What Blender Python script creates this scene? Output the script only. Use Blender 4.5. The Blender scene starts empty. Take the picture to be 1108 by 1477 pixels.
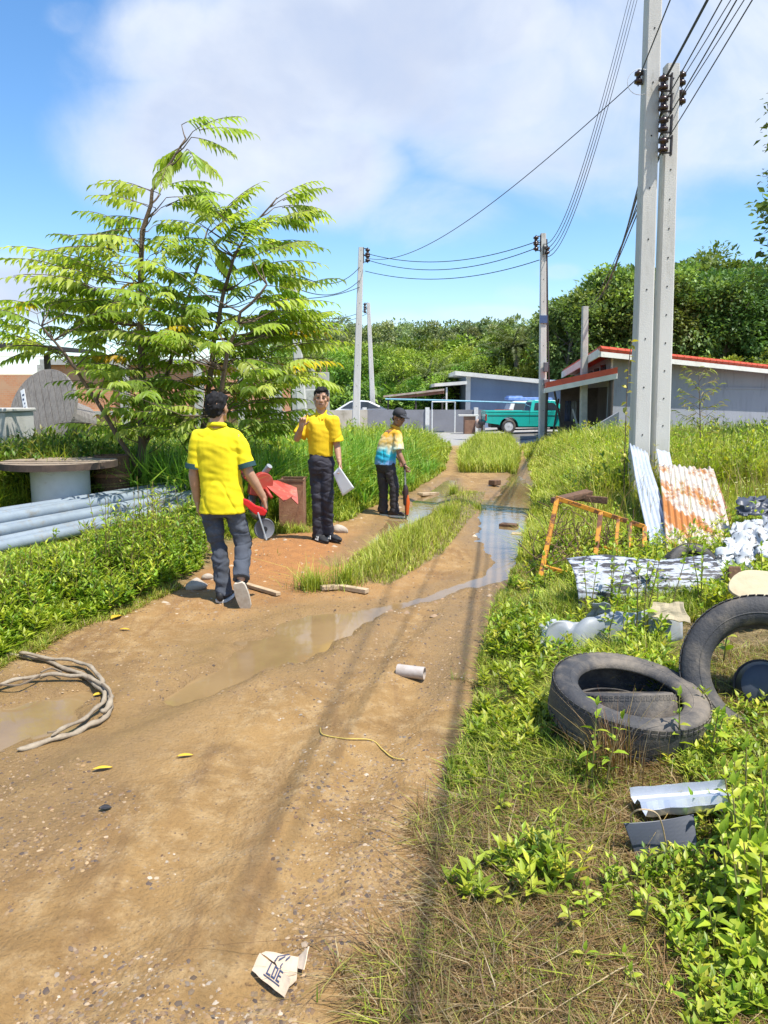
import bpy, bmesh, math, random
import numpy as np
from mathutils import Vector, Matrix, Euler, noise as mnoise
R = math.radians
C = bpy.context.scene.collection
rng = np.random.default_rng(7)
random.seed(7)

# ------------------------------------------------------------------ camera
FPX, CX, CY, PITCH, EYE = 1075.0, 554.0, 738.5, R(8.65), 1.65
cp, sp_ = math.cos(PITCH), math.sin(PITCH)
cam_d = bpy.data.cameras.new("camera"); cam = bpy.data.objects.new("camera", cam_d); C.objects.link(cam)
cam.location = (0, 0, EYE); cam.rotation_euler = (R(90) - PITCH, 0, 0)
cam_d.sensor_fit = 'VERTICAL'; cam_d.sensor_height = 36.0; cam_d.lens = 36.0 * FPX / 1477.0
cam_d.clip_start = 0.05; cam_d.clip_end = 3000
bpy.context.scene.camera = cam

def uv_of(px, py):
    a = (px - CX) / FPX; b = (CY - py) / FPX
    fw = cp + b * sp_; up = b * cp - sp_
    return a / fw, up / fw
def Pd(px, py, Y):
    u, v = uv_of(px, py)
    return Vector((u * Y, Y, EYE + v * Y))
def flat(px, py, z=0.0):
    u, v = uv_of(px, py)
    Y = (z - EYE) / v
    return (u * Y, Y)

# ------------------------------------------------------------------ noise (numpy)
def vnoise(x, y, seed=0):
    x = np.asarray(x, float); y = np.asarray(y, float)
    xi = np.floor(x).astype(np.int64); yi = np.floor(y).astype(np.int64)
    xf = x - xi; yf = y - yi
    def h(a, b):
        n = (a * 374761393 + b * 668265263 + seed * 1442695041) & 0xffffffff
        n = ((n ^ (n >> 13)) * 1274126177) & 0xffffffff
        return ((n ^ (n >> 16)) & 0xffff) / 65535.0
    u = xf * xf * (3 - 2 * xf); v = yf * yf * (3 - 2 * yf)
    return (h(xi, yi) * (1 - u) + h(xi + 1, yi) * u) * (1 - v) + (h(xi, yi + 1) * (1 - u) + h(xi + 1, yi + 1) * u) * v
def fbm(x, y, seed=0, o=4):
    s = 0; a = 0.5; t = 0
    for k in range(o):
        s = s + a * vnoise(np.asarray(x) * 2 ** k, np.asarray(y) * 2 ** k, seed + k); t += a; a *= 0.5
    return s / t - 0.5
def sstep(a, b, x):
    t = np.clip((np.asarray(x, float) - a) / (b - a), 0, 1)
    return t * t * (3 - 2 * t)

# ------------------------------------------------------------------ ground layout
def edge(pts):
    q = sorted([flat(*p)[::-1] for p in pts])
    return np.array([a[0] for a in q]), np.array([a[1] for a in q])
RE = edge([(525, 1477), (585, 1330), (635, 1200), (655, 1120), (692, 960), (725, 860), (762, 780), (772, 700), (757, 655), (752, 640)])
LE = edge([(-700, 1300), (-300, 1100), (0, 970), (100, 915), (180, 888), (290, 838), (345, 790), (430, 760), (500, 752), (545, 728), (600, 708), (640, 680), (652, 650), (650, 640)])
def xr(y): return np.interp(y, RE[0], RE[1])
def xl(y): return np.interp(y, LE[0], LE[1])
def poly(pts): return np.array([flat(*p) for p in pts])
STRIP1 = poly([(490, 838), (560, 848), (640, 800), (690, 735), (700, 712), (655, 712), (600, 755), (520, 795)])
STRIP2 = poly([(662, 682), (745, 682), (752, 655), (735, 632), (690, 630), (662, 655)])
def inpoly(x, y, P):
    x = np.asarray(x, float); y = np.asarray(y, float); r = np.zeros(x.shape, bool)
    n = len(P)
    for i in range(n):
        x1, y1 = P[i]; x2, y2 = P[(i + 1) % n]
        c = ((y1 > y) != (y2 > y)) & (x < (x2 - x1) * (y - y1) / (y2 - y1 + 1e-12) + x1)
        r ^= c
    return r
def dpoly(x, y, P, closed=False, W=None):
    """distance to a polyline; with W returns distance / local half width"""
    x = np.asarray(x, float); y = np.asarray(y, float)
    best = np.full(x.shape, 1e9); n = len(P)
    for i in range(n if closed else n - 1):
        a = P[i]; b = P[(i + 1) % n]; dx, dy = b[0] - a[0], b[1] - a[1]
        t = np.clip(((x - a[0]) * dx + (y - a[1]) * dy) / (dx * dx + dy * dy + 1e-9), 0, 1)
        d = np.hypot(x - a[0] - t * dx, y - a[1] - t * dy)
        if W is not None: d = d / (W[i] + (W[(i + 1) % n] - W[i]) * t)
        best = np.minimum(best, d)
    return best
CH = [
 (poly([(752, 662), (748, 690), (738, 720), (737, 748), (742, 775), (738, 800), (718, 826)]), [.12, .22, .40, .46, .38, .22, .12]),
 (poly([(700, 716), (706, 735), (715, 765)]), [.10, .18, .2]),
 (poly([(720, 828), (660, 846), (600, 864), (530, 880), (460, 900), (400, 932), (340, 962), (270, 1000)]), [.12, .12, .09, .13, .30, .34, .16, .10]),
 (poly([(652, 690), (628, 715), (600, 738), (570, 762), (520, 798), (482, 816)]), [.12, .26, .30, .20, .12, .08]),
 (poly([(-260, 1060), (-60, 1050), (40, 1030), (110, 1000)]), [.3, .42, .32, .10]),
]
WETX = [(poly([(705, 835), (680, 870), (660, 910), (645, 960), (640, 1000)]), [.2, .22, .18, .12, .1]),
        (poly([(270, 1000), (180, 1050), (80, 1120), (0, 1190)]), [.2, .25, .25, .25])]
RUTS = [(poly([(60, 1477), (200, 1320), (400, 1080), (560, 920), (660, 860)]), .13), (poly([(-500, 1400), (-150, 1180), (120, 1060), (330, 975)]), .14), (poly([(330, 1477), (430, 1290), (560, 1060), (640, 940), (690, 860)]), .11)]
def chan(x, y):
    d = np.full(np.shape(x), 9.0)
    for P, W in CH: d = np.minimum(d, dpoly(x, y, P, W=W))
    return d
WATER_Z = -0.03
def H(x, y, full=True):
    x = np.asarray(x, float); y = np.asarray(y, float)
    dr = x - xr(y); dl = xl(y) - x
    far = 1 - sstep(18, 26, y)
    z = 0.20 * sstep(-0.05, 1.4, dr) + 0.12 * sstep(1.2, 3.0, dr)
    z = z * sstep(1.2, 4.0, y) + (0.14 * sstep(-0.05, 0.9, dl) + 0.06 * sstep(1, 4, dl))
    z = z * (0.35 + 0.65 * far)
    # red soil bank beside the second man
    m = np.exp(-(((x + 0.95) / 0.75) ** 2 + ((y - 8.0) / 0.9) ** 2)); z = z + 0.09 * m
    # grass strips in the road are a little proud
    z = z + 0.05 * sstep(0.25, -0.25, dpoly(x, y, STRIP1, True) * np.where(inpoly(x, y, STRIP1), -1, 1))
    if full:
        z = z + 0.030 * fbm(x * 0.9, y * 0.9, 3) + 0.016 * fbm(x * 3.1, y * 3.1, 5) * (y < 40)
        for P_, w_ in RUTS:
            d_ = dpoly(x, y, P_) + .05 * fbm(x * 3, y * 3, 14); z = z - 0.022 * np.exp(-(d_ / w_) ** 2) + .014 * np.exp(-((d_ - 1.7 * w_) / (.6 * w_)) ** 2) + .006 * np.sin(y * 38 + x * 9) * np.exp(-(d_ / w_) ** 4) * sstep(0, .2, fbm(x * 1.3, y * 1.3, 15) + .05)
        z = z + .017 * fbm(x * 11, y * 11, 16) * (y < 12)
        c = chan(x, y) + 0.9 * fbm(x * 2.3, y * 2.3, 11) + .5 * fbm(x * 7, y * 7, 12)
        z = z - 0.062 * sstep(1.35, 0.45, c)
        # dry bits of road never drop under the water sheet
        z = np.where(c > 1.3, np.maximum(z, WATER_Z + 0.006), z)
    return z
def h1(x, y): return float(H(np.array([x]), np.array([y]))[0])
YSAMP = 1.0 * (60.0) ** (np.arange(1400) / 1399.0)
def gp(px, py, lift=0.0):
    """where the sight line through a pixel meets the ground"""
    u, v = uv_of(px, py)
    g = H(u * YSAMP, YSAMP); i = int(np.argmax(EYE + v * YSAMP <= g + lift)); Y = YSAMP[i]
    return Vector((u * Y, Y, g[i]))

# ------------------------------------------------------------------ materials
def new_mat(name):
    m = bpy.data.materials.new(name); m.use_nodes = True
    nt = m.node_tree; b = nt.nodes['Principled BSDF']
    return m, nt, b
def N(nt, typ, **kw):
    n = nt.nodes.new(typ)
    for k, v in kw.items():
        if k.startswith('i_'): n.inputs[k[2:].replace('_', ' ')].default_value = v
        else: setattr(n, k, v)
    return n
def mixc(nt, fac, a, b, blend='MIX'):
    n = nt.nodes.new('ShaderNodeMix'); n.data_type = 'RGBA'; n.blend_type = blend
    for sock, v in ((n.inputs[0], fac), (n.inputs[6], a), (n.inputs[7], b)):
        if isinstance(v, (int, float)): sock.default_value = v
        elif isinstance(v, tuple): sock.default_value = (*v[:3], 1)
        else: nt.links.new(v, sock)
    return n.outputs[2]
def ramp(nt, src, lo, hi):
    n = nt.nodes.new('ShaderNodeMapRange'); n.interpolation_type = 'SMOOTHSTEP'
    n.inputs[1].default_value = lo; n.inputs[2].default_value = hi
    nt.links.new(src, n.inputs[0]); return n.outputs[0]
def noise_n(nt, scale, detail=4, rough=0.6, coord='Object', vec=None, stretch=None):
    t = nt.nodes.new('ShaderNodeTexNoise'); t.inputs['Scale'].default_value = scale
    t.inputs['Detail'].default_value = detail; t.inputs['Roughness'].default_value = rough
    if vec is None:
        tc = nt.nodes.new('ShaderNodeTexCoord'); vec = tc.outputs[coord]
    if stretch:
        mp = nt.nodes.new('ShaderNodeMapping'); mp.inputs['Scale'].default_value = stretch
        nt.links.new(vec, mp.inputs[0]); vec = mp.outputs[0]
    nt.links.new(vec, t.inputs['Vector']); return t
def mat(name, c1, c2=None, rough=0.7, metal=0.0, scale=6, lo=0.35, hi=0.7, bump=0.0, bscale=40, c3=None, s3=3, lo3=0.55, hi3=0.7, spec=0.5, stretch=None, rvar=0.0, coat=0.0):
    m, nt, b = new_mat(name)
    b.inputs['Roughness'].default_value = rough; b.inputs['Metallic'].default_value = metal
    b.inputs['Specular IOR Level'].default_value = spec; b.inputs['Coat Weight'].default_value = coat
    if c2 is None: c2 = tuple(v * 0.75 for v in c1)
    n1 = noise_n(nt, scale, 6, 0.65, stretch=stretch)
    col = mixc(nt, ramp(nt, n1.outputs[0], lo, hi), c1, c2)
    if c3:
        n3 = noise_n(nt, s3, 8, 0.7, stretch=stretch)
        col = mixc(nt, ramp(nt, n3.outputs[0], lo3, hi3), col, c3)
    nt.links.new(col, b.inputs['Base Color'])
    if rvar:
        mr = nt.nodes.new('ShaderNodeMapRange'); mr.inputs[3].default_value = rough - rvar; mr.inputs[4].default_value = rough + rvar
        nt.links.new(n1.outputs[0], mr.inputs[0]); nt.links.new(mr.outputs[0], b.inputs['Roughness'])
    if bump:
        n2 = noise_n(nt, bscale, 4, 0.6)
        bp = nt.nodes.new('ShaderNodeBump'); bp.inputs['Strength'].default_value = bump; bp.inputs['Distance'].default_value = 0.02
        nt.links.new(n2.outputs[0], bp.inputs['Height']); nt.links.new(bp.outputs[0], b.inputs['Normal'])
    return m
def leaf_mat(name, tint=(1, 1, 1), trans=0.35, rough=0.45, objvar=0.0, spec=0.35):
    """colour from the 'col' attribute, slightly translucent"""
    m, nt, b = new_mat(name)
    at = nt.nodes.new('ShaderNodeAttribute'); at.attribute_name = 'col'
    col = mixc(nt, 1.0, at.outputs['Color'], tint, 'MULTIPLY')
    if objvar:
        oi = nt.nodes.new('ShaderNodeObjectInfo')
        hsv = nt.nodes.new('ShaderNodeHueSaturation')
        mr = nt.nodes.new('ShaderNodeMapRange'); mr.inputs[3].default_value = 0.5 - 0.035 * objvar; mr.inputs[4].default_value = 0.5 + 0.03 * objvar
        nt.links.new(oi.outputs['Random'], mr.inputs[0]); nt.links.new(mr.outputs[0], hsv.inputs['Hue'])
        mv = nt.nodes.new('ShaderNodeMapRange'); mv.inputs[3].default_value = 1 - 0.35 * objvar; mv.inputs[4].default_value = 1 + 0.3 * objvar
        ml = nt.nodes.new('ShaderNodeMath'); ml.operation = 'FRACT'
        mm = nt.nodes.new('ShaderNodeMath'); mm.operation = 'MULTIPLY'; mm.inputs[1].default_value = 7.31
        nt.links.new(oi.outputs['Random'], mm.inputs[0]); nt.links.new(mm.outputs[0], ml.inputs[0]); nt.links.new(ml.outputs[0], mv.inputs[0])
        nt.links.new(mv.outputs[0], hsv.inputs['Value']); nt.links.new(col, hsv.inputs['Color']); col = hsv.outputs[0]
    nt.links.new(col, b.inputs['Base Color']); b.inputs['Roughness'].default_value = rough
    b.inputs['Specular IOR Level'].default_value = spec
    tr = nt.nodes.new('ShaderNodeBsdfTranslucent')
    tc = mixc(nt, 1.0, col, (1.25, 1.3, 0.55), 'MULTIPLY'); nt.links.new(tc, tr.inputs[0])
    mx = nt.nodes.new('ShaderNodeMixShader'); mx.inputs[0].default_value = trans
    out = nt.nodes['Material Output']
    nt.links.new(b.outputs[0], mx.inputs[1]); nt.links.new(tr.outputs[0], mx.inputs[2]); nt.links.new(mx.outputs[0], out.inputs[0])
    return m

# ------------------------------------------------------------------ mesh helpers
def npmesh(name, V, F, col=None, mat=None, parent=None, smooth=False):
    """V (n,3); F (m,k) one face size"""
    V = np.asarray(V, np.float32); F = np.asarray(F, np.int32)
    me = bpy.data.meshes.new(name); me.vertices.add(len(V)); me.vertices.foreach_set('co', V.ravel())
    m, k = F.shape
    me.loops.add(m * k); me.loops.foreach_set('vertex_index', F.ravel())
    me.polygons.add(m); me.polygons.foreach_set('loop_start', np.arange(0, m * k, k, dtype=np.int32))
    me.polygons.foreach_set('loop_total', np.full(m, k, np.int32))
    if smooth: me.polygons.foreach_set('use_smooth', np.ones(m, bool))
    me.update(calc_edges=True)
    if col is not None:
        a = me.color_attributes.new('col', 'FLOAT_COLOR', 'POINT')
        c4 = np.ones((len(V), 4), np.float32); c4[:, :3] = col; a.data.foreach_set('color', c4.ravel())
    if mat: me.materials.append(mat)
    o = bpy.data.objects.new(name, me); C.objects.link(o)
    if parent: o.parent = parent
    return o
def stamp(T, TF, org, ax, ay, az):
    """copies of template T (k,3) with faces TF at org (n,3), axes (n,3) each"""
    n = len(org); k = len(T)
    V = org[:, None, :] + T[None, :, 0:1] * ax[:, None, :] + T[None, :, 1:2] * ay[:, None, :] + T[None, :, 2:3] * az[:, None, :]
    F = (TF[None] + (np.arange(n) * k)[:, None, None]).reshape(-1, TF.shape[1])
    return V.reshape(-1, 3), F
def unit(v): return v / (np.linalg.norm(v, axis=-1, keepdims=True) + 1e-9)
def frame(d, up=None):
    """from directions d build (side, d, normal)"""
    d = unit(d)
    if up is None: up = np.tile([0, 0, 1.0], (len(d), 1))
    s = np.cross(d, up); bad = np.linalg.norm(s, axis=1) < 1e-3; s[bad] = [1, 0, 0]
    s = unit(s); n = np.cross(s, d); return s, d, n
LEAF4 = np.array([[0, 0, 0], [-.5, .42, .10], [0, 1, 0], [.5, .42, .10]]); LEAF4F = np.array([[0, 1, 2], [0, 2, 3]])[:, ::-1]
# longer drooping leaf: base, 2 pairs, tip on a folded midrib
LEAF8 = np.array([[0, 0, 0], [0, .35, .03], [0, .7, -.02], [0, 1, -.16], [-.5, .36, .11], [.5, .36, .11], [-.36, .72, .04], [.36, .72, .04]])
LEAF8F = np.array([[0, 1, 4], [0, 5, 1], [1, 2, 6], [1, 6, 4], [2, 1, 5], [2, 5, 7], [2, 3, 6], [2, 7, 3]])
def pick(cols, n, jitter=0.15, r=None):
    r = r or rng
    cols = np.array(cols); c = cols[r.integers(0, len(cols), n)]
    t = r.random((n, 1)); c = c * (1 - t * 0.5) + cols[r.integers(0, len(cols), n)] * t * 0.5
    return np.clip(c * (1 + jitter * r.normal(size=(n, 1))), 0.003, 1)

class MB:
    def __init__(s): s.v = []; s.f = []; s.mi = []
    def add(s, vs, fs, mi=0):
        o = len(s.v); s.v += [Vector(v) for v in vs]; s.f += [tuple(i + o for i in f) for f in fs]; s.mi += [mi] * len(fs)
    def box(s, c, size, rot=None, mi=0):
        M = Matrix.Translation(c)
        if rot is not None: M = M @ (rot.to_4x4() if isinstance(rot, Matrix) else Euler(rot).to_matrix().to_4x4())
        a, b, d = [q / 2 for q in size]
        vs = [M @ Vector((x * a, y * b, z * d)) for x in (-1, 1) for y in (-1, 1) for z in (-1, 1)]
        s.add(vs, [(0, 1, 3, 2), (4, 6, 7, 5), (0, 4, 5, 1), (2, 3, 7, 6), (0, 2, 6, 4), (1, 5, 7, 3)], mi)
    def hexa(s, b4, t4, mi=0):
        s.add(list(b4) + list(t4), [(3, 2, 1, 0), (4, 5, 6, 7), (0, 1, 5, 4), (1, 2, 6, 5), (2, 3, 7, 6), (3, 0, 4, 7)], mi)
    def tube(s, pts, rad, n=8, cap=True, mi=0, ratio=1.0):
        pts = [Vector(p) for p in pts]; k = len(pts)
        if not hasattr(rad, '__len__'): rad = [rad] * k
        up = None; rings = []
        for i, p in enumerate(pts):
            d = (pts[min(i + 1, k - 1)] - pts[max(i - 1, 0)]).normalized()
            if up is None: up = Vector((0, 0, 1)) if abs(d.z) < 0.9 else Vector((0, 1, 0))
            x = d.cross(up).normalized(); up = x.cross(d).normalized()
            rings.append([p + (x * math.cos(2 * math.pi * j / n) + up * math.sin(2 * math.pi * j / n) * ratio) * rad[i] for j in range(n)])
        vs = [v for r in rings for v in r]
        fs = [(i * n + j, i * n + (j + 1) % n, (i + 1) * n + (j + 1) % n, (i + 1) * n + j) for i in range(k - 1) for j in range(n)]
        if cap: fs += [tuple(range(n - 1, -1, -1)), tuple((k - 1) * n + j for j in range(n))]
        s.add(vs, fs, mi)
    def lathe(s, prof, n=24, M=None, closed=False, mi=0):
        """prof (r, z) about local z"""
        M = M or Matrix(); k = len(prof)
        vs = [M @ Vector((r * math.cos(2 * math.pi * j / n), r * math.sin(2 * math.pi * j / n), z)) for r, z in prof for j in range(n)]
        kk = k if closed else k - 1
        fs = [(i * n + j, i * n + (j + 1) % n, ((i + 1) % k) * n + (j + 1) % n, ((i + 1) % k) * n + j) for i in range(kk) for j in range(n)]
        if not closed:
            if prof[0][0] > 1e-4: fs.append(tuple(range(n - 1, -1, -1)))
            if prof[-1][0] > 1e-4: fs.append(tuple((k - 1) * n + j for j in range(n)))
        s.add(vs, fs, mi)
    def prism(s, poly, t, M=None, mi=0):
        """poly (x, z) extruded along local y from -t/2 to t/2"""
        M = M or Matrix(); n = len(poly)
        vs = [M @ Vector((x, -t / 2, z)) for x, z in poly] + [M @ Vector((x, t / 2, z)) for x, z in poly]
        fs = [tuple(range(n)), tuple(range(2 * n - 1, n - 1, -1))] + [(i, i + n, (i + 1) % n + n, (i + 1) % n) for i in range(n)]
        s.add(vs, fs, mi)
    def ball(s, c, r, n=12, m=8, rot=None, mi=0):
        if not hasattr(r, '__len__'): r = (r, r, r)
        M = Matrix.Translation(c)
        if rot is not None: M = M @ (rot.to_4x4() if isinstance(rot, Matrix) else Euler(rot).to_matrix().to_4x4())
        vs = [M @ Vector((0, 0, r[2]))]
        for i in range(1, m):
            t = math.pi * i / m
            for j in range(n):
                p = 2 * math.pi * j / n; vs.append(M @ Vector((r[0] * math.sin(t) * math.cos(p), r[1] * math.sin(t) * math.sin(p), r[2] * math.cos(t))))
        vs.append(M @ Vector((0, 0, -r[2]))); L = len(vs) - 1
        fs = [(0, 1 + j, 1 + (j + 1) % n) for j in range(n)]
        fs += [(1 + i * n + j, 1 + (i + 1) * n + j, 1 + (i + 1) * n + (j + 1) % n, 1 + i * n + (j + 1) % n) for i in range(m - 2) for j in range(n)]
        fs += [(L, 1 + (m - 2) * n + (j + 1) % n, 1 + (m - 2) * n + j) for j in range(n)]
        s.add(vs, fs, mi)
    def sheet(s, fn, nu, nv, t=0.003, mi=0):
        """thin sheet with thickness from fn(u, v) -> Vector, u, v in 0..1"""
        P = [[Vector(fn(i / nu, j / nv)) for j in range(nv + 1)] for i in range(nu + 1)]
        vs = []
        for sgn in (0, 1):
            for i in range(nu + 1):
                for j in range(nv + 1):
                    du = P[min(i + 1, nu)][j] - P[max(i - 1, 0)][j]; dv = P[i][min(j + 1, nv)] - P[i][max(j - 1, 0)]
                    nn = du.cross(dv); nn = nn.normalized() if nn.length > 1e-9 else Vector((0, 0, 1))
                    vs.append(P[i][j] + nn * (t if sgn else 0))
        w = nv + 1; B = (nu + 1) * w; fs = []
        for i in range(nu):
            for j in range(nv):
                a, b, c, d = i * w + j, (i + 1) * w + j, (i + 1) * w + j + 1, i * w + j + 1
                fs += [(d, c, b, a), (a + B, b + B, c + B, d + B)]
        for i in range(nu):
            fs += [(i * w, (i + 1) * w, (i + 1) * w + B, i * w + B), ((i + 1) * w + nv, i * w + nv, i * w + nv + B, (i + 1) * w + nv + B)]
        for j in range(nv):
            fs += [(j + 1, j, j + B, j + 1 + B), (nu * w + j, nu * w + j + 1, nu * w + j + 1 + B, nu * w + j + B)]
        s.add(vs, fs, mi)
    def builds(s, name, mats, *a, **k):
        """each separate piece as an object of its own"""
        par = list(range(len(s.v)))
        def find(i):
            while par[i] != i: par[i] = par[par[i]]; i = par[i]
            return i
        for f in s.f:
            for q in f[1:]: par[find(q)] = find(f[0])
        groups = {}
        for f in s.f: groups.setdefault(find(f[0]), []).append(f)
        out = []
        for fs in groups.values():
            m2 = MB(); idx = sorted({q for f in fs for q in f}); mp = {q: i for i, q in enumerate(idx)}
            m2.add([s.v[q] for q in idx], [tuple(mp[q] for q in f) for f in fs]); out.append(m2.build(name, mats, *a, **k))
        return out
    def build(s, name, mats, parent=None, smooth=False, bevel=0.0, world=True, seg=2):
        me = bpy.data.meshes.new(name)
        vs = s.v
        if parent is not None and world:
            Mi = wm(parent).inverted(); vs = [Mi @ v for v in vs]
        me.from_pydata([tuple(v) for v in vs], [], s.f)
        if not isinstance(mats, (list, tuple)): mats = [mats]
        for q in mats: me.materials.append(q)
        if len(mats) > 1: me.polygons.foreach_set('material_index', s.mi)
        if smooth: me.polygons.foreach_set('use_smooth', [True] * len(me.polygons))
        o = bpy.data.objects.new(name, me); C.objects.link(o)
        if parent is not None: o.parent = parent
        if smooth == 'angle':
            md = o.modifiers.new('es', 'EDGE_SPLIT'); md.split_angle = R(35)
        if bevel:
            b = o.modifiers.new('bevel', 'BEVEL'); b.width = bevel; b.segments = seg; b.limit_method = 'ANGLE'
        return o
def wm(o):
    M = Matrix.LocRotScale(o.location, o.rotation_euler, o.scale)
    return wm(o.parent) @ M if o.parent else M
def tag(o, label=None, cat=None, group=None, kind=None):
    if label: o['label'] = label
    if cat: o['category'] = cat
    if group: o['group'] = group
    if kind: o['kind'] = kind
    return o
def thing(name, label, cat, loc=(0, 0, 0), rotz=0.0, group=None):
    o = bpy.data.objects.new(name, None); C.objects.link(o); o.empty_display_size = 0.1
    o.location = loc; o.rotation_euler = (0, 0, rotz)
    return tag(o, label, cat, group)
def dup(o, parent=None):
    c = o.copy(); C.objects.link(c)
    if parent: c.parent = parent
    for ch in list(o.children): dup(ch, c)
    return c
def jit(v, s, a, seed=0):
    return Vector(v) + mnoise.noise_vector(Vector(v) * s + Vector((seed, 0, 0))) * a

# ------------------------------------------------------------------ world, sun
SUN_EL = R(66); SAZ = Vector((0.78, -0.62)).normalized()
S = Vector((SAZ.x * math.cos(SUN_EL), SAZ.y * math.cos(SUN_EL), math.sin(SUN_EL)))
sd = bpy.data.lights.new("sun", 'SUN'); sd.energy = 4.7; sd.angle = R(0.53); sd.color = (1.0, 0.955, 0.87)
so = bpy.data.objects.new("sun", sd); C.objects.link(so); so.location = (20, -20, 40)
so.rotation_euler = (-S).to_track_quat('-Z', 'Y').to_euler()
W = bpy.data.worlds.new("World"); bpy.context.scene.world = W; W.use_nodes = True
nt = W.node_tree; bg = nt.nodes['Background']; bg.inputs[1].default_value = 0.12
sky = nt.nodes.new('ShaderNodeTexSky'); sky.sky_type = 'NISHITA'; sky.sun_disc = False
sky.sun_elevation = SUN_EL; sky.sun_rotation = math.atan2(SAZ.x, SAZ.y); sky.air_density = 1.0; sky.dust_density = 0.6; sky.ozone_density = 2.5
hs = nt.nodes.new('ShaderNodeHueSaturation'); hs.inputs['Saturation'].default_value = 1.22; hs.inputs['Value'].default_value = 1.26
nt.links.new(sky.outputs[0], hs.inputs['Color'])
geo = nt.nodes.new('ShaderNodeTexCoord'); sx = nt.nodes.new('ShaderNodeSeparateXYZ'); nt.links.new(geo.outputs['Generated'], sx.inputs[0])
def M_(op, a, b=None, clamp=False):
    n = nt.nodes.new('ShaderNodeMath'); n.operation = op; n.use_clamp = clamp
    for i, v in enumerate((a, b)):
        if v is None: continue
        if isinstance(v, (int, float)): n.inputs[i].default_value = v
        else: nt.links.new(v, n.inputs[i])
    return n.outputs[0]
ay = M_('MAXIMUM', M_('ABSOLUTE', sx.outputs[1]), 0.12)
uu = M_('DIVIDE', sx.outputs[0], ay); vv = M_('DIVIDE', sx.outputs[2], ay)
cb = nt.nodes.new('ShaderNodeCombineXYZ'); nt.links.new(uu, cb.inputs[0]); nt.links.new(vv, cb.inputs[1])
nA = noise_n(nt, 3.2, 9, 0.58, vec=cb.outputs[0]); nA.inputs['Distortion'].default_value = 0.5
nB = noise_n(nt, 2.1, 6, 0.55, vec=cb.outputs[0], stretch=(1, 1.6, 1)); nB.inputs['Distortion'].default_value = 0.4
nC = noise_n(nt, 7.0, 8, 0.6, vec=cb.outputs[0])
def blob(px, py, rx, ry, amp=1.0):
    u, v = uv_of(px, py)
    a = M_('DIVIDE', M_('SUBTRACT', uu, u), rx / FPX); b = M_('DIVIDE', M_('SUBTRACT', vv, v), ry / FPX)
    d = M_('SQRT', M_('ADD', M_('MULTIPLY', a, a), M_('MULTIPLY', b, b)))
    return M_('MULTIPLY', M_('SUBTRACT', 1.5, d, True), amp)
bl = None
for q in [(430, 90, 270, 130), (320, 190, 190, 115), (450, 235, 130, 85), (640, 30, 230, 90), (250, 60, 130, 80, .9),
          (1000, 70, 300, 180, .80), (830, 190, 260, 100, .74), (1050, 190, 200, 80, .78), (700, 120, 200, 120, .8), (620, 300, 160, 60, .5), (110, 25, 60, 35, .5),
          (745, 432, 60, 30, .42), (700, 455, 110, 22, .62), (40, 420, 120, 50, .75), (810, 392, 40, 16, .5), (600, 470, 140, 25, .55), (1000, 330, 120, 30, .3)]:
    x = blob(*q); bl = x if bl is None else M_('MAXIMUM', bl, x)
den = M_('ADD', bl, M_('MULTIPLY', M_('SUBTRACT', nA.outputs[0], 0.5), 1.25))
cm = ramp(nt, den, 0.22, 0.92)
inner = ramp(nt, M_('ADD', den, M_('MULTIPLY', M_('SUBTRACT', nB.outputs[0], 0.5), 2.2)), 0.5, 1.25)
ccol = mixc(nt, inner, (4.8, 5.15, 5.75), (3.5, 3.95, 4.95))
cmul = M_('MULTIPLY', cm, M_('ADD', 0.66, M_('MULTIPLY', nC.outputs[0], 0.5), True))
fin = mixc(nt, cmul, hs.outputs[0], ccol)
# no cloud under the horizon
nt.links.new(fin, bg.inputs[0])
sc = bpy.context.scene
sc.view_settings.view_transform = 'Standard'; sc.view_settings.look = 'None'; sc.view_settings.exposure = 0.66; sc.view_settings.gamma = 1.0
# ================================================================== GROUND
def grow(a, b, s0, k):
    out = [a]; s = s0
    while out[-1] < b: out.append(out[-1] + s); s *= k
    return out
xs = np.array([-v for v in grow(4.6, 900, .03, 1.09)][::-1] + list(np.arange(-4.57, 5.0, .028)) + grow(5.0, 900, .03, 1.09))
ys = [-30, -12, -5, -2, -.5]; y = 0.4
while y < 1500: ys.append(y); y += 0.02 + 0.0042 * max(0, y - 1) ** 1.25
ys = np.array(ys)
GX, GY = np.meshgrid(xs, ys); gx = GX.ravel(); gy = GY.ravel()
gz = H(gx, gy)
nx, ny = len(xs), len(ys)
ii = np.arange(nx * ny).reshape(ny, nx)
GF = np.stack([ii[:-1, :-1], ii[:-1, 1:], ii[1:, 1:], ii[1:, :-1]], -1).reshape(-1, 4)
dr = gx - xr(gy); dl = xl(gy) - gx
c = chan(gx, gy)
for P, Wd in WETX: c = np.minimum(c, dpoly(gx, gy, P, W=Wd) + 0.55)
wet = sstep(2.9, 0.9, c + 1.1 * fbm(gx * 2.2, gy * 2.2, 21))
in1 = inpoly(gx, gy, STRIP1); in2 = inpoly(gx, gy, STRIP2)
veg = np.maximum(sstep(-.15, .35, dr + .35 * fbm(gx * 2.5, gy * 2.5, 31)), sstep(-.15, .3, dl + .3 * fbm(gx * 2.5, gy * 2.5, 32)))
veg = np.maximum(veg, np.where(in1 | in2, 0.8, 0))
red = np.exp(-(((gx + 0.95) / 1.0) ** 2 + ((gy - 7.6) / 1.5) ** 2)) * 1.2
grav = sstep(24, 27, gy + 2 * fbm(gx * .3, gy * .3, 8))
mask = np.stack([wet, veg, np.clip(red, 0, 1)], 1)
ground = npmesh('ground', np.stack([gx, gy, gz], 1), GF, col=mask, smooth=True)
m, nt, b = new_mat('dirt_road')
at = nt.nodes.new('ShaderNodeAttribute'); at.attribute_name = 'col'
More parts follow.
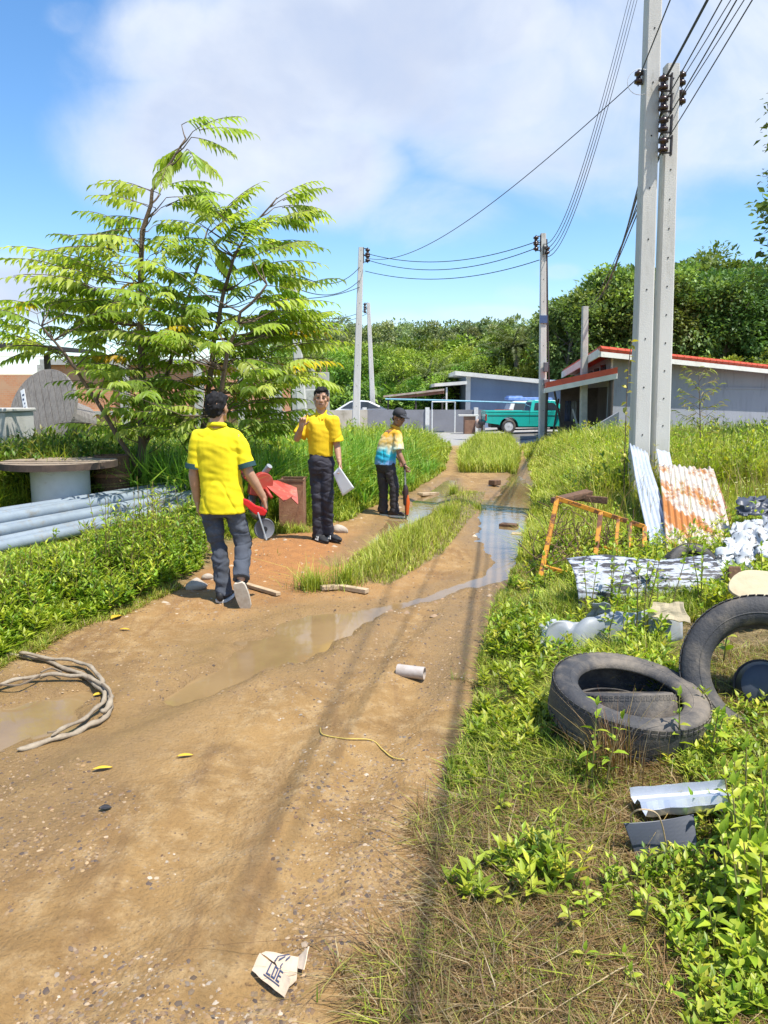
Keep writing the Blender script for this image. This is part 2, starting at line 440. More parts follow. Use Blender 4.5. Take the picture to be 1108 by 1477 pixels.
sr = nt.nodes.new('ShaderNodeSeparateColor'); nt.links.new(at.outputs['Color'], sr.inputs[0])
wetS, vegS, redS = sr.outputs
n1 = noise_n(nt, 1.3, 8, .62); n2 = noise_n(nt, 9, 8, .7); n3 = noise_n(nt, 70, 4, .7); n4 = noise_n(nt, 28, 6, .75)
vor = nt.nodes.new('ShaderNodeTexVoronoi'); vor.inputs['Scale'].default_value = 62; tc = nt.nodes.new('ShaderNodeTexCoord'); nt.links.new(tc.outputs['Object'], vor.inputs['Vector'])
dirt = mixc(nt, ramp(nt, n1.outputs[0], .35, .68), (.345, .208, .078), (.245, .142, .050))
dirt = mixc(nt, ramp(nt, n2.outputs[0], .42, .72), dirt, (.42, .28, .13))
dirt = mixc(nt, ramp(nt, n4.outputs[0], .60, .74), dirt, (.16, .09, .04))
# broad damp patches, darker and smoother than the dry crust
n6 = noise_n(nt, .85, 7, .68); damp = ramp(nt, n6.outputs[0], .50, .62); dirt = mixc(nt, damp, dirt, mixc(nt, .55, dirt, (.13, .070, .024)))
# long streaks left by wheels, running with the road
n5 = noise_n(nt, 3.2, 6, .65, stretch=(1.6, .22, 1)); dirt = mixc(nt, ramp(nt, n5.outputs[0], .50, .68), dirt, mixc(nt, .45, dirt, (.15, .08, .035)))
# grit: tiny stones of several tones, in patches
gp_ = N(nt, 'ShaderNodeMath', operation='MULTIPLY'); nt.links.new(ramp(nt, vor.outputs['Distance'], .36, .18), gp_.inputs[0]); nt.links.new(ramp(nt, n2.outputs[0], .44, .60), gp_.inputs[1])
vs_ = nt.nodes.new('ShaderNodeSeparateColor'); nt.links.new(vor.outputs['Color'], vs_.inputs[0])
g2 = N(nt, 'ShaderNodeMath', operation='MULTIPLY'); nt.links.new(gp_.outputs[0], g2.inputs[0]); nt.links.new(ramp(nt, vs_.outputs[0], .45, .6), g2.inputs[1])
stone = mixc(nt, vs_.outputs[1], (.10, .06, .04), (.42, .31, .19))
dirt = mixc(nt, g2.outputs[0], dirt, stone)
redc = mixc(nt, ramp(nt, n2.outputs[0], .35, .7), (.40, .18, .06), (.31, .14, .05))
dirt = mixc(nt, redS, dirt, redc)
mud = mixc(nt, ramp(nt, n2.outputs[0], .35, .7), (.28, .175, .070), (.205, .122, .048))
wf = N(nt, 'ShaderNodeMath', operation='MULTIPLY'); nt.links.new(wetS, wf.inputs[0]); wf.inputs[1].default_value = .85
dirt = mixc(nt, wf.outputs[0], dirt, mud)
soil = mixc(nt, ramp(nt, n4.outputs[0], .35, .7), (.14, .10, .04), (.10, .09, .03))
soil = mixc(nt, ramp(nt, n2.outputs[0], .4, .65), soil, (.26, .19, .095))
dirt = mixc(nt, vegS, dirt, soil)
# far grey gravel yard and dark asphalt of the cross street
sep = nt.nodes.new('ShaderNodeSeparateXYZ'); nt.links.new(tc.outputs['Object'], sep.inputs[0])
ad = N(nt, 'ShaderNodeMath', operation='MULTIPLY_ADD'); nt.links.new(n1.outputs[0], ad.inputs[0]); ad.inputs[1].default_value = 5.0; nt.links.new(sep.outputs[1], ad.inputs[2])
yard = ramp(nt, ad.outputs[0], 27.5, 30)
yc = mixc(nt, ramp(nt, n2.outputs[0], .35, .65), (.36, .35, .33), (.26, .25, .235))
dirt = mixc(nt, yard, dirt, yc)
nt.links.new(dirt, b.inputs['Base Color'])
rr = N(nt, 'ShaderNodeMapRange'); rr.inputs[3].default_value = .92; rr.inputs[4].default_value = .38; nt.links.new(wetS, rr.inputs[0]); nt.links.new(rr.outputs[0], b.inputs['Roughness'])
b.inputs['Specular IOR Level'].default_value = .35
bp1 = N(nt, 'ShaderNodeBump', i_Strength=.8, i_Distance=.025); nt.links.new(n4.outputs[0], bp1.inputs['Height'])
bp2 = N(nt, 'ShaderNodeBump', i_Strength=.35, i_Distance=.006); nt.links.new(n3.outputs[0], bp2.inputs['Height']); nt.links.new(bp1.outputs[0], bp2.inputs['Normal'])
bp3 = N(nt, 'ShaderNodeBump', i_Strength=.6, i_Distance=.006, invert=True); nt.links.new(vor.outputs['Distance'], bp3.inputs['Height']); nt.links.new(bp2.outputs[0], bp3.inputs['Normal'])
nt.links.new(bp3.outputs[0], b.inputs['Normal'])
ground.data.materials.append(m); tag(ground, kind='structure')

# asphalt pad under the pickup, a thin sheet on the yard
ASPH = mat('asphalt', (.11, .105, .10), (.16, .15, .14), rough=.85, scale=2, bump=.3, bscale=60)
mb = MB()
def padz(x, y): return h1(x, y) + .012
mb.sheet(lambda u, v: Vector((5.2 + u * 7, 29.6 + v * 4.4 + .4 * math.sin(u * 6), padz(5.2 + u * 7, 29.6 + v * 4.4))), 14, 8, .008)
tag(mb.build('asphalt_pavement', ASPH), kind='structure')

# ------------------------------------------------------------------ water
WAT, nt, b = new_mat('muddy_water')
n1 = noise_n(nt, 1.1, 5, .6); n2 = noise_n(nt, 6, 2, .5)
nt.links.new(mixc(nt, ramp(nt, n1.outputs[0], .35, .65), (.28, .185, .085), (.21, .135, .062)), b.inputs['Base Color'])
b.inputs['Roughness'].default_value = .06; b.inputs['IOR'].default_value = 1.36; b.inputs['Specular IOR Level'].default_value = .62
b.inputs['Coat Weight'].default_value = .15; b.inputs['Coat Roughness'].default_value = .015
bp = N(nt, 'ShaderNodeBump', i_Strength=.06, i_Distance=.02); nt.links.new(n2.outputs[0], bp.inputs['Height']); nt.links.new(bp.outputs[0], b.inputs['Normal'])
def water(x0, x1, y0, y1, st):
    X, Y = np.meshgrid(np.arange(x0, x1, st), np.arange(y0, y1, st)); hh = H(X.ravel(), Y.ravel()).reshape(X.shape)
    i2 = np.arange(X.size).reshape(X.shape)
    q = np.stack([i2[:-1, :-1], i2[:-1, 1:], i2[1:, 1:], i2[1:, :-1]], -1).reshape(-1, 4)
    ok = (hh.ravel()[q].min(1) < WATER_Z + .003) & (chan(X.ravel(), Y.ravel())[q].min(1) < 2.2)
    q = q[ok]; u, inv = np.unique(q, return_inverse=True)
    V = np.stack([X.ravel()[u], Y.ravel()[u], np.full(len(u), WATER_Z)], 1)
    o = npmesh('water', V, inv.reshape(-1, 4), mat=WAT, smooth=True); tag(o, kind='structure')
water(-3.6, 3.0, 2.6, 19, .04)

# ------------------------------------------------------------------ pebbles (uncountable)
def pebbles(name, n, ymin, ymax, smin, smax, cols, cond):
    y = ymin * (ymax / ymin) ** rng.random(n * 4); x = (rng.random(n * 4) - .5) * 1.12 * y
    k = (x > xl(y)) & (x < xr(y) + .15) & cond(x, y); x, y = x[k][:n], y[k][:n]; n = len(x)
    T = np.array([[1, 0, 0], [.3, .9, .1], [-.8, .6, 0], [-.9, -.5, .1], [.2, -1, 0], [.1, .05, .62], [-.3, -.1, .5]])
    TF = np.array([[0, 1, 5], [1, 2, 6], [1, 6, 5], [2, 3, 6], [3, 4, 6], [4, 5, 6], [4, 0, 5]])
    s = smin * (smax / smin) ** (rng.random(n) ** 2.2); a = rng.random(n) * 6.28
    ax = np.stack([np.cos(a), np.sin(a), 0 * a], 1) * s[:, None]; ay = np.stack([-np.sin(a), np.cos(a), 0 * a], 1) * (s * rng.uniform(.5, 1, n))[:, None]
    az = np.tile([0, 0, 1.0], (n, 1)) * (s * rng.uniform(.5, 1.1, n))[:, None]
    org = np.stack([x, y, H(x, y) - .15 * s], 1)
    V, F = stamp(T, TF, org, ax, ay, az); col = np.repeat(pick(cols, n, .2), len(T), 0)
    o = npmesh(name, V, F, col, PEB); tag(o, kind='stuff'); return o
PEB, nt, b = new_mat('pebble'); at = N(nt, 'ShaderNodeAttribute', attribute_name='col'); nt.links.new(at.outputs['Color'], b.inputs['Base Color']); b.inputs['Roughness'].default_value = .8
PC = [(.25, .165, .08), (.28, .19, .10), (.16, .09, .045), (.31, .22, .135), (.10, .07, .055), (.22, .135, .06), (.07, .05, .04)]
pebbles('gravel', 24000, 1.4, 14, .0025, .015, PC, lambda x, y: fbm(x * 1.4, y * 1.4, 41) > -.08)
pebbles('gravel', 4200, 1.5, 8, .005, .016, PC + [(.38, .31, .23), (.33, .27, .2)], lambda x, y: ((x > xr(y) - 1.0) & (fbm(x * 1.8, y * 1.8, 43) > .0)))
pebbles('rubble', 420, 5.5, 20, .012, .06, [(.38, .28, .18), (.42, .34, .25), (.28, .17, .09)], lambda x, y: (fbm(x * 1.1, y * 1.1, 44) > .02) | (x < xl(y) + .7))

# ================================================================== GRASS AND WEEDS (uncountable)
GRASS = leaf_mat('grass_blade', trans=.30, rough=.5)
MEN = [(-1.33, 5.95), (-.68, 8.45), (.08, 10.25), (.02, 9.8), (-1.0, 5.9)]
def scatter(n, x0, x1, y0, y1, cond, yp=1.0):
    """points with density falling with distance"""
    t = rng.random(n)
    y = (y0 ** (1 - yp) + t * (y1 ** (1 - yp) - y0 ** (1 - yp))) ** (1 / (1 - yp)) if yp != 1 else y0 * (y1 / y0) ** t
    x = x0 + rng.random(n) * (x1 - x0) if not callable(x0) else x0(y) + rng.random(n) * (x1(y) - x0(y))
    k = cond(x, y) & (y > 0)
    for a, b in MEN: k &= np.hypot(x - a, y - b) > .42
    return x[k], y[k]
def blades(name, x, y, h, w, cols, lean=.35, curl=.5, label=None, hj=.4, jit_=.18):
    n = len(x); hh = h * np.clip(1 + hj * rng.normal(size=n), .25, 2.2) if np.isscalar(h) else h
    ww = w * rng.uniform(.7, 1.3, n); a = rng.random(n) * 6.283; l = np.abs(rng.normal(size=n)) * lean
    d = np.stack([np.cos(a), np.sin(a), 0 * a], 1); sd_ = np.stack([-np.sin(a), np.cos(a), 0 * a], 1)
    base = np.stack([x, y, H(x, y) - .01], 1); up = np.array([0, 0, 1.0])
    p1 = base + up * (hh * .5)[:, None] + d * (hh * l * .4)[:, None]
    p2 = base + up * (hh * (.98 - curl * .25 * l))[:, None] + d * (hh * l * (1 + curl))[:, None]
    W = sd_ * (ww / 2)[:, None]
    V = np.stack([base - W, base + W, p1 - W * .8, p1 + W * .8, p2], 1).reshape(-1, 3)
    o5 = (np.arange(n) * 5)[:, None, None]
    F = (np.array([[0, 1, 3], [0, 3, 2], [2, 3, 4]])[None] + o5).reshape(-1, 3)
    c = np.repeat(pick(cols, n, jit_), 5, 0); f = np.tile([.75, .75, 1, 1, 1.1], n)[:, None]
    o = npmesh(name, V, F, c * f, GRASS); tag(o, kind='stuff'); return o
GG = [(.22, .31, .03), (.31, .38, .035), (.17, .27, .025), (.38, .42, .05), (.13, .22, .02)]
GY_ = [(.42, .46, .05), (.48, .48, .08), (.33, .41, .04), (.50, .46, .13)]
DRY = [(.31, .19, .08), (.39, .27, .135), (.20, .11, .045), (.30, .22, .08), (.24, .22, .05), (.46, .37, .22), (.15, .08, .04), (.27, .16, .07)]
fbA = lambda x, y, s, k: fbm(x * s, y * s, k)
# the pipe stack and the spool keep the growth round them low
PIPE0, PIPE1 = np.array([-4.6, 5.9]), np.array([-2.25, 10.5])
TYC = [(1.10, 3.34, .34), (1.02, 2.62, .20), (1.12, 2.60, .2), (.95, 2.42, .2), (1.08, 2.86, .16), (1.76, 3.5, .36), (1.95, 3.9, .42), (2.1, 4.3, .45)]
def rubclear(x, y):
    k = np.ones(np.shape(x), bool)
    for a, b, r in TYC: k &= np.hypot(x - a, y - b) > r
    return k
def pclear(x, y):
    d = dpoly(x, y, np.array([PIPE0, PIPE1])); f = 1 - .80 * sstep(1.15, .45, d)
    d2 = np.hypot(x + 3.6, y - 8.3); f = f * (1 - .6 * sstep(1.3, .8, d2))
    near = (x - PIPE0[0]) * (PIPE1[1] - PIPE0[1]) - (y - PIPE0[1]) * (PIPE1[0] - PIPE0[0]) > 0
    return np.where(near & (y < 10), f * .85, f)
# short trampled dry turf, lower right
x, y = scatter(150000, lambda y: xr(y) - .15, lambda y: .62 * y + .2, 1.35, 4.2, lambda x, y: (fbA(x, y, 2.2, 51) + .36 * sstep(-.1, .6, x - xr(y)) > .09), 1.4)
k = rng.random(len(x)) < .86 - .30 * sstep(2.6, 3.8, y)
blades('dry_grass', x[k], y[k], .042, .0036, DRY, lean=1.4, curl=1.0)
k = ~k; blades('grass', x[k], y[k], .055, .0042, GG + DRY[:5] + GY_[:1], lean=.8, curl=.8)
# greener patches around the rubbish, right verge 2.4 .. 8 m
x, y = scatter(150000, lambda y: xr(y) - .05, lambda y: .62 * y + 1.2, 2.5, 8.5, lambda x, y: (x - xr(y) > .25 * fbA(x, y, 2.3, 52)) & (fbA(x, y, 1.7, 53) > -.22) & (rng.random(len(x)) < .10 + .9 * sstep(2.7, 3.7, y + 1.2 * fbA(x, y, 1.2, 50))) & rubclear(x, y), 1.6)
hh = (.07 + .07 * sstep(.1, .8, x - xr(y)) + .08 * np.clip(fbA(x, y, 1.5, 54) * 2, -.3, 1)) * rng.uniform(.5, 1.4, len(x)); hh *= .55 + .45 * sstep(2.6, 4.6, y)
blades('grass', x, y, np.clip(hh, .04, .5), .007, GG + GG + GY_ + DRY[:1], lean=.55, curl=.8)
# tall grass right side, 7 .. 27 m
x, y = scatter(140000, lambda y: xr(y) - .05, lambda y: .58 * y + 1, 7.5, 27, lambda x, y: (x - xr(y) > .2 * fbA(x, y, 1.5, 55)), 1.5)
hh = (.13 + .40 * sstep(.1, 1.6, x - xr(y)) + .35 * np.clip(fbA(x, y, .6, 56), -.3, .5)) * rng.uniform(.35, 1.35, len(x)) * (1 + 1.1 * fbA(x, y, 2.3, 63))
hh = np.where((y < 9.9) & (x > 2.0), np.minimum(hh, (.17 + .10 * sstep(8.6, 9.9, y)) * rng.uniform(.6, 1.5, len(x))), hh)
blades('tall_grass', x, y, np.clip(hh, .06, 1.0), .011 + .0008 * y, GY_ + GG[:3] + GY_, lean=.45, curl=.8)
# left verge
x, y = scatter(110000, lambda y: -.62 * y - .5, lambda y: xl(y) + .08, 3.2, 9, lambda x, y: (xl(y) - x > .2 * fbA(x, y, 2.0, 57)) & ~((x > -2.0) & (y > 6.4) & (y < 8.4) & (xl(y) - x < .35)), 1.4)
hh = (.07 + .12 * sstep(0, .8, xl(y) - x) + .12 * np.clip(fbA(x, y, 1.4, 58), -.2, .6)) * rng.uniform(.5, 1.4, len(x)) * pclear(x, y)
blades('grass', x, y, np.clip(hh, .04, .5), .007, GG + GY_ + DRY[:2], lean=.6, curl=.8)
x, y = scatter(120000, lambda y: -.55 * y - 1, lambda y: xl(y) + .06, 8.5, 28, lambda x, y: (xl(y) - x > .15 * fbA(x, y, 1.6, 59)), 1.5)
hh = (.10 + .48 * sstep(0, 1.0, xl(y) - x) + .3 * np.clip(fbA(x, y, .7, 60), -.3, .5)) * rng.uniform(.35, 1.4, len(x)) * (1 + 1.1 * fbA(x, y, 2.3, 64)) * pclear(x, y)
blades('tall_grass', x, y, np.clip(hh, .05, 1.1), .011 + .0008 * y, GG + GG[:2] + GY_[:3], lean=.45, curl=.9)
# strips of grass between the ruts
bx = STRIP1[:, 0].min(), STRIP1[:, 0].max(), STRIP1[:, 1].min(), STRIP1[:, 1].max()
x, y = scatter(26000, bx[0], bx[1], bx[2] - .1, bx[3], lambda x, y: inpoly(x, y, STRIP1) & (fbA(x, y, 1.6, 61) > -.30), 1.5)
ed = dpoly(x, y, STRIP1, True)
blades('grass', x, y, np.clip((.06 + .17 * sstep(0, .45, ed)) * rng.uniform(.5, 1.4, len(x)), .03, .45) * (1 - .55 * sstep(8.5, 11, y)), .008, GY_ + GG[:2] + GY_ + DRY[3:4], lean=.4, curl=.8)
bx = STRIP2[:, 0].min(), STRIP2[:, 0].max(), STRIP2[:, 1].min(), STRIP2[:, 1].max()
x, y = scatter(26000, bx[0], bx[1], bx[2], bx[3], lambda x, y: inpoly(x, y, STRIP2), 1.5)
blades('grass', x, y, .32 * rng.uniform(.5, 1.3, len(x)), .02, GY_ + GG[:2], lean=.4, curl=.8)
x, y = scatter(2500, -3, 2, 3, 16, lambda x, y: (x > xl(y)) & (x < xr(y)) & (fbA(x, y, 2.7, 62) > .27) & (chan(x, y) > 1.6), 1.3)
blades('grass', x, y, .05, .006, GG + DRY, lean=.8)
for (px, py, n, h) in [(450, 850, 420, .16), (645, 745, 300, .18), (655, 712, 300, .15), (500, 845, 260, .2), (690, 735, 180, .1)]:
    q = gp(px, py); r = np.abs(rng.normal(size=n)) * .09; a = rng.random(n) * 6.28
    blades('grass', q.x + r * np.cos(a), q.y + r * np.sin(a), h, .006, GG + GY_, lean=.6)

# leafy weeds: stems with pairs of leaves
def weeds(name, x, y, h, L, cols, pairs=6, wid=.42, stemcol=(.22, .22, .07), tmpl=None, droop=.15, smat=None):
    n = len(x); hh = h * np.clip(1 + .35 * rng.normal(size=n), .35, 1.9) if np.isscalar(h) else h
    base = np.stack([x, y, H(x, y) - .01], 1); a0 = rng.random(n) * 6.28
    tilt = np.stack([np.cos(a0), np.sin(a0), 0 * a0], 1) * (np.abs(rng.normal(size=n)) * .28)[:, None]
    org = []; dr_ = []; cl = []; sz = []
    plc = pick(cols, n, .12)
    for k in range(pairs):
        t = (.25 + .75 * (k + rng.random(n) * .5) / pairs)
        p = base + (tilt + [0, 0, 1.0]) * (hh * t)[:, None]
        for s in (0, 1):
            a = a0 + k * 1.57 + s * 3.14 + rng.normal(size=n) * .35
            el = .25 + .5 * t + rng.normal(size=n) * .25
            d = np.stack([np.cos(a) * np.cos(el), np.sin(a) * np.cos(el), np.sin(el)], 1)
            org.append(p); dr_.append(d); cl.append(plc * (1 + .14 * rng.normal(size=(n, 1)))); sz.append(L * (1.15 - .5 * t) * rng.uniform(.6, 1.25, n))
    org = np.concatenate(org); d = np.concatenate(dr_); cl = np.clip(np.concatenate(cl), .005, 1); sz = np.concatenate(sz)
    s, d, nn = frame(d); nn = nn * 1.0
    T, TF = (tmpl or (LEAF4, LEAF4F))
    V, F = stamp(T, TF, org, s * (sz * wid)[:, None], d * sz[:, None], nn * sz[:, None])
    col = np.repeat(cl, len(T), 0)
    # stems as thin 3-sided prisms
    tp = base + (tilt + [0, 0, 1.0]) * hh[:, None]; r = .0035 * (hh / .3)[:, None] ** .5
    ang = [0, 2.09, 4.19]; ring = [np.array([math.cos(q), math.sin(q), 0]) for q in ang]
    SV = np.stack([base + ring[0] * r, base + ring[1] * r, base + ring[2] * r, tp + ring[0] * r * .4, tp + ring[1] * r * .4, tp + ring[2] * r * .4], 1).reshape(-1, 3)
    SF = np.array([[0, 1, 4], [0, 4, 3], [1, 2, 5], [1, 5, 4], [2, 0, 3], [2, 3, 5]])
    SF = (SF[None] + (np.arange(n) * 6)[:, None, None]).reshape(-1, 3) + len(V)
    sc_ = np.tile(stemcol, (n * 6, 1))
    o = npmesh(name, np.concatenate([V, SV]), np.concatenate([F, SF]), np.concatenate([col, sc_]), WEED); tag(o, kind='stuff'); return o
WEED = leaf_mat('weed_leaf', trans=.33, rough=.42)
WG = [(.17, .29, .022), (.25, .36, .03), (.11, .22, .02), (.32, .40, .04), (.37, .44, .05)]
WY = [(.36, .43, .04), (.45, .48, .05), (.27, .38, .03), (.50, .46, .06)]
# left clump in front of the pipes
x, y = scatter(9000, lambda y: -.60 * y - .4, lambda y: xl(y) - .12, 4.2, 7.6, lambda x, y: (fbA(x, y, 2.1, 71) > -.17) & (x < -1.55), 1.3)
hh = np.clip((.10 + .22 * sstep(.05, .6, xl(y) - x) + .75 * np.clip(fbA(x, y, 1.7, 72), -.3, .6)) * (1 - .5 * sstep(1.0, 2.4, xl(y) - x)) * (.62 + 1.1 * sstep(-2.9, -1.9, x)), .06, .62) * rng.uniform(.6, 1.2, len(x)) * pclear(x, y)
kk = rng.random(len(x)) < .50
weeds('undergrowth', x[kk], y[kk], hh[kk], .070, WG[:3] + WG + [(.24, .40, .04), (.08, .17, .02)], pairs=7, wid=.45)
kk = ~kk & (rng.random(len(x)) < .45)
weeds('undergrowth', x[kk], y[kk], hh[kk] * 1.45 + .03, .095, WY[:2] + WG, pairs=5, wid=.30, stemcol=(.34, .26, .10))
# rampant growth round spool and tree foot, up to 12 m
x, y = scatter(9000, lambda y: -.56 * y - .8, lambda y: xl(y) - .5, 7.6, 14, lambda x, y: (fbA(x, y, .8, 73) > -.2) & ~((x < -2.9) & (y < 9.2) & (x > -5)), 1.3)
hh = np.clip(.25 + .55 * sstep(.3, 2.0, xl(y) - x) + .4 * fbA(x, y, .9, 74), .15, 1.15) * rng.uniform(.6, 1.2, len(x)); hh *= (1 - .4 * sstep(-2.2, -1.2, x)) * pclear(x, y)
weeds('undergrowth', x, y, hh, .14, [(.10, .20, .03), (.14, .26, .03), (.07, .15, .02), (.22, .30, .05), (.30, .28, .07)], pairs=8, wid=.36)
# strappy lush reeds behind the second and third man
x, y = scatter(13000, lambda y: -3.4 + 0 * y, lambda y: xl(y) - .1, 9.6, 17, lambda x, y: (fbA(x, y, .8, 75) > -.15) & ~((y < 11.3) & (x > -1.0)), 1.2)
blades('reeds', x, y, np.clip((.35 + .5 * sstep(.1, 1.0, xl(y) - x)) * rng.uniform(.5, 1.2, len(x)), .2, 1.1), .03, [(.18, .36, .04), (.25, .42, .05), (.12, .28, .03), (.33, .45, .07)], lean=.5, curl=.9)
# right verge weeds among the rubbish
x, y = scatter(7000, lambda y: xr(y) + .05, lambda y: .62 * y + 1.2, 3.0, 9.5, lambda x, y: (fbA(x, y, 1.5, 76) > -.08) & (rng.random(len(x)) < .35 + .65 * sstep(3.0, 4.4, y)) & rubclear(x, y), 1.5)
hh = np.clip(.08 + .07 * sstep(0, .8, x - xr(y)) + .26 * fbA(x, y, 1.3, 77) + .05 * sstep(4.2, 5.5, y), .05, .34) * rng.uniform(.6, 1.25, len(x))
weeds('undergrowth', x, y, hh, .075, WY + WG[:2], pairs=5, wid=.42)
x, y = scatter(2600, lambda y: xr(y) + .25, lambda y: .62 * y + .2, 1.7, 3.4, lambda x, y: (fbA(x, y, 2.0, 78) + .25 * sstep(.3, 1.3, x - xr(y)) > .16), 1.4)
weeds('undergrowth', x, y, .085, .05, WY + WG, pairs=3, wid=.45)
x, y = scatter(3000, lambda y: xr(y) + .10, lambda y: .45 * y, 2.2, 4.6, lambda x, y: (fbA(x, y, 2.6, 79) > -.02) & rubclear(x, y) & (rng.random(len(x)) < .85 * sstep(2.4, 4.2, y + 1.1 * (x - xr(y)) + 1.4 * fbA(x, y, 3.5, 80))), 1.3)
weeds('undergrowth', x, y, (.05 + .08 * sstep(.05, .6, x - xr(y))) * rng.uniform(.5, 1.7, len(x)), .075, WY + WG[2:], pairs=4, wid=.36)
# rank weeds and dry seed stalks standing out of the tall grass on both sides
x, y = scatter(2600, lambda y: xr(y) + .5, lambda y: .58 * y + 1, 9.9, 24, lambda x, y: fbA(x, y, .9, 65) > -.02, 1.2)
weeds('undergrowth', x, y, (.30 + .45 * sstep(.3, 1.8, x - xr(y))) * rng.uniform(.6, 1.3, len(x)), .14, WY + WG, pairs=6, wid=.34)
x, y = scatter(2600, lambda y: -.5 * y - 1, lambda y: xl(y) - .3, 10.8, 24, lambda x, y: fbA(x, y, .9, 66) > -.05, 1.2)
weeds('undergrowth', x, y, (.30 + .5 * sstep(.2, 1.5, xl(y) - x)) * rng.uniform(.6, 1.3, len(x)), .16, WG + WY[:2], pairs=7, wid=.36)
x, y = scatter(2200, lambda y: xr(y) + .4, lambda y: .58 * y + 1, 7.5, 22, lambda x, y: x > 0, 1.2)
blades('dry_grass', x, y, .75 * rng.uniform(.5, 1.2, len(x)), .007, DRY + GY_, lean=.25, curl=.6)
# dead grass litter on the soil
x, y = scatter(6000, lambda y: xr(y) + .15, lambda y: .6 * y, 1.4, 6, lambda x, y: x > -5, 1.5)
blades('dry_grass', x, y, .06, .004, DRY, lean=2.2, curl=.5)
# ================================================================== MATERIALS FOR THINGS
CONC = mat('pole_concrete', (.60, .575, .53), (.50, .48, .44), rough=.9, scale=3, bump=.25, bscale=90, c3=(.36, .335, .28), s3=7, lo3=.55, hi3=.74, stretch=(1, 1, .22))
CONC2 = mat('old_concrete', (.52, .50, .46), (.38, .37, .33), rough=.9, scale=2.5, bump=.25, bscale=50, c3=(.20, .19, .16), s3=2.2, lo3=.58, hi3=.75)
HOLE = mat('dark_hole', (.012, .011, .010), rough=1)
BLK = mat('black_iron', (.03, .024, .024), (.05, .035, .03), rough=.55)
PORC = mat('brown_porcelain', (.06, .028, .02), (.035, .02, .018), rough=.25)
CABLE = mat('cable_black', (.018, .018, .024), rough=.5)
CABLEG = mat('cable_grey', (.12, .12, .13), rough=.5)
PVC = mat('pipe_grey', (.25, .295, .335), (.20, .24, .28), rough=.45, scale=5, c3=(.22, .19, .14), s3=3.2, lo3=.52, hi3=.7, bump=.05, bscale=20)
WOODO = mat('weathered_wood', (.32, .25, .18), (.20, .145, .10), rough=.9, scale=5, bump=.5, bscale=50, c3=(.42, .35, .27), s3=9, stretch=(1, 4, 1))
WOODG = mat('grey_planks', (.25, .225, .20), (.17, .15, .135), rough=.9, scale=5, bump=.5, bscale=40, c3=(.11, .095, .08), s3=6, stretch=(5, 5, .4))
WOODB = mat('brown_wood', (.16, .085, .045), (.09, .05, .03), rough=.9, scale=8, bump=.4, stretch=(4, 4, .5))
WHITEP = mat('white_plastic', (.66, .67, .67), (.56, .565, .56), rough=.55, scale=3, c3=(.42, .38, .31), s3=4, lo3=.62, hi3=.8)
RUBBER = mat('tyre_rubber', (.040, .040, .043), (.065, .060, .055), rough=.72, scale=5, bump=.25, bscale=70, c3=(.20, .165, .125), s3=4.5, lo3=.42, hi3=.70, rvar=.12)
ZINC = mat('zinc_sheet', (.50, .54, .60), (.40, .45, .52), rough=.52, metal=.25, scale=4, c3=(.62, .62, .60), s3=6, bump=.1)
ZINCR = mat('rusty_zinc', (.60, .54, .46), (.48, .45, .41), rough=.65, metal=.1, scale=6, c3=(.42, .16, .035), s3=1.5, lo3=.46, hi3=.56, bump=.25, stretch=(2.2, .6, .6))
PEEL = mat('peeling_paint', (.42, .45, .50), (.28, .30, .34), rough=.55, scale=3, c3=(.035, .033, .035), s3=17, lo3=.465, hi3=.525, bump=.4, stretch=(.42, 1, 2.4))
YRUST = mat('yellow_rusty_paint', (.58, .25, .010), (.45, .17, .010), rough=.65, scale=8, c3=(.12, .04, .012), s3=11, lo3=.48, hi3=.58, bump=.2)
GREYS = mat('grey_plastic', (.31, .33, .345), (.25, .27, .285), rough=.45, scale=3, c3=(.28, .27, .24), s3=5, lo3=.6, hi3=.75)
DARKP = mat('dark_grey_panel', (.055, .064, .085), (.042, .048, .064), rough=.45, scale=4, c3=(.15, .14, .12), s3=8, lo3=.62, hi3=.8)
TAN = mat('tan_board', (.48, .40, .26), (.40, .33, .21), rough=.85, scale=5, c3=(.28, .21, .12), s3=5, lo3=.6, hi3=.75, bump=.2)
REDP = mat('red_machine_paint', (.42, .035, .022), (.33, .06, .035), rough=.5, scale=5, c3=(.40, .16, .10), s3=5, lo3=.55, hi3=.7)
RUSTB = mat('rust_brown', (.25, .11, .06), (.32, .17, .10), rough=.85, scale=7, c3=(.12, .06, .04), s3=5, bump=.3)
CARD = mat('cardboard', (.60, .47, .34), (.52, .40, .28), rough=.9, scale=5, bump=.15, bscale=60, c3=(.42, .31, .2), s3=4, lo3=.6, hi3=.8)
INK = mat('blue_ink', (.055, .07, .13), rough=.8)
HOSE = mat('old_hose', (.33, .27, .19), (.22, .17, .115), rough=.8, scale=16, c3=(.22, .17, .12), s3=14, lo3=.55, hi3=.7, bump=.3)
BARK = mat('bark', (.17, .12, .085), (.11, .075, .055), rough=.9, scale=14, bump=.5, bscale=40, stretch=(1, 1, .4))
BARKG = mat('pale_bark', (.26, .23, .19), (.16, .14, .11), rough=.9, scale=6, bump=.4)

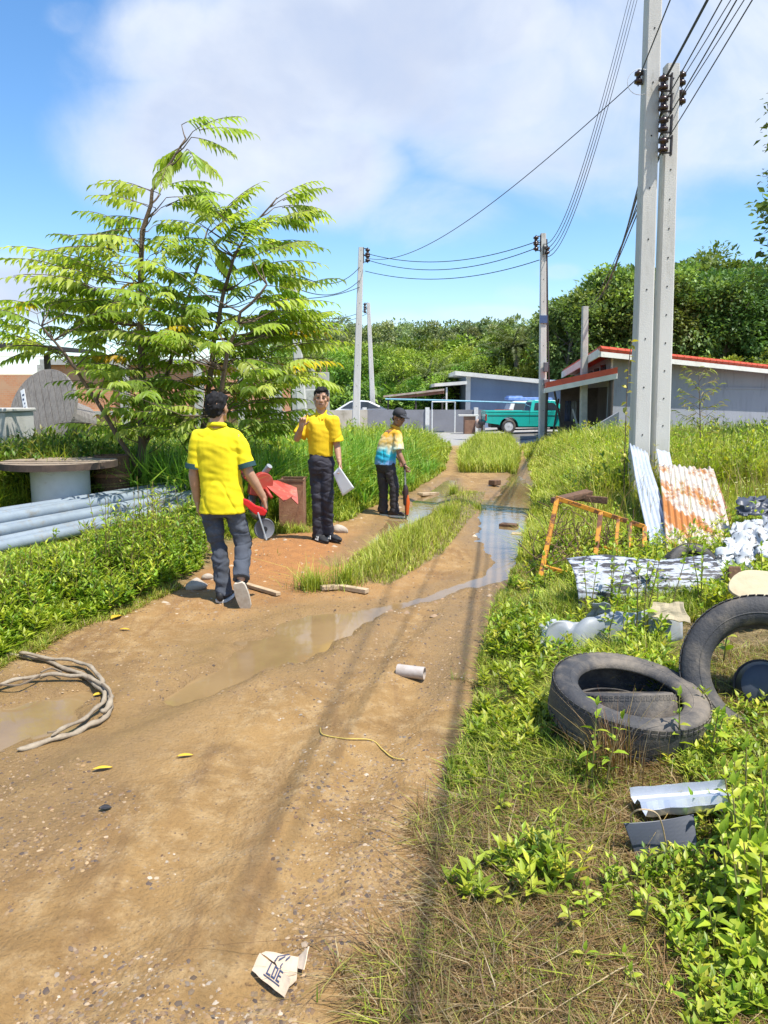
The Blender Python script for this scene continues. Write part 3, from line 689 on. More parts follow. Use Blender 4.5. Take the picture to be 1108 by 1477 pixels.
# ================================================================== POLES
def pole(name, label, p_base, p_top, wb, wt, db, dt, group=None, holes=True, step=.5, sink=.4, mat_=None, hh=.0095):
    """square tapering concrete pole; base / top are world points on the axis"""
    a = Vector(p_base); b_ = Vector(p_top)
    root = thing(name, label, 'utility pole', a, 0, group)
    ax = (b_ - a).normalized()
    mb = MB(); a2 = a - ax * sink
    ch = .18
    def ring(p, w, d):
        w /= 2; d /= 2; q = ch * w
        return [p + Vector(v) for v in ((-w + q, -d, 0), (w - q, -d, 0), (w, -d + q, 0), (w, d - q, 0), (w - q, d, 0), (-w + q, d, 0), (-w, d - q, 0), (-w, -d + q, 0))]
    rs = []
    K = 8
    for i in range(K + 1):
        t = i / K; rs.append(ring(a2.lerp(b_, t), wb + (wt - wb) * t, db + (dt - db) * t))
    vs = [v for r in rs for v in r]; fs = [(i * 8 + j, i * 8 + (j + 1) % 8, (i + 1) * 8 + (j + 1) % 8, (i + 1) * 8 + j) for i in range(K) for j in range(8)]
    fs += [tuple(range(7, -1, -1)), tuple(K * 8 + j for j in range(8))]
    mb.add(vs, fs)
    if holes:
        hb = mb; L = (b_ - a).length; z = .35; k = 0
        while z < L - .12:
            t = (z + sink) / (L + sink); p = a2.lerp(b_, t); d = (db + (dt - db) * t) / 2
            hb.lathe([(hh, -.004), (hh, .004)], 10, Matrix.Translation(p + Vector((0, -d - .0015, 0))) @ Matrix.Rotation(R(90), 4, 'X'), mi=1)
            k += 1; z += step if (z < L - 1.6) else step * .5
    mb.build('shaft', [mat_ or CONC, HOLE], root)
    return root
def rack(root, p, side=-1, n=1, s=1.0):
    """spool insulator on a U bracket, sticking out along x"""
    p = Vector(p); mb = MB(); w = .11 * s
    for dz in (.075 * s, -.075 * s): mb.box(p + Vector((side * w / 2, -.0, dz)), (w, .03 * s, .012 * s))
    mb.box(p + Vector((side * .006, 0, 0)), (.014 * s, .05 * s, .20 * s)); mb.tube([p + Vector((side * w * .82, 0, -.10 * s)), p + Vector((side * w * .82, 0, .10 * s))], .008 * s, 6)
    f = mb.build('insulator_bracket', BLK, root)
    m2 = MB(); prof = [(.02, -.065), (.05, -.062), (.052, -.03), (.03, -.02), (.03, .0), (.03, .02), (.052, .03), (.05, .062), (.02, .065)]
    m2.lathe([(r * s, z * s) for r, z in prof], 14, Matrix.Translation(p + Vector((side * w * .82, 0, 0))))
    m2.build('insulator', PORC, f, smooth=True)
    return p + Vector((side * w * .82, -.03, 0))

# near pair, right side
YB = 10.0
def on(px, py, Y): return Pd(px, py, Y)
pa = on(921, 700, YB); pa.z = h1(pa.x, pa.y); pa_t = on(942, 0, YB); ta = pa + (pa_t - pa) * ((8.4 - pa.z) / (pa_t.z - pa.z))
P1 = pole('concrete_pole', 'tallest pale concrete pole, its top outside the photo, behind the rusty corrugated sheets', pa, ta, .235, .16, .23, .16, step=.62)
pb = on(950, 700, YB + .12); pb.z = h1(pb.x, pb.y); pb_t = on(968.5, 95, YB + .12)
P2 = pole('concrete_pole', 'shorter thick concrete pole with rounded top, standing right against the tallest pole', pb, pb_t, .225, .165, .22, .17, step=.36)
RK = []
for py in (128, 157, 187, 216):
    q = on(958.5, py, YB); RK.append(rack(P2, Vector((q.x + .03, YB - .16, q.z)), -1, s=1.15))
RKR = [rack(P2, Vector((on(977, py, YB).x, YB + .1, on(977, py, YB).z)), 1, s=1.05) for py in (109, 136)]
q = on(931.5, 112, YB); RKL = rack(P1, Vector((q.x, YB, q.z)), -1, s=1.0)
mb = MB()   # loose white loop of wire on the left insulator
c0 = RKL + Vector((.02, -.05, -.02))
mb.tube([c0 + Vector((.16 * math.cos(a) - .02, 0, .15 * math.sin(a) - .06)) for a in np.linspace(.2, 5.4, 22)], .004, 5)
mb.build('wire_loop', mat('white_wire', (.6, .6, .62), rough=.5), P1)
# mid pole by the pickup, small bare pole, left poles
YM = 28.6
mbse = on(782.5, 637, YM); mtop = on(783.5, 337, YM); mbse.z = h1(mbse.x, YM)
P3 = pole('concrete_pole', 'concrete pole in front of the green pickup with meter boxes on its side', mbse, mtop, .29, .19, .26, .18, step=.8, hh=.014)
mb = MB()
for py, w, h in ((530, .16, .36), (552, .18, .22), (563, .14, .2)):
    q = on(786, py, YM); mb.box(q + Vector((-.02, -.24, 0)), (w, .16, h))
mb.builds('meter_box', mat('meter_grey', (.13, .13, .14), rough=.5), P3, bevel=.02)
mb = MB(); q = on(783, 461, YM); mb.box(q + Vector((0, -.12, 0)), (.28, .06, .28)); mb.build('sign_plate', mat('blue_plate', (.06, .10, .22), rough=.5), P3)
mb = MB(); mb.tube([on(788.5, 345, YM), on(790, 470, YM), on(792, 560, YM)], .035, 6); mb.build('conduit', BLK, P3)
RM = [rack(P3, Vector((on(779.5, y, YM).x, YM - .05, on(779.5, y, YM).z)), -1, s=1.9) for y in (347, 356)]
rack(P3, Vector((on(783, 362, YM).x, YM - .1, on(783, 362, YM).z)), 1, s=1.7)
YS = 26.0
q0 = on(841, 640, YS); q0.z = h1(q0.x, YS); P4 = pole('concrete_post', 'short bare post in front of the red edged garage roof', q0, on(844, 442, YS), .26, .19, .22, .18, holes=False, mat_=CONC2)
YL = 34.0
q0 = on(513, 628, YL); q0.z = h1(q0.x, YL); P5 = pole('concrete_pole', 'tall stained pole left of the carport, carrying three wires', q0, on(521, 357, YL), .36, .22, .3, .2, step=.9, hh=.014)
RL = [rack(P5, Vector((on(524.5, y, YL).x, YL - .05, on(524.5, y, YL).z)), 1, s=2.0) for y in (364, 373)]
YL2 = 44.0
q0 = on(539, 615, YL2); q0.z = h1(q0.x, YL2); P6 = pole('concrete_pole', 'thinner leaning pole just right of the tall stained pole', q0, on(531.5, 437, YL2), .34, .2, .3, .2, step=1.2, hh=.014)
[rack(P6, Vector((on(530.5, y, YL2).x, YL2 - .05, on(530.5, y, YL2).z)), -1, s=1.8) for y in (441, 448)]
YT = 22.0
q0 = on(440, 650, YT); q0.z = h1(q0.x, YT); P7 = pole('concrete_pole', 'leaning pale pole half hidden by the right side of the feathery tree', q0, on(421, 386, YT), .31, .21, .3, .2, step=.7, hh=.013)

# ================================================================== CABLES
def cable(pts, r, label, group, m_=None, name='overhead_cable'):
    mb = MB(); mb.tube(pts, r, 6, cap=True); o = mb.build(name, m_ or CABLE, smooth=True); return tag(o, label, 'cable', group)
def sag(a, b, s, n=24):
    a = Vector(a); b = Vector(b)
    return [a.lerp(b, i / n) - Vector((0, 0, s * 4 * (i / n) * (1 - i / n))) for i in range(n + 1)]
# bundle from the near poles, overhead and back past the camera
ends = [(.98, 7.3, .009), (.94, 7.1, .010), (.90, 6.95, .010), (.86, 6.8, .009), (1.3, 7.0, .008), (1.36, 7.05, .008)]
srcs = RK + RKR
for i, (s_, (ex, ez, r)) in enumerate(zip(srcs, ends)):
    cable(sag(s_, (ex, -9.5, ez), .30, 40), r * .75, 'black overhead cable running from the insulators of the shorter near pole towards the viewer', 'cables from the near pole towards the viewer')
cable(sag(RK[0] + Vector((.02, 0, .06)), (.92, -9.5, 7.2), .30, 40), .0145, 'thickest black cable of the overhead run above the shorter near pole', None)
cable(sag(RKL, (.2, -9.5, 7.4), .3, 30), list(np.linspace(.008, .0035, 31)), 'thin wire passing up in front of the tallest pole', None)
# continuing down to the house on the right
hb_ = Pd(872, 425, 40)
for i, s_ in enumerate(RK + RKR[1:]):
    cable(sag(s_, hb_ + Vector((-.25 * i, 0, -.22 * i)), .45, 30), .011 + .006 * (i == 1), 'black cable dropping from the near poles to the trees behind the garage roof', 'cables from the near pole to the far trees')
# mid pole -> past the camera on the left of the near poles
for i in range(4):   # thin out towards the viewer
    a = on(784 + i * 1.5, 352 + i * 6, YM); b = Vector((3.0 + .14 * i, 11.8, 7.75 - .02 * i)); c_ = Vector((.3 + .25 * i, -10, 7.6))
    tp = on(909 + i * 4.2, -10, 11.8)
    pts = [a + (tp - a) * t - Vector((0, 0, .95 * 4 * t * (1 - t))) for t in np.linspace(0, 1, 22)]
    pts += [tp.lerp(tp + (tp - a) * .9 + Vector((0, 0, -.6)), t) for t in np.linspace(.08, 1, 8)]
    cable(pts, list(np.interp(range(len(pts)), [0, 14, 21, len(pts)], [.014, .008, .0035, .002])), 'thin wire of the four sweeping from the pole by the pickup over the road', 'wires from the pickup pole over the road')
cable(sag(RKL, on(528, 372, YL), .75, 40), list(np.linspace(.006, .013, 41)), 'single long wire from the tallest pole across the sky to the tall stained pole', None)
for i, (y0, y1, sg) in enumerate([(365, 347, .55), (374, 356, .62), (391, 375, .50)]):
    cable(sag(on(527, y0, YL), on(778, y1, YM), sg), .015, 'wire strung between the tall stained pole and the pickup pole', 'wires between the stained pole and the pickup pole')
for i, (x0, y0, x1, y1, Y1, sg) in enumerate([(519, 385, 424, 392, YT, .5), (519, 404, 424, 414, YT, .4), (519, 414, 300, 420, 15, .3), (530, 445, 440, 455, 30, .3), (530, 452, 440, 458, 30, .3)]):
    cable(sag(on(x0, y0, YL if y0 < 440 else YL2), on(x1, y1, Y1), sg), .014, 'thin wire leading left from the distant poles behind the feathery tree', 'wires behind the feathery tree')
cable([on(425, 392, YT), on(360, 400, 18), on(250, 412, 14.5), on(120, 425, 12.5)], .008, 'lowest wire crossing behind the crown of the feathery tree', None)

# ================================================================== PRECAST CONCRETE COLUMNS (left, behind the man with paper)
for (px, y0, y1, w, Y, lab) in [(446, 532, 600, .34, 24.5, 'short precast column stub with rebar, left one of the pair behind the talking man'),
                                (467, 537, 600, .34, 24.9, 'short precast column stub with rebar, right above the talking man'),
                                (397, 532, 600, .40, 26, 'white column stub beside the far brick house, right of the tree')]:
    a = on(px, y0, Y); g = h1(a.x, Y); root = thing('concrete_column', lab, 'column', (a.x, Y, g))
    mb = MB(); mb.box((a.x, Y, (a.z + g) / 2), (w, w, a.z - g)); mb.build('shaft', CONC2, root, bevel=.01)
    mb = MB()
    for sx_ in (-1, 1):
        for sy_ in (-1, 1): mb.tube([(a.x + sx_ * w * .3, Y + sy_ * w * .3, a.z - .05), (a.x + sx_ * w * .3, Y + sy_ * w * .3, a.z + .32)], .012, 5)
    mb.builds('rebar', RUSTB, root)
a = on(444, 562, 23.6); g = h1(a.x, 23.6)
mb = MB(); mb.box((a.x, 23.6, (a.z + g) / 2), (.95, .4, a.z - g)); o = mb.build('concrete_block', CONC2, bevel=.02); tag(o, 'wide stained concrete block at the foot of the two column stubs', 'concrete block')

# ================================================================== CABLE SPOOL, DRUM, PLANKS
sx0 = on(88, 700, 9.0).x; sz = h1(sx0, 9.0)
root = thing('cable_spool', 'white cable spool standing upright with a round weathered wooden top', 'cable spool', (sx0, 9.0, sz))
zt = on(88, 668, 9.0).z
mb = MB(); mb.lathe([(.335, sz + .05), (.335, zt - .03)], 36, Matrix.Translation((sx0, 9, 0))); mb.build('drum', WHITEP, root, smooth='angle')
def flange(z0, nm):
    mb = MB(); n = 9; r = .655
    for i in range(n):
        y0 = -r + 2 * r * i / n + .004; y1 = -r + 2 * r * (i + 1) / n - .004; ym = 0
        w0 = math.sqrt(max(r * r - y0 * y0, .002)); w1 = math.sqrt(max(r * r - y1 * y1, .002)); k = 5
        top = []
        L = [(-math.sqrt(max(r * r - yy * yy, .002)), yy) for yy in np.linspace(y0, y1, k)]; RR = [(-p[0], p[1]) for p in L][::-1]
        ring = RR[::-1] + L[::-1]
        dz = rng.uniform(-.006, .006)
        mb.add([(sx0 + p[0], 9 + p[1], z0 - .028 + dz) for p in ring] + [(sx0 + p[0], 9 + p[1], z0 + .028 + dz) for p in ring],
               [tuple(range(2 * k - 1, -1, -1)), tuple(range(2 * k, 4 * k))] + [(j, (j + 1) % (2 * k), (j + 1) % (2 * k) + 2 * k, j + 2 * k) for j in range(2 * k)])
    f = mb.build(nm, WOODO, root)
    rb = MB(); rb.lathe([(r + .002, z0 - .045), (r + .012, z0 - .045), (r + .012, z0 + .030), (r + .002, z0 + .030)], 48, Matrix.Translation((sx0, 9, 0)), closed=True); rb.build('rim_band', mat('dark_rim', (.06, .04, .03), (.11, .07, .05), rough=.8), f)
flange(zt, 'top_flange'); flange(sz + .05, 'bottom_flange')
# dark stump / board beside it
q = on(163, 700, 9.6); root = thing('wooden_barrel', 'dark brown rusty barrel between the white spool and the tree', 'barrel', (q.x, 9.6, h1(q.x, 9.6)))
mb = MB(); z0 = h1(q.x, 9.6); zz = on(163, 655, 9.6).z
mb.lathe([(.20, z0), (.23, z0 + .2), (.235, z0 + .45), (.21, zz - .01), (.19, zz - .01), (.18, zz - .05), (0, zz - .05)], 20, Matrix.Translation((q.x, 9.6, 0))); mb.build('staves', WOODB, root, smooth='angle')
mb = MB()
for z in (z0 + .15, z0 + .5): mb.lathe([(.226, z), (.243, z), (.243, z + .04), (.226, z + .04)], 24, Matrix.Translation((q.x, 9.6, 0)), closed=True)
mb.builds('hoop', RUSTB, root)
# huge grey plank reel leaning behind
q = on(62, 592, 13.0); root = thing('plank_reel', 'huge grey plank reel tilted at the left edge with a white strip across it', 'wooden reel', q)
Mr = Matrix.Translation(q) @ Matrix.Rotation(R(-14), 4, 'Z') @ Matrix.Rotation(R(-24), 4, 'Y') @ Matrix.Rotation(R(-20), 4, 'X')
mb = MB(); n = 11; r = .74
for i in range(n):
    x0 = -r + 2 * r * i / n + .006; x1 = -r + 2 * r * (i + 1) / n - .006
    e = lambda x: math.sqrt(max(r * r - x * x, .02))
    mb.hexa([Mr @ Vector(v) for v in ((x0, -.03, -e(x0)), (x1, -.03, -e(x1)), (x1, .03, -e(x1)), (x0, .03, -e(x0)))], [Mr @ Vector(v) for v in ((x0, -.03, e(x0)), (x1, -.03, e(x1)), (x1, .03, e(x1)), (x0, .03, e(x0)))])
mb.build('front_flange', WOODG, root)
mb = MB(); mb.lathe([(.36, -.9), (.36, .0)], 24, Mr @ Matrix.Rotation(R(90), 4, 'X') @ Matrix.Translation((0, 0, .0))); mb.build('core', WOODG, root)
mb = MB(); mb.box(Mr @ Vector((-.32, -.042, .12)), (.085, .01, .86), (Mr.to_3x3()))
for k in range(9): mb.box(Mr @ Vector((-.32 + .008 * (-1) ** k, -.049, .44 - .085 * k)), (.045 - .012 * (k % 3), .004, .03 + .01 * (k % 2)), Mr.to_3x3(), mi=1)
mb.build('label_strip', [WHITEP, INK], root)
# whitish block at the left edge
q = on(12, 620, 11.5); q.z = h1(q.x, q.y)
mb = MB(); zz = on(12, 594, 11.5).z; mb.box((q.x - .35, 11.5, (q.z + zz) / 2 - .1), (1.1, .9, zz - q.z + .2)); mb.box((q.x - .35, 11.5, zz + .03), (1.16, .96, .055)); tag(mb.build('concrete_tank', CONC2, bevel=.015), 'pale concrete tank with a thin lid at the left edge below the plank reel', 'tank')

# ================================================================== PVC PIPES
d_ = Vector((1.75, 3.55, -.02)).normalized(); side = Vector((d_.y, -d_.x, 0)).normalized()
o0 = Vector((-4.45, 6.15, 0)); rad = .060
rows = [(0, [-2, -1, 0, 1, 2, 3, 4.1]), (1, [-1.5, -.5, .5, 1.5, 2.6]), (2, [-1.1, .1, 1.2])]
lab = {2: 'grey plastic pipe on the top layer of the stack beside the white spool', 1: 'grey plastic pipe in the middle layer of the stack beside the white spool', 0: 'grey plastic pipe in the bottom layer, half buried in the weeds'}
for lv, offs in rows:
    for j in offs:
        st_ = o0 - d_ * rng.uniform(.4, 1.2) + side * (j * rad * 2.12 - .1); L = 5.0 + rng.uniform(-.45, .35)
        a = st_ + Vector((0, 0, .24 + lv * rad * 1.78 + rng.uniform(-.01, .01))); b_ = a + d_ * L + side * rng.uniform(-.09, .09) + Vector((0, 0, .12 - .03 * lv))
        root = thing('plastic_pipe', lab[lv], 'pipe', a, 0, 'grey pipes stacked left of the road'); root['group'] = 'grey pipes stacked left of the road, layer %s' % ('bottom', 'middle', 'top')[lv]
        mb = MB(); k = 14
        pts = [a.lerp(b_, t) for t in (0, .5, .93)]
        mb.tube(pts, rad, k, cap=False); mb.tube([b_, a.lerp(b_, .5), a], rad * .92, k, cap=False)
        for (pp, s_) in ((a, 1),):
            x_ = d_.cross(Vector((0, 0, 1))).normalized(); u_ = x_.cross(d_)
        mb.build('pipe_body', PVC, root, smooth=True)
        mb = MB(); mb.tube([a.lerp(b_, .925), a.lerp(b_, .935), a.lerp(b_, .998), b_], [rad, rad * 1.12, rad * 1.12, rad * 1.10], k, cap=False); mb.tube([b_, a.lerp(b_, .94)], rad * .98, k, cap=False); mb.build('pipe_socket', PVC, root, smooth=True)

# ================================================================== FEATHERY TREE
def pinnate(org, tip, n_pairs, ll, cols, V, F, CL, droop=.25, r=random, wide=.27):
    """compound leaf: arching rachis with drooping leaflets"""
    org = Vector(org); tip = Vector(tip); L = (tip - org).length; d = (tip - org).normalized()
    sd_ = d.cross(Vector((0, 0, 1)));  sd_ = sd_.normalized() if sd_.length > .05 else Vector((1, 0, 0))
    base_c = np.array(cols[r.randrange(len(cols))]) * r.uniform(.8, 1.2); last = org
    rp = []
    for k in range(n_pairs + 1):
        t = k / n_pairs; p = org.lerp(tip, t) + Vector((0, 0, L * droop * (t * (1 - t) * 1.6 - .12 * t * t))); rp.append(p)
        if t < .12: continue
        sz_ = ll * (.55 + .75 * math.sin(min(1, t * 1.15) * math.pi * .8 + .25)) * r.uniform(.85, 1.15)
        for s in ((-1, 1) if k < n_pairs else (0,)):
            dd = (d * (.55 + .3 * t) + sd_ * s * .75 + Vector((0, 0, -.45 - .35 * r.random()))).normalized()
            V.append(tuple(p)); F.append(tuple(dd)); CL.append((sz_, tuple(base_c * r.uniform(.85, 1.18))))
    return rp
troot = thing('feathery_tree', 'tall feathery tree with drooping compound leaves and yellow tips, left of the road', 'tree', (on(205, 690, 10).x, 10.0, h1(on(205, 690, 10).x, 10.0)))
TY = 10.0
def T3(px, py, dy=0.0): return Pd(px, py, TY + dy)
trunks = [
 [(205, 700, 0, .060), (206, 610, 0, .052), (203, 500, .0, .045), (202, 410, .05, .038), (206, 335, .05, .030), (222, 275, 0, .022), (245, 235, 0, .016), (268, 200, 0, .009)],
 [(285, 700, .3, .045), (296, 600, .3, .040), (310, 490, .2, .033), (322, 420, .2, .026), (338, 370, .15, .018), (365, 325, .1, .013), (400, 285, .1, .008)],
 [(300, 700, -.3, .040), (312, 600, -.4, .034), (330, 500, -.6, .026), (350, 450, -.7, .018), (385, 410, -.8, .010)],
 [(203, 660, .1, .040), (235, 560, .5, .032), (258, 470, .8, .026), (285, 390, .9, .018), (300, 330, .9, .010)],
 [(207, 690, -.1, .036), (150, 600, -.4, .028), (110, 530, -.6, .020), (60, 470, -.8, .012)],
]
sprays = [  # x0,y0 -> x1,y1 of single leaves read off the crown
 (278, 190, 362, 170), (276, 198, 342, 222), (270, 215, 290, 245), (262, 210, 238, 245), (262, 180, 300, 170), (250, 235, 215, 265),
 (232, 280, 125, 262), (225, 300, 122, 284), (214, 318, 130, 320), (210, 330, 118, 345), (207, 350, 75, 340), (203, 365, 60, 362), (196, 380, 60, 385),
 (190, 400, 0, 352), (180, 410, 0, 372), (170, 420, 5, 398), (165, 425, 30, 412), (150, 440, 70, 425), (235, 270, 300, 262), (240, 285, 340, 300), (232, 300, 330, 275),
 (285, 320, 330, 295), (300, 330, 382, 255), (300, 338, 372, 290), (320, 350, 350, 320), (302, 350, 330, 380), (338, 370, 372, 305), (352, 340, 405, 300),
 (398, 288, 480, 252), (400, 292, 475, 268), (395, 300, 472, 298), (390, 315, 455, 320), (372, 330, 475, 298), (365, 345, 420, 350), (362, 372, 465, 345), (370, 385, 465, 380), (380, 400, 462, 408),
 (385, 412, 450, 430), (360, 430, 440, 440), (330, 395, 380, 380), (345, 420, 300, 400), (322, 430, 262, 430), (310, 450, 380, 470), (300, 470, 250, 480),
 (203, 420, 140, 440), (203, 450, 120, 470), (190, 470, 95, 480), (110, 530, -10, 455), (100, 515, -20, 475), (90, 505, -15, 500), (80, 500, -10, 525), (60, 470, -40, 440),
 (165, 620, 75, 605), (150, 590, 210, 560), (205, 560, 150, 548), (205, 590, 290, 570), (215, 600, 140, 640), (235, 560, 300, 540), (258, 480, 320, 500),
 (330, 500, 400, 500), (335, 490, 420, 470), (330, 520, 420, 530), (320, 560, 400, 560), (400, 480, 508, 470), (410, 500, 510, 492), (415, 520, 505, 520), (430, 540, 500, 560), (380, 470, 470, 440), (390, 450, 480, 455), (420, 470, 500, 442),
 (312, 600, 380, 590), (312, 610, 260, 640), (300, 640, 370, 640), (290, 600, 240, 620), (250, 500, 200, 520), (280, 400, 235, 395), (265, 440, 215, 430), (300, 545, 350, 565), (250, 540, 200, 560),
 (205, 520, 130, 510), (203, 480, 260, 500), (330, 590, 440, 570), (350, 560, 450, 545)]
tb = MB(); LV, LD, LC = [], [], []
TG = [(.31, .41, .06), (.39, .47, .085), (.25, .36, .05), (.45, .51, .11), (.36, .44, .08)]
TGd = [(.20, .29, .04), (.24, .33, .05), (.17, .26, .035)]
TYl = [(.55, .42, .03), (.5, .32, .03)]
tp3 = []
for tr in trunks:
    pts = [T3(*p[:3]) for p in tr]
    # smooth
    P_ = []; Rr = []
    for i in range(len(pts) - 1):
        for t in (0, .33, .66): P_.append(pts[i].lerp(pts[i + 1], t) + Vector((rng.normal(), rng.normal(), 0)) * .012); Rr.append(tr[i][3] + (tr[i + 1][3] - tr[i][3]) * t)
    P_.append(pts[-1]); Rr.append(tr[-1][3]); tb.tube(P_, Rr, 7); tp3 += P_
def near_trunk(p):
    b = min(tp3, key=lambda q: (q - p).length + max(0, q.z - p.z + .15) * 2); return b
def limb(a, b, r0, r1):
    m_ = a.lerp(b, .5) + Vector((0, 0, -.06 * (a - b).length)); tb.tube([a, a.lerp(m_, .6), m_, m_.lerp(b, .6), b], [r0, r0 * .85, (r0 + r1) / 2, r1 * 1.2, r1], 5)
for k, (x0, y0, x1, y1) in enumerate(sprays):
    dy = random.uniform(-.7, .8); o_ = T3(x0, y0, dy * .6); t_ = T3(x1, y1, dy + random.uniform(-.35, .35))
    n_ = near_trunk(o_); limb(n_, o_, .011, .005)
    # each spray read off the photo is a short twig bearing 2-3 compound leaves
    L = (t_ - o_).length; nlf = 3 if L > .9 else random.choice((1, 2, 2))
    for j in range(nlf):
        f = .0 if j == 0 else random.uniform(.05, .35)
        oo = o_.lerp(t_, f * .8); ln = min(max(L * (1 - f * .7), .5), 1.05)
        dd = (t_ - o_).normalized(); a_ = [0, .5, -.5][j] + random.uniform(-.15, .15)
        dd = Vector((dd.x * math.cos(a_) - dd.y * math.sin(a_), dd.x * math.sin(a_) + dd.y * math.cos(a_), dd.z - .05 * j))
        if j == 0 and L > 1.05: oo = t_ - dd * 1.05; limb(o_, oo, .006, .004)
        ys_ = TYl if (j and random.random() < .03) else TG
        ln *= random.uniform(.72, 1.0); rp = pinnate(oo, oo + dd * ln, random.choice((9, 10, 11)), random.uniform(.135, .175), ys_, LV, LD, LC, droop=.16)
        tb.tube(rp, [.005] * (len(rp) - 1) + [.002], 4)
# fill inside the crown
for k in range(275):
    while True:
        px, py = (random.uniform(150, 430), random.uniform(350, 570)) if k > 225 else (random.uniform(10, 405), random.uniform(300, 650) if random.random() < .35 else random.uniform(430, 640))
        if px < 150 and py > 490: continue
        if abs(px - 245) < 215 * (1 if py > 430 else (py - 215) / 215) : break
    c_ = T3(px, py, random.gauss(0, .55)); a_ = random.uniform(0, 6.28)
    n_ = near_trunk(c_)
    if random.random() < .55: limb(n_, c_, .010, .004)
    for j in range(random.choice((1, 2, 2))):
        a2 = a_ + j * 1.3 + random.uniform(-.3, .3); ln = random.uniform(.45, .8)
        out = Vector((c_.x - n_.x, c_.y - n_.y, 0)); out = out.normalized() if out.length > .1 else Vector((math.cos(a2), math.sin(a2), 0))
        dd = (Vector((math.cos(a2), math.sin(a2), 0)) * .8 + out).normalized() + Vector((0, 0, .15))
        rp = pinnate(c_, c_ + dd.normalized() * ln, 9, .145, TG + TG + TGd if random.random() > .03 else TYl, LV, LD, LC, droop=.2); tb.tube(rp, .004, 3)
tb.build('trunk', BARK, troot, smooth=True)
def leaves_obj(name, V, D, L, m_, parent, wid=.285, tmpl=(LEAF8, LEAF8F)):
    V = np.array(V); D = np.array(D); sz_ = np.array([q[0] for q in L]); cl = np.array([q[1] for q in L])
    s, d, n = frame(D); a = rng.normal(size=len(V))[:, None] * .35; s2 = s * np.cos(a) + n * np.sin(a); n2 = n * np.cos(a) - s * np.sin(a)
    VV, FF = stamp(tmpl[0], tmpl[1], V, s2 * (sz_ * wid)[:, None], d * sz_[:, None], n2 * sz_[:, None])
    VV = VV - np.array(parent.location) if parent else VV
    return npmesh(name, VV, FF, np.repeat(np.clip(cl, .004, 1), len(tmpl[0]), 0), m_, parent)
TLEAF = leaf_mat('tree_leaf', trans=.54, rough=.42)
leaves_obj('crown', LV, LD, LC, TLEAF, troot)

# ================================================================== HOSE, PIPE PIECE, CARDBOARD, STRING, LEAVES, STICKS
def gpl(pts, lift): return [gp(x, y) + Vector((0, 0, lift)) for x, y in pts]
def smooth_path(pts, n=8):
    out = []; k = len(pts)
    for i in range(k - 1):
        p0, p1, p2, p3 = pts[max(i - 1, 0)], pts[i], pts[i + 1], pts[min(i + 2, k - 1)]
        for j in range(n):
            t = j / n; out.append(.5 * ((2 * p1) + (p2 - p0) * t + (2 * p0 - 5 * p1 + 4 * p2 - p3) * t * t + (3 * p1 - p0 - 3 * p2 + p3) * t ** 3))
    out.append(pts[-1]); return out
hz = thing('hose_coil', 'old frayed tan hose lying in loops in the wet mud at left', 'hose', gp(120, 1030))
mb = MB()
for pts, r, lf in [([(-90, 962), (-20, 950), (45, 952), (90, 966), (130, 985), (155, 1010), (157, 1032), (130, 1052), (88, 1068), (25, 1086)], .0165, .016),
               ([(-60, 1012), (0, 998), (50, 985), (100, 983), (135, 990), (156, 1005), (160, 1022), (148, 1040)], .0155, .04),
               ([(30, 951), (80, 960), (118, 965), (140, 980), (150, 996)], .013, .04), ([(152, 1008), (148, 1025), (120, 1048), (75, 1072)], .013, .04)]:
    pp = smooth_path(gpl(pts, lf)); mb.tube([p + Vector((0, 0, .006 * math.sin(i * .7))) for i, p in enumerate(pp)], [r * (1 + .16 * math.sin(i * 1.3)) for i in range(len(pp) - 1)] + [r * .3], 8, ratio=.75)
mb.build('hose_loop', HOSE, hz, smooth=True)
mb = MB()
for pts in [[(60, 985), (30, 1000), (0, 1000)], [(90, 982), (75, 976), (60, 983)], [(148, 1000), (158, 1010), (160, 1020)], [(100, 1058), (85, 1068), (70, 1071)]]:
    mb.tube(smooth_path(gpl(pts, .05), 4), .006, 5)
mb.builds('frayed_strand', mat('dark_strand', (.20, .15, .10), rough=.9), hz)

a = gp(574, 972); b_ = gp(612, 986); ax = (b_ - a); ax.z = 0; ax.normalize(); rr_ = .038
mid = (a + b_) / 2 + Vector((0, 0.02, rr_ - .006)); hl = (a - b_).length / 2 + .0
root = thing('pipe_offcut', 'short whitish offcut of plastic pipe lying on the dirt road', 'pipe', mid - Vector((0, 0, rr_)))
mb = MB(); mb.tube([mid - ax * hl, mid + ax * hl], rr_, 20, cap=False); mb.tube([mid + ax * hl, mid - ax * hl], rr_ * .88, 20, cap=False)
for s in (-1, 1):
    x_ = ax.cross(Vector((0, 0, 1))).normalized(); u_ = x_.cross(ax); n = 20; e = mid + ax * hl * s
    vs = [e + (x_ * math.cos(6.2832 * j / n) + u_ * math.sin(6.2832 * j / n)) * r for r in (rr_, rr_ * .88) for j in range(n)]
    mb.add(vs, [(j, (j + 1) % n, (j + 1) % n + n, j + n) if s > 0 else (j + n, (j + 1) % n + n, (j + 1) % n, j) for j in range(n)])
mb.build('pipe_wall', mat('offcut_plastic', (.44, .39, .35), (.36, .30, .25), rough=.5, scale=18, c3=(.42, .30, .2), s3=12, lo3=.6, hi3=.8), root, smooth='angle')

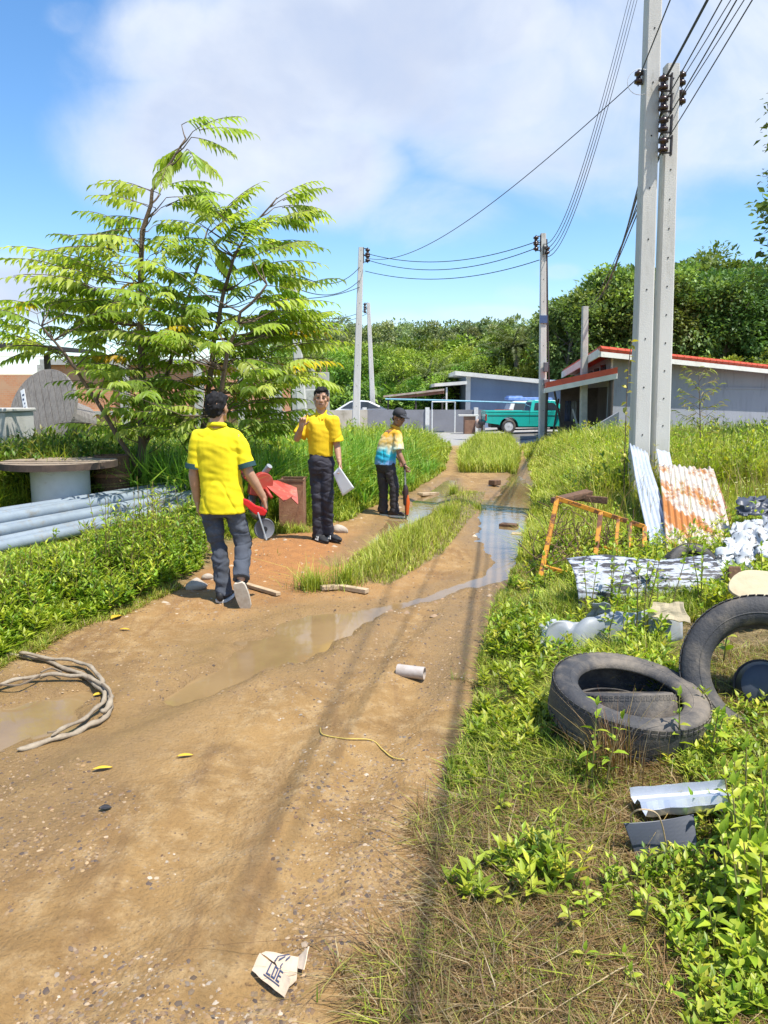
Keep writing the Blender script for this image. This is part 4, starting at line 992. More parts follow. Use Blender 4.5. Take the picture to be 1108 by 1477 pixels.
# torn cardboard: outline traced on the ground, folded flap in front
def g2(x, y, z): return gp(x, y) + Vector((0, 0, z))
root = thing('cardboard_scrap', 'torn folded cardboard scrap with blue print at the bottom of the photo', 'cardboard', gp(405, 1412))
def quad_sheet(mb, p00, p10, p11, p01, n=8, t=.003, w=.004, sd=0):
    mb.sheet(lambda u, v: jit(p00.lerp(p10, u).lerp(p01.lerp(p11, u), v), 22, w, sd), n, n, t)
f0, f1, f2, f3 = g2(363, 1408, .012), g2(411, 1443, .008), g2(420, 1428, .03), g2(376, 1392, .035)
mb = MB(); quad_sheet(mb, f0, f1, f2, f3, sd=1); mb.build('front_flap', CARD, root)
mb = MB(); b0, b1, b2, b3 = g2(377, 1386, .03), g2(424, 1426, .012), g2(436, 1396, .02), g2(428, 1392, .035)
quad_sheet(mb, g2(376, 1391, .034), g2(398, 1399, .02), g2(430, 1392, .022), g2(384, 1386, .03), sd=2)
quad_sheet(mb, g2(398, 1399, .02), g2(413, 1432, .008), g2(428, 1420, .012), g2(431, 1392, .022), sd=3)
quad_sheet(mb, g2(430, 1392, .022), g2(430, 1406, .015), g2(439, 1410, .02), g2(447, 1388, .05), sd=4)
mb.build('back_panel', CARD, root)
mb = MB()
def printbits(p00, p10, p11, p01, bits):
    for (u0, v0, u1, v1) in bits:
        f = lambda u, v: jit(p00.lerp(p10, u).lerp(p01.lerp(p11, u), v), 22, .004, 1) + Vector((0, -.001, .0062))
        c_ = [f(u0, v0), f(u1, v0), f(u1, v1), f(u0, v1)]; mb.add(c_ + [q - Vector((0, 0, .0015)) for q in c_], [(0, 1, 2, 3), (7, 6, 5, 4), (0, 4, 5, 1), (1, 5, 6, 2), (2, 6, 7, 3), (3, 7, 4, 0)])
printbits(f0, f1, f2, f3, [(.38, .35, .41, .95), (.41, .35, .50, .43), (.52, .35, .55, .95), (.52, .88, .62, .95), (.60, .35, .63, .95), (.52, .35, .62, .43), (.66, .35, .69, .95), (.66, .88, .76, .95), (.66, .62, .75, .68), (.66, .35, .76, .43), (.34, .22, .80, .27)])
mb.build('print', INK, root)
mb = MB()
f = lambda x, y, z=.031: g2(x, y, z)
for (x0, y0, x1, y1) in [(401, 1394, 418, 1391), (397, 1400, 402, 1393), (403, 1398, 412, 1394), (413, 1398, 419, 1393), (405, 1410, 408, 1405)]:
    mb.tube([f(x0, y0), f(x1, y1)], .0022, 4)
mb.build('print', INK, root)

mb = MB(); mb.tube(smooth_path(gpl([(462, 1052), (466, 1062), (495, 1067), (535, 1070), (552, 1083), (566, 1095), (583, 1099)], .006), 6), .0032, 6)
tag(mb.build('rope_string', mat('yellow_string', (.60, .44, .10), rough=.7), smooth=True), 'thin yellow string lying in a wavy line on the gravel', 'string')

YLEAF = mat('yellow_dead_leaf', (.62, .42, .025), (.52, .33, .03), rough=.6, scale=20)
BLEAF = mat('brown_dead_leaf', (.30, .19, .09), (.42, .30, .16), rough=.7, scale=20)
def dead_leaf(px, py, L, a, m_, label, grp=None, w=.3):
    p = gp(px, py); root = None
    mb = MB(); ca, sa = math.cos(a), math.sin(a)
    def fn(u, v):
        h = math.sin(math.pi * min(max(u, .02), .98)) ** .8 * (v - .5) * w * L; x = (u - .5) * L
        return p + Vector((x * ca - h * sa, x * sa + h * ca, .008 + .35 * abs(v - .5) * w * L + .05 * L * math.sin(u * 4)))
    mb.sheet(fn, 8, 4, .0012); o = mb.build('fallen_leaf', m_, smooth=True); return tag(o, label, 'leaf', grp)
dead_leaf(148, 1112, .085, .35, YLEAF, 'yellow fallen leaf on mud between the hose and the road centre'); dead_leaf(267, 1094, .075, .3, YLEAF, 'yellow fallen leaf lying alone in mid road')
dead_leaf(168, 893, .11, 1.2, YLEAF, 'bright yellow fallen leaf at the edge of the weeds by the pipes', w=.6); dead_leaf(142, 1005, .06, .8, YLEAF, 'small yellow leaf caught inside the hose loop', w=.6)
dead_leaf(180, 910, .08, .0, YLEAF, 'pale yellow leaf on dirt just below the bright yellow leaf')
dead_leaf(735, 1235, .11, .9, BLEAF, 'curled tan leaf on the dry grass, left one of two', w=.45); dead_leaf(708, 1248, .10, 1.9, BLEAF, 'curled tan leaf on the dry grass, standing more upright', w=.45)
dead_leaf(152, 1170, .05, .2, mat('black_scrap', (.03, .028, .03), rough=.6), 'small black scrap on the dirt road', w=.7)

def plank(pts, w, t, m_, label, nm='broken_stick', cat='stick'):
    mb = MB(); P_ = gpl(pts, t * .7)
    for i in range(len(P_) - 1):
        d = P_[i + 1] - P_[i]; L = d.length; M = d.to_track_quat('X', 'Z').to_matrix()
        mb.box((P_[i] + P_[i + 1]) / 2, (L, w, t), M)
    o = mb.build(nm, m_, bevel=t * .15); return tag(o, label, cat)
WPALE = mat('pale_driftwood', (.50, .38, .24), (.38, .27, .16), rough=.85, scale=9, bump=.3)
plank([(463, 853), (490, 851), (530, 858)], .06, .04, WPALE, 'pale broken stick lying across the left end of the grass strip')
plank([(352, 846), (402, 861)], .05, .03, WPALE, 'pale splinter of wood beside the lifted foot of the walking man')
plank([(606, 716), (630, 715)], .12, .05, WPALE, 'pale flat piece of wood in the puddle right of the capped man', 'wood_piece', 'wood')
plank([(722, 762), (746, 764)], .14, .06, WOODB, 'dark brown wood chunk lying in the right puddle', 'wood_piece', 'wood')
plank([(738, 774), (762, 775)], .12, .04, WPALE, 'pale plank half sunk in the right puddle below the dark chunk', 'wood_piece', 'wood')
plank([(709, 702), (718, 701)], .14, .10, WOODB, 'brown chunk on the dry hump between the two ruts', 'wood_piece', 'wood')
for (px, py, s, lab) in [(283, 848, .11, 'grey rock at the foot of the left weeds near the walking man'), (492, 768, .10, 'pale flat rock beside the shoes of the talking man'), (460, 733, .12, 'pale rock in the grass by the rusty box'), (300, 835, .06, 'small brown rock behind the walking man')]:
    p = gp(px, py); mb = MB(); mb.ball(p + Vector((0, 0, s * .2)), (s, s * .8, s * .55), 14, 9); mb.v = [jit(v, 7, s * .35, px) for v in mb.v]; tag(mb.build('rock', mat('rock', (.44, .38, .31), (.33, .27, .21), rough=.9, bump=.4), smooth='angle'), lab, 'rock')
# ================================================================== RUBBISH ON THE RIGHT VERGE
def tyre(name, label, c, R_, w, rot, group=None, hole=.66, n=64, tread=True):
    """tyre about local z; rot is a 3x3"""
    M = Matrix.Translation(c) @ rot.to_4x4()
    root = thing(name, label, 'tyre', c, 0, group)
    h = w / 2; rb = R_ * hole
    prof = [(rb, -h * .62), (rb * 1.03, -h * .80), (rb + (R_ - rb) * .22, -h * .93), (rb + (R_ - rb) * .5, -h * 1.0), (rb + (R_ - rb) * .8, -h * .96), (R_ * .965, -h * .86), (R_ * .99, -h * .76), (R_, -h * .5), (R_ * 1.004, 0)]
    prof = prof + [(r, -z) for r, z in prof[-2::-1]]
    inner = [(rb * 1.0, h * .55), (rb + (R_ - rb) * .35, h * .80), (rb + (R_ - rb) * .72, h * .78), (rb + (R_ - rb) * .84, h * .5), (rb + (R_ - rb) * .86, 0)]
    inner = inner + [(r, -z) for r, z in inner[-2::-1]]
    mb = MB(); mb.lathe(prof + inner, n, M, closed=True); mb.build('tyre_carcass', RUBBER, root, smooth=True)
    mb = MB()
    for zz in (-.98, .98): mb.lathe([(rb + (R_ - rb) * .30, h * zz * .955), (rb + (R_ - rb) * .34, h * zz * 1.0), (rb + (R_ - rb) * .38, h * zz * .985)], n, M, closed=True)
    for k in range(n):
        for zz in (-.80, -.62, .62, .80):
            a = 6.2832 * (k + .25 * (zz > 0)) / n
            mb.box(M @ Vector((R_ * (.992 if abs(zz) > .7 else 1.0) * math.cos(a), R_ * (.992 if abs(zz) > .7 else 1.0) * math.sin(a), h * zz)), (R_ * .010, R_ * .074, h * .14), rot @ Matrix.Rotation(a, 3, 'Z') )
    mb.build('tread_block', RUBBER, root)
    return root
def gl(px, py, lift): p = gp(px, py, lift); return p + Vector((0, 0, lift))
rotm = lambda x, y, z: Euler((R(x), R(y), R(z))).to_matrix()
q = gp(906, 1082); 
tyre('old_tyre', 'worn tyre lying flat in the weeds with another tyre inside it', Pd(905, 1015, 3.30), .355, .19, rotm(9, 2, 20))
tyre('old_tyre', 'smaller tyre sitting tilted inside the flat tyre', Pd(902, 1022, 3.34), .232, .15, rotm(-14, 16, 50), hole=.66)
tyre('old_tyre', 'big tyre standing upright at the right edge with a dark drum inside', Pd(1098, 972, 3.40), .365, .27, rotm(66, 8, -26), hole=.62)
tyre('old_tyre', 'grey dusty tyre behind the peeling curved sheet, only its arc showing', Pd(998, 826, 6.0), .24, .15, rotm(62, 0, 10))
c0 = Pd(1098, 990, 3.50); Md = Matrix.Translation(c0) @ rotm(66, 6, -22).to_4x4()
root = thing('plastic_drum', 'dark blue grey rounded drum inside the upright tyre', 'drum', c0)
mb = MB(); mb.lathe([(0, .10), (.06, .097), (.10, .08), (.118, .05), (.122, 0), (.122, -.15), (0, -.15)], 28, Md); mb.build('drum_body', DARKP, root, smooth='angle')
mb = MB(); mb.lathe([(.121, .01), (.130, .01), (.130, .03), (.121, .03)], 28, Md, closed=True); mb.build('drum_band', BLK, root)

# corrugated sheets leaning on the poles
def corrugated(name, label, p00, p10, p11, p01, m_, waves=8, amp=.012, bend=0.0, nu=None, tear=0.0, sd=0):
    p00, p10, p11, p01 = [Vector(p) for p in (p00, p10, p11, p01)]
    nrm = (p10 - p00).cross(p01 - p00).normalized()
    root = thing(name, label, 'corrugated sheet', (p00 + p10) / 2)
    def fn(u, v):
        p = p00.lerp(p10, u).lerp(p01.lerp(p11, u), v)
        e = tear * mnoise.noise(Vector((u * 9, sd, v * 3))) * (1 if v > .93 else 0)
        return p + nrm * (amp * math.sin(u * waves * 6.2832) + bend * math.sin(v * 3.14) + .02 * mnoise.noise(Vector((u * 2, v * 3, sd)))) + (p01 - p00) * e
    mb = MB(); mb.sheet(fn, nu or waves * 8, 18, .0015); mb.build('sheet_metal', m_, root, smooth=True)
    return root
corrugated('corrugated_sheet', 'narrow bluish white corrugated sheet leaning on the tallest pole', Pd(941, 800, 6.6), Pd(984, 800, 6.65), Pd(934, 652, 9.72), Pd(908, 640, 9.68), ZINC, waves=5, bend=-.04, sd=1)
corrugated('corrugated_sheet', 'broad corrugated sheet with orange rust stains leaning right of the poles', Pd(962, 808, 6.4), Pd(1064, 808, 6.4), Pd(1029, 676, 9.2), Pd(950, 670, 9.3), ZINCR, waves=11, bend=.03, tear=.04, sd=4)
corrugated('corrugated_sheet', 'thin white corrugated strip propped on the shorter thick pole', Pd(962, 742, 8.6), Pd(986, 748, 8.6), Pd(966, 652, 9.82), Pd(946, 648, 9.80), ZINC, waves=2, amp=.008, sd=6)
mb = MB(); quad_sheet(mb, Pd(1040, 800, 6.9), Pd(1064, 770, 7.2), Pd(1036, 700, 9.0), Pd(1026, 700, 8.9), n=6, t=.01, w=.01); tag(mb.build('rusted_panel', RUSTB), 'brown rusted panel edge behind the rust stained sheet', 'metal panel')

# yellow rusty frame
root = thing('rusty_gate', 'rusty yellow metal gate frame standing crooked in the weeds left of the sheets', 'gate frame', gp(782, 825))
A0, A1 = Pd(780, 832, 6.5), Pd(804, 719, 7.0); B1, B0 = Pd(930, 760, 6.9), Pd(928, 862, 6.35)
def bar(p, q, w, nm, rt): 
    mb = MB(); d = q - p; mb.box((p + q) / 2, (d.length, w, w), d.to_track_quat('X', 'Z').to_matrix()); return mb.build(nm, YRUST, rt, bevel=.004)
bar(A0, A1, .040, 'side_bar', root); bar(B0, B1, .040, 'side_bar', root); bar(A1 + (A1 - B1).normalized() * .02, B1, .042, 'top_bar', root); bar(A0.lerp(A1, .12), B0.lerp(B1, .05), .044, 'bottom_bar', root)
for t in (.50, .70, .84):
    bar(A0.lerp(B0, t).lerp(A1.lerp(B1, t), .10), A1.lerp(B1, t), .03 if t > .5 else .042, 'upright_bar', root)
bar(A0.lerp(A1, .55).lerp(B0.lerp(B1, .55), .5), A0.lerp(A1, .55).lerp(B0.lerp(B1, .55), 1), .022, 'cross_bar', root)
# dark tangle of dead vines and twigs inside it: stuff
mb = MB()
for k in range(150):
    t = rng.random(); p = A0.lerp(B0, t).lerp(A1.lerp(B1, t), rng.random() * .9) + Vector((0, .12 + .35 * rng.random(), -.02)); d = Vector((rng.normal() * .5, rng.normal() * .3, rng.normal()))
    d = d.normalized() * rng.uniform(.08, .3); mb.tube([p, p + d * .5 + Vector((rng.normal() * .02, 0, rng.normal() * .02)), p + d], .004, 4, cap=False)
tag(mb.build('dead_vines', mat('dead_vine', (.13, .075, .045), (.20, .13, .07), rough=.9, scale=9)), kind='stuff')
for (pts, lab) in [(((800, 722, 7.15), (850, 712, 7.4)), 'brown broken timber lying on the yellow frame, front one'), (((818, 716, 7.4), (876, 722, 7.3)), 'brown broken timber lying behind the yellow frame top')]:
    p, q = Pd(*pts[0]), Pd(*pts[1]); mb = MB(); d = q - p; mb.box((p + q) / 2, (d.length, .10, .06), d.to_track_quat('X', 'Z').to_matrix()); mb.v = [jit(v, 9, .02) for v in mb.v]; tag(mb.build('timber', WOODB, bevel=.006), lab, 'timber')

# curved peeling sheet (half barrel of metal)
L0, L1 = Pd(829, 850, 5.25), Pd(1040, 846, 5.35); axx = (L1 - L0); Lx = axx.length; axx.normalize(); fwd = Vector((-axx.y, axx.x, 0)).normalized()
root = thing('curved_metal_sheet', 'curved grey white metal sheet with peeling black paint, dumped in the weeds', 'metal sheet', (L0 + L1) / 2)
def fn(u, v):
    a = R(-28 + 118 * v); r = .31 + .02 * math.sin(u * 7); p = L0 + axx * (u * Lx) + Vector((0, 0, -.13)) + fwd * (.22 - r * math.cos(a)) + Vector((0, 0, r * math.sin(a)))
    dent = .035 * mnoise.noise(Vector((u * 5, v * 3, 3))) + .012 * mnoise.noise(Vector((u * 17, v * 11, 5)))
    return p + fwd * dent
mb = MB(); mb.sheet(fn, 60, 26, .003); mb.build('sheet_metal', PEEL, root, smooth=True)
mb = MB(); p = L1 + axx * .045
mb.hexa([p + Vector(v) for v in ((-.045, -.22, -.20), (.05, -.22, -.20), (.05, -.19, -.20), (-.045, -.19, -.20))], [p + Vector(v) for v in ((-.045, -.10, .17), (.045, -.10, .17), (.045, -.07, .17), (-.045, -.07, .17))])
tag(mb.build('wooden_board', WOODB, bevel=.005), 'dark brown board standing at the right end of the peeling curved sheet', 'board')

# crumpled grey plastic sheet
GS = [gl(782, 944, .05), gl(985, 922, .06), gl(798, 902, .20), gl(980, 874, .22)]
root = None
def fn(u, v):
    p = GS[0].lerp(GS[1], u).lerp(GS[2].lerp(GS[3], u), v)
    return p + Vector((0, 0, .055 * math.sin(3.14 * v) + -.05 + .085 * abs(mnoise.noise(Vector((u * 3.2, v * .9, 2)))) + .010 * mnoise.noise(Vector((u * 13, v * 6, 7))) + .03)) + Vector((0, -.04 * mnoise.noise(Vector((u * 6, v * 2, 9))), 0))
mb = MB(); mb.sheet(fn, 48, 14, .004); tag(mb.build('plastic_sheet', GREYS, smooth=True), 'crumpled grey plastic sheet in front of the peeling curved sheet', 'plastic sheet')
mb = MB(); quad_sheet(mb, gl(845, 893, .16), gl(878, 893, .16), gl(880, 870, .28), gl(856, 872, .28), n=8, t=.004, w=.02); tag(mb.build('plastic_scrap', GREYS), 'small bent grey scrap above the crumpled plastic sheet', 'plastic scrap')
mb = MB(); quad_sheet(mb, gl(935, 892, .2), gl(996, 900, .18), gl(986, 872, .27), gl(942, 870, .27), n=8, t=.008, w=.012); tag(mb.build('beige_board', TAN), 'small beige board between the grey plastic and the peeling sheet', 'board')
mb = MB(); quad_sheet(mb, gl(770, 930, .05), gl(806, 948, .04), gl(802, 896, .2), gl(778, 900, .18), n=8, t=.004, w=.03); tag(mb.build('plastic_scrap', WHITEP), 'torn white plastic piece at the left end of the grey plastic sheet', 'plastic scrap')
# tan rounded board
cb = Pd(1098, 846, 4.55); Mb = Matrix.Translation(cb) @ rotm(38, -6, 12).to_4x4()
mb = MB(); pts = [(.20 * math.cos(a) * (1 + .12 * math.sin(2 * a + 1)), .13 * math.sin(a) * (1 + .08 * math.cos(3 * a))) for a in np.linspace(0, 6.2832, 26)[:-1]]
mb.prism(pts, .02, Mb @ Matrix.Rotation(R(90), 4, 'X')); tag(mb.build('tan_board', TAN, bevel=.004), 'tan rounded board lying above the upright tyre at the right edge', 'board')
# crumpled white plastic
for (a, b_, c_, d_2, lab, sd_) in [((1040, 800, 5.9), (1108, 800, 5.8), (1112, 745, 6.3), (1056, 752, 6.4), 'large crumpled white plastic sheet at the right edge', 3), ((1024, 835, 5.7), (1090, 846, 5.5), (1086, 800, 5.8), (1034, 792, 6.0), 'lower torn white plastic sheet just above the tan board', 8), ((1060, 742, 6.9), (1125, 745, 6.8), (1120, 716, 7.1), (1068, 716, 7.1), 'dark shiny plastic sheet behind the white plastic at the right edge', 12)]:
    P4_ = [Pd(*a), Pd(*b_), Pd(*c_), Pd(*d_2)]; mb = MB()
    mb.sheet(lambda u, v: P4_[0].lerp(P4_[1], u).lerp(P4_[3].lerp(P4_[2], u), v) + mnoise.noise_vector(Vector((u * 5, v * 5, sd_))) * .055 + mnoise.noise_vector(Vector((u * 14, v * 14, sd_))) * .016, 26, 22, .002)
    tag(mb.build('plastic_sheet', DARKP if sd_ == 12 else mat('white_torn_plastic', (.50, .52, .53), (.38, .40, .42), rough=.4, scale=8, c3=(.05, .05, .05), s3=15, lo3=.54, hi3=.58), smooth=True), lab, 'plastic sheet')
# metal channel and dark panel near the camera
root = thing('metal_channel', 'shiny white metal channel lying in the weeds below the flat tyre', 'metal channel', gp(970, 1168))
c0, c1 = gl(908, 1150, .07), gl(1048, 1138, .09); dx = (c1 - c0); fy = Vector((-dx.y, dx.x, 0)).normalized()
prof = [(-.005, .035), (.0, .0), (.04, -.006), (.055, .02), (.075, .02), (.09, -.006), (.125, -.01), (.13, .02)]
mb = MB(); mb.sheet(lambda u, v: c0 + dx * u + (lambda t: (lambda i, f: -fy * (prof[i][0] + (prof[i + 1][0] - prof[i][0]) * f) + Vector((0, 0, prof[i][1] + (prof[i + 1][1] - prof[i][1]) * f)))(min(int(t), 6), t - min(int(t), 6)))(v * 7) * (1 + .1 * mnoise.noise(Vector((u * 6, v, 0)))) + dx * (.10 * v * (1 - u)) , 16, 28, .0015)
mb.build('channel_profile', mat('zinc_bright', (.68, .70, .73), (.58, .60, .64), rough=.3, metal=.6, scale=6), root)
mb = MB(); a4 = [gl(916, 1232, .02), gl(1008, 1240, .02), gl(1000, 1176, .12), gl(899, 1187, .12)]
mb.sheet(lambda u, v: a4[0].lerp(a4[1], u).lerp(a4[3].lerp(a4[2], u), v) + Vector((0, 0, -.008 * math.sin(3 * u))), 10, 10, .008); tag(mb.build('grey_sheet', DARKP, bevel=.002), 'dark grey flat panel with shiny face in the dry grass, lower right', 'panel')
mb = MB(); mb.tube(smooth_path([gl(914, 1200, .02), gl(910, 1178, .16), gl(922, 1168, .22), gl(945, 1172, .2), gl(955, 1190, .14), gl(962, 1228, .03)], 5), .003, 5); tag(mb.build('dry_stalk', WPALE), 'thin bent dry stalk arching over the dark panel', 'stalk')

# ------------------------------------------------------------------ individual weeds in front (lower right) and taller stems
def broad_leaf_plant(name, base, h, nst, L, cols, label, group, spread=.25, wid=.42, bare=False, pairs=6):
    root = thing(name, label, 'weed', base, 0, group); V, D, Lc = [], [], []; mb = MB()
    for s in range(nst):
        a = random.uniform(0, 6.28); ln = h * random.uniform(.65, 1.1); tl = random.uniform(0, spread)
        top = Vector((math.cos(a) * tl, math.sin(a) * tl, 1)).normalized() * ln; b0 = Vector(base) + Vector((math.cos(a), math.sin(a), 0)) * random.uniform(0, .05 * nst ** .5)
        mid = b0 + top * .5 + Vector((math.cos(a), math.sin(a), 0)) * -.03 * ln; mb.tube([b0 - Vector((0, 0, .03)), mid, b0 + top], [.005, .004, .0018], 5)
        for k in range(pairs):
            t = (.30 if bare else .18) + .82 * (k + .3 * random.random()) / pairs; p = (b0.lerp(mid, t * 2) if t < .5 else mid.lerp(b0 + top, t * 2 - 1))
            for q in (0, 1):
                aa = a + k * 1.57 + q * 3.14 + random.gauss(0, .3); el = random.gauss(.30, .28) + .3 * (t > .85)
                V.append(tuple(p)); D.append((math.cos(aa) * math.cos(el), math.sin(aa) * math.cos(el), math.sin(el))); Lc.append((L * random.uniform(.55, 1.2) * (1.1 - .45 * t), tuple(np.array(random.choice(cols)) * random.uniform(.8, 1.2))))
        V.append(tuple(b0 + top)); D.append((.1, .1, .98)); Lc.append((L * .6, tuple(cols[-1])))
    mb.builds('stem', mat('weed_stem', (.20, .20, .06), (.22, .12, .05), rough=.7) if 'weed_stem' not in bpy.data.materials else bpy.data.materials['weed_stem'], root)
    leaves_obj('foliage', V, D, Lc, WEED, root, wid=wid); return root
BY = [(.42, .48, .04), (.36, .45, .04), (.48, .50, .06), (.28, .40, .03)]
gname = 'broad leaved weeds in the lower right corner'; glab = 'bushy yellow green broad leaved weed in the lower right corner'
for (px, py, h, ns, L) in [(1075, 1300, .36, 6, .062), (1098, 1260, .28, 5, .06), (1100, 1330, .30, 5, .065), (1080, 1230, .24, 5, .055), (1105, 1210, .26, 5, .055), (1120, 1270, .4, 5, .06), (1060, 1390, .14, 3, .06), (1112, 1165, .20, 5, .05), (1125, 1390, .3, 5, .065)]:
    broad_leaf_plant('broad_leaved_weed', gp(px, py), h, ns + 3, L * 1.3, BY, glab, gname)
gname = 'small weed sprigs in the dry grass'; glab = 'small upright light green weed sprig in the dry grass'
for (px, py, h) in [(850, 1340, .10), (920, 1330, .12), (960, 1370, .07), (865, 1395, .06), (840, 1310, .07), (935, 1440, .06), (1020, 1400, .09), (985, 1385, .07), (760, 1165, .10), (730, 1180, .08), (800, 1230, .09), (668, 1130, .07)]:
    broad_leaf_plant('weed_sprig', gp(px, py), h, 2, .055, BY, glab, gname, pairs=3)
gname = 'leafy stems among the rubbish'; glab = 'thin leafy tall weed growing up among the dumped sheets and tyres'
for (px, py, h, Y) in [(925, 935, .55, 0), (870, 945, .36, 0), (845, 905, .4, 0), (795, 960, .22, 0), (900, 960, .38, 0), (1010, 880, .4, 0), (1050, 800, .45, 0), (1090, 800, .5, 0), (985, 840, .5, 0), (880, 890, .40, 0), (958, 910, .42, 0), (1000, 1000, .28, 0), (830, 1075, .30, 0), (850, 1150, .34, 0), (1000, 1110, .35, 0), (1060, 880, .35, 0), (830, 870, .36, 0), (795, 850, .3, 0), (820, 840, .34, 0), (880, 830, .3, 0), (920, 870, .3, 0), (1075, 905, .3, 0), (1040, 870, .3, 0), (955, 955, .3, 0), (815, 985, .2, 0), (765, 880, .22, 0), (760, 930, .2, 0), (940, 820, .32, 0), (1100, 850, .3, 0), (905, 830, .5, 0), (860, 800, .35, 0), (1030, 960, .3, 0)]:
    broad_leaf_plant('tall_weed', gp(px, py), h, random.choice((1, 2, 2, 3)), .075, BY + WG[:2], glab, gname, bare=True, pairs=6)
gname = 'taller weeds in the left clump'; glab = 'taller weed sticking out of the leafy clump in front of the grey pipes'
for (px, py, h) in [(30, 880, .42), (75, 850, .40), (120, 868, .48), (150, 820, .50), (185, 850, .46), (215, 800, .55), (245, 812, .52), (268, 785, .6), (285, 800, .5), (60, 905, .34), (235, 760, .6), (170, 790, .45)]:
    broad_leaf_plant('tall_weed', gp(px, py), h, random.choice((2, 3, 4)), .085, WG + WY[:1], glab, gname, bare=True, pairs=7, wid=.36)
for (px, py, n, h) in [(395, 752, 420, .20), (415, 756, 420, .22), (432, 754, 420, .24), (446, 758, 300, .18), (378, 756, 300, .2), (405, 768, 260, .12), (430, 768, 240, .1), (365, 770, 240, .16)]:
    q = gp(px, py); r = np.abs(rng.normal(size=n)) * .13; a = rng.random(n) * 6.28
    blades('grass', q.x + r * np.cos(a), q.y + r * .7 * np.sin(a), h, .008, GG + GY_[:2], lean=.6)
# dry brown tuft in front of the flat tyre
q = gp(885, 1120); n = 260; r = np.abs(rng.normal(size=n)) * .07; a = rng.random(n) * 6.28
blades('dry_grass', q.x + r * np.cos(a), q.y + r * np.sin(a), .22, .004, DRY + [(.30, .14, .07)], lean=.35)
# small white flowers on the right verge (uncountable specks) 
x, y = scatter(260, lambda y: xr(y) + .2, lambda y: .55 * y, 6.5, 16, lambda x, y: fbA(x, y, .7, 91) > .05, 1.2)
n = len(x); T = np.array([[math.cos(a) * r, math.sin(a) * r, .1 * (r > .3)] for a, r in [(i * 6.2832 / 10, 1 if i % 2 == 0 else .45) for i in range(10)]] + [[0, 0, .12]]); TF = np.array([[i, (i + 1) % 10, 10] for i in range(10)])
sz_ = rng.uniform(.014, .024, n)[:, None]; e = np.eye(3); V, F = stamp(T, TF, np.stack([x, y, H(x, y) + rng.uniform(.25, .5, n)], 1), e[0] * sz_, e[1] * sz_ * .8 + e[2] * sz_ * -.5, e[2] * sz_ + e[1] * sz_ * .4)
tag(npmesh('blossoms', V, F, np.tile((.75, .74, .68), (len(V), 1)), WEED), kind='stuff')
# yellowing creeper hanging beside the tall pole and thin sapling by the house wall
root = thing('creeper_vine', 'thin creeper with a few yellow leaves climbing beside the tallest pole', 'vine', gp(900, 720))
V, D, Lc = [], [], []; pts = [Pd(900, 715, 9.5), Pd(901, 660, 9.6), Pd(903, 600, 9.65), Pd(906, 540, 9.7), Pd(911, 490, 9.75)]
mb = MB(); mb.tube(smooth_path(pts, 6), .006, 5); mb.build('stem', BARK, root)
for p in smooth_path(pts, 9)[6:]:
    if random.random() < .8: V.append(tuple(p)); D.append((random.uniform(-1, 1), random.uniform(-.5, .2), random.uniform(-.8, .2))); Lc.append((random.uniform(.05, .1), random.choice([(.30, .27, .06), (.50, .42, .04), (.20, .22, .05)])))
leaves_obj('foliage', V, D, Lc, WEED, root, wid=.7)
root = thing('wispy_sapling', 'tall wispy sapling with thin feathery twigs in front of the grey house wall', 'sapling', gp(1012, 690))
mb = MB(); b0 = gp(1012, 690); tp_ = Pd(1008, 532, b0.y); mb.tube([b0, b0.lerp(tp_, .5), tp_], [.012, .009, .004], 6); V, D, Lc = [], [], []
for k in range(26):
    t = .25 + .72 * k / 26; p = b0.lerp(tp_, t); a = k * 2.4; d = Vector((math.cos(a), .6 * math.sin(a), .55)).normalized(); ln = (.62 - .3 * t); e_ = p + d * ln
    mb.tube([p, p + d * ln * .6, e_ + Vector((0, 0, -.06))], [.004, .003, .0015], 4)
    for j in range(9): pj = p.lerp(e_, .2 + .8 * j / 9); aj = a + random.uniform(-1.2, 1.2); V.append(tuple(pj)); D.append((math.cos(aj), math.sin(aj), random.uniform(-.6, .3))); Lc.append((random.uniform(.08, .17), random.choice([(.24, .28, .06), (.30, .33, .08), (.30, .24, .09)])))
mb.build('trunk', BARK, root); leaves_obj('crown', V, D, Lc, WEED, root, wid=.13)

# ================================================================== RED FARM MACHINE AND RUSTY BOX (left, behind the men)
bx_ = Pd(425, 735, 9.0); bx_.z = h1(bx_.x, 9.0)
root = thing('red_tiller', 'red farm tiller parked in the grass behind the walking man', 'farm machine', Pd(395, 735, 8.8) * 1.0); root.location.z = h1(root.location.x, 8.8)
def PP(x, y, Y=8.8): return Pd(x, y, Y)
mb = MB()
for (a, b_, c_, d_2, th) in [((383, 701, 8.75), (410, 724, 8.6), (422, 716, 8.75), (393, 694, 8.85), .01), ((393, 694, 8.85), (430, 728, 8.7), (428, 704, 8.9), (400, 694, 8.95), .01), ((383, 701, 8.75), (393, 694, 8.85), (386, 722, 8.8), (378, 716, 8.8), .01)]:
    quad_sheet(mb, PP(*a), PP(*b_), PP(*c_), PP(*d_2), n=3, t=th, w=.004)
mb.build('mudguard', REDP, root)
mb = MB(); mb.box(PP(372, 702, 8.9), (.20, .24, .20), (0, .2, .3)); mb.lathe([(0, -.06), (.115, -.06), (.115, .06), (0, .06)], 20, Matrix.Translation(PP(379, 695, 8.78)) @ Matrix.Rotation(R(90), 4, 'X') @ Matrix.Rotation(R(25), 4, 'Y')); mb.build('engine_housing', REDP, root, bevel=.01)
mb = MB(); mb.tube([PP(378, 688, 8.9), PP(383, 681, 8.85)], .022, 10); mb.tube([PP(381, 683, 8.85), PP(389, 672, 8.8)], [.036, .036], 12); mb.build('muffler', mat('muffler_grey', (.38, .40, .43), rough=.45, metal=.3), root, smooth='angle')
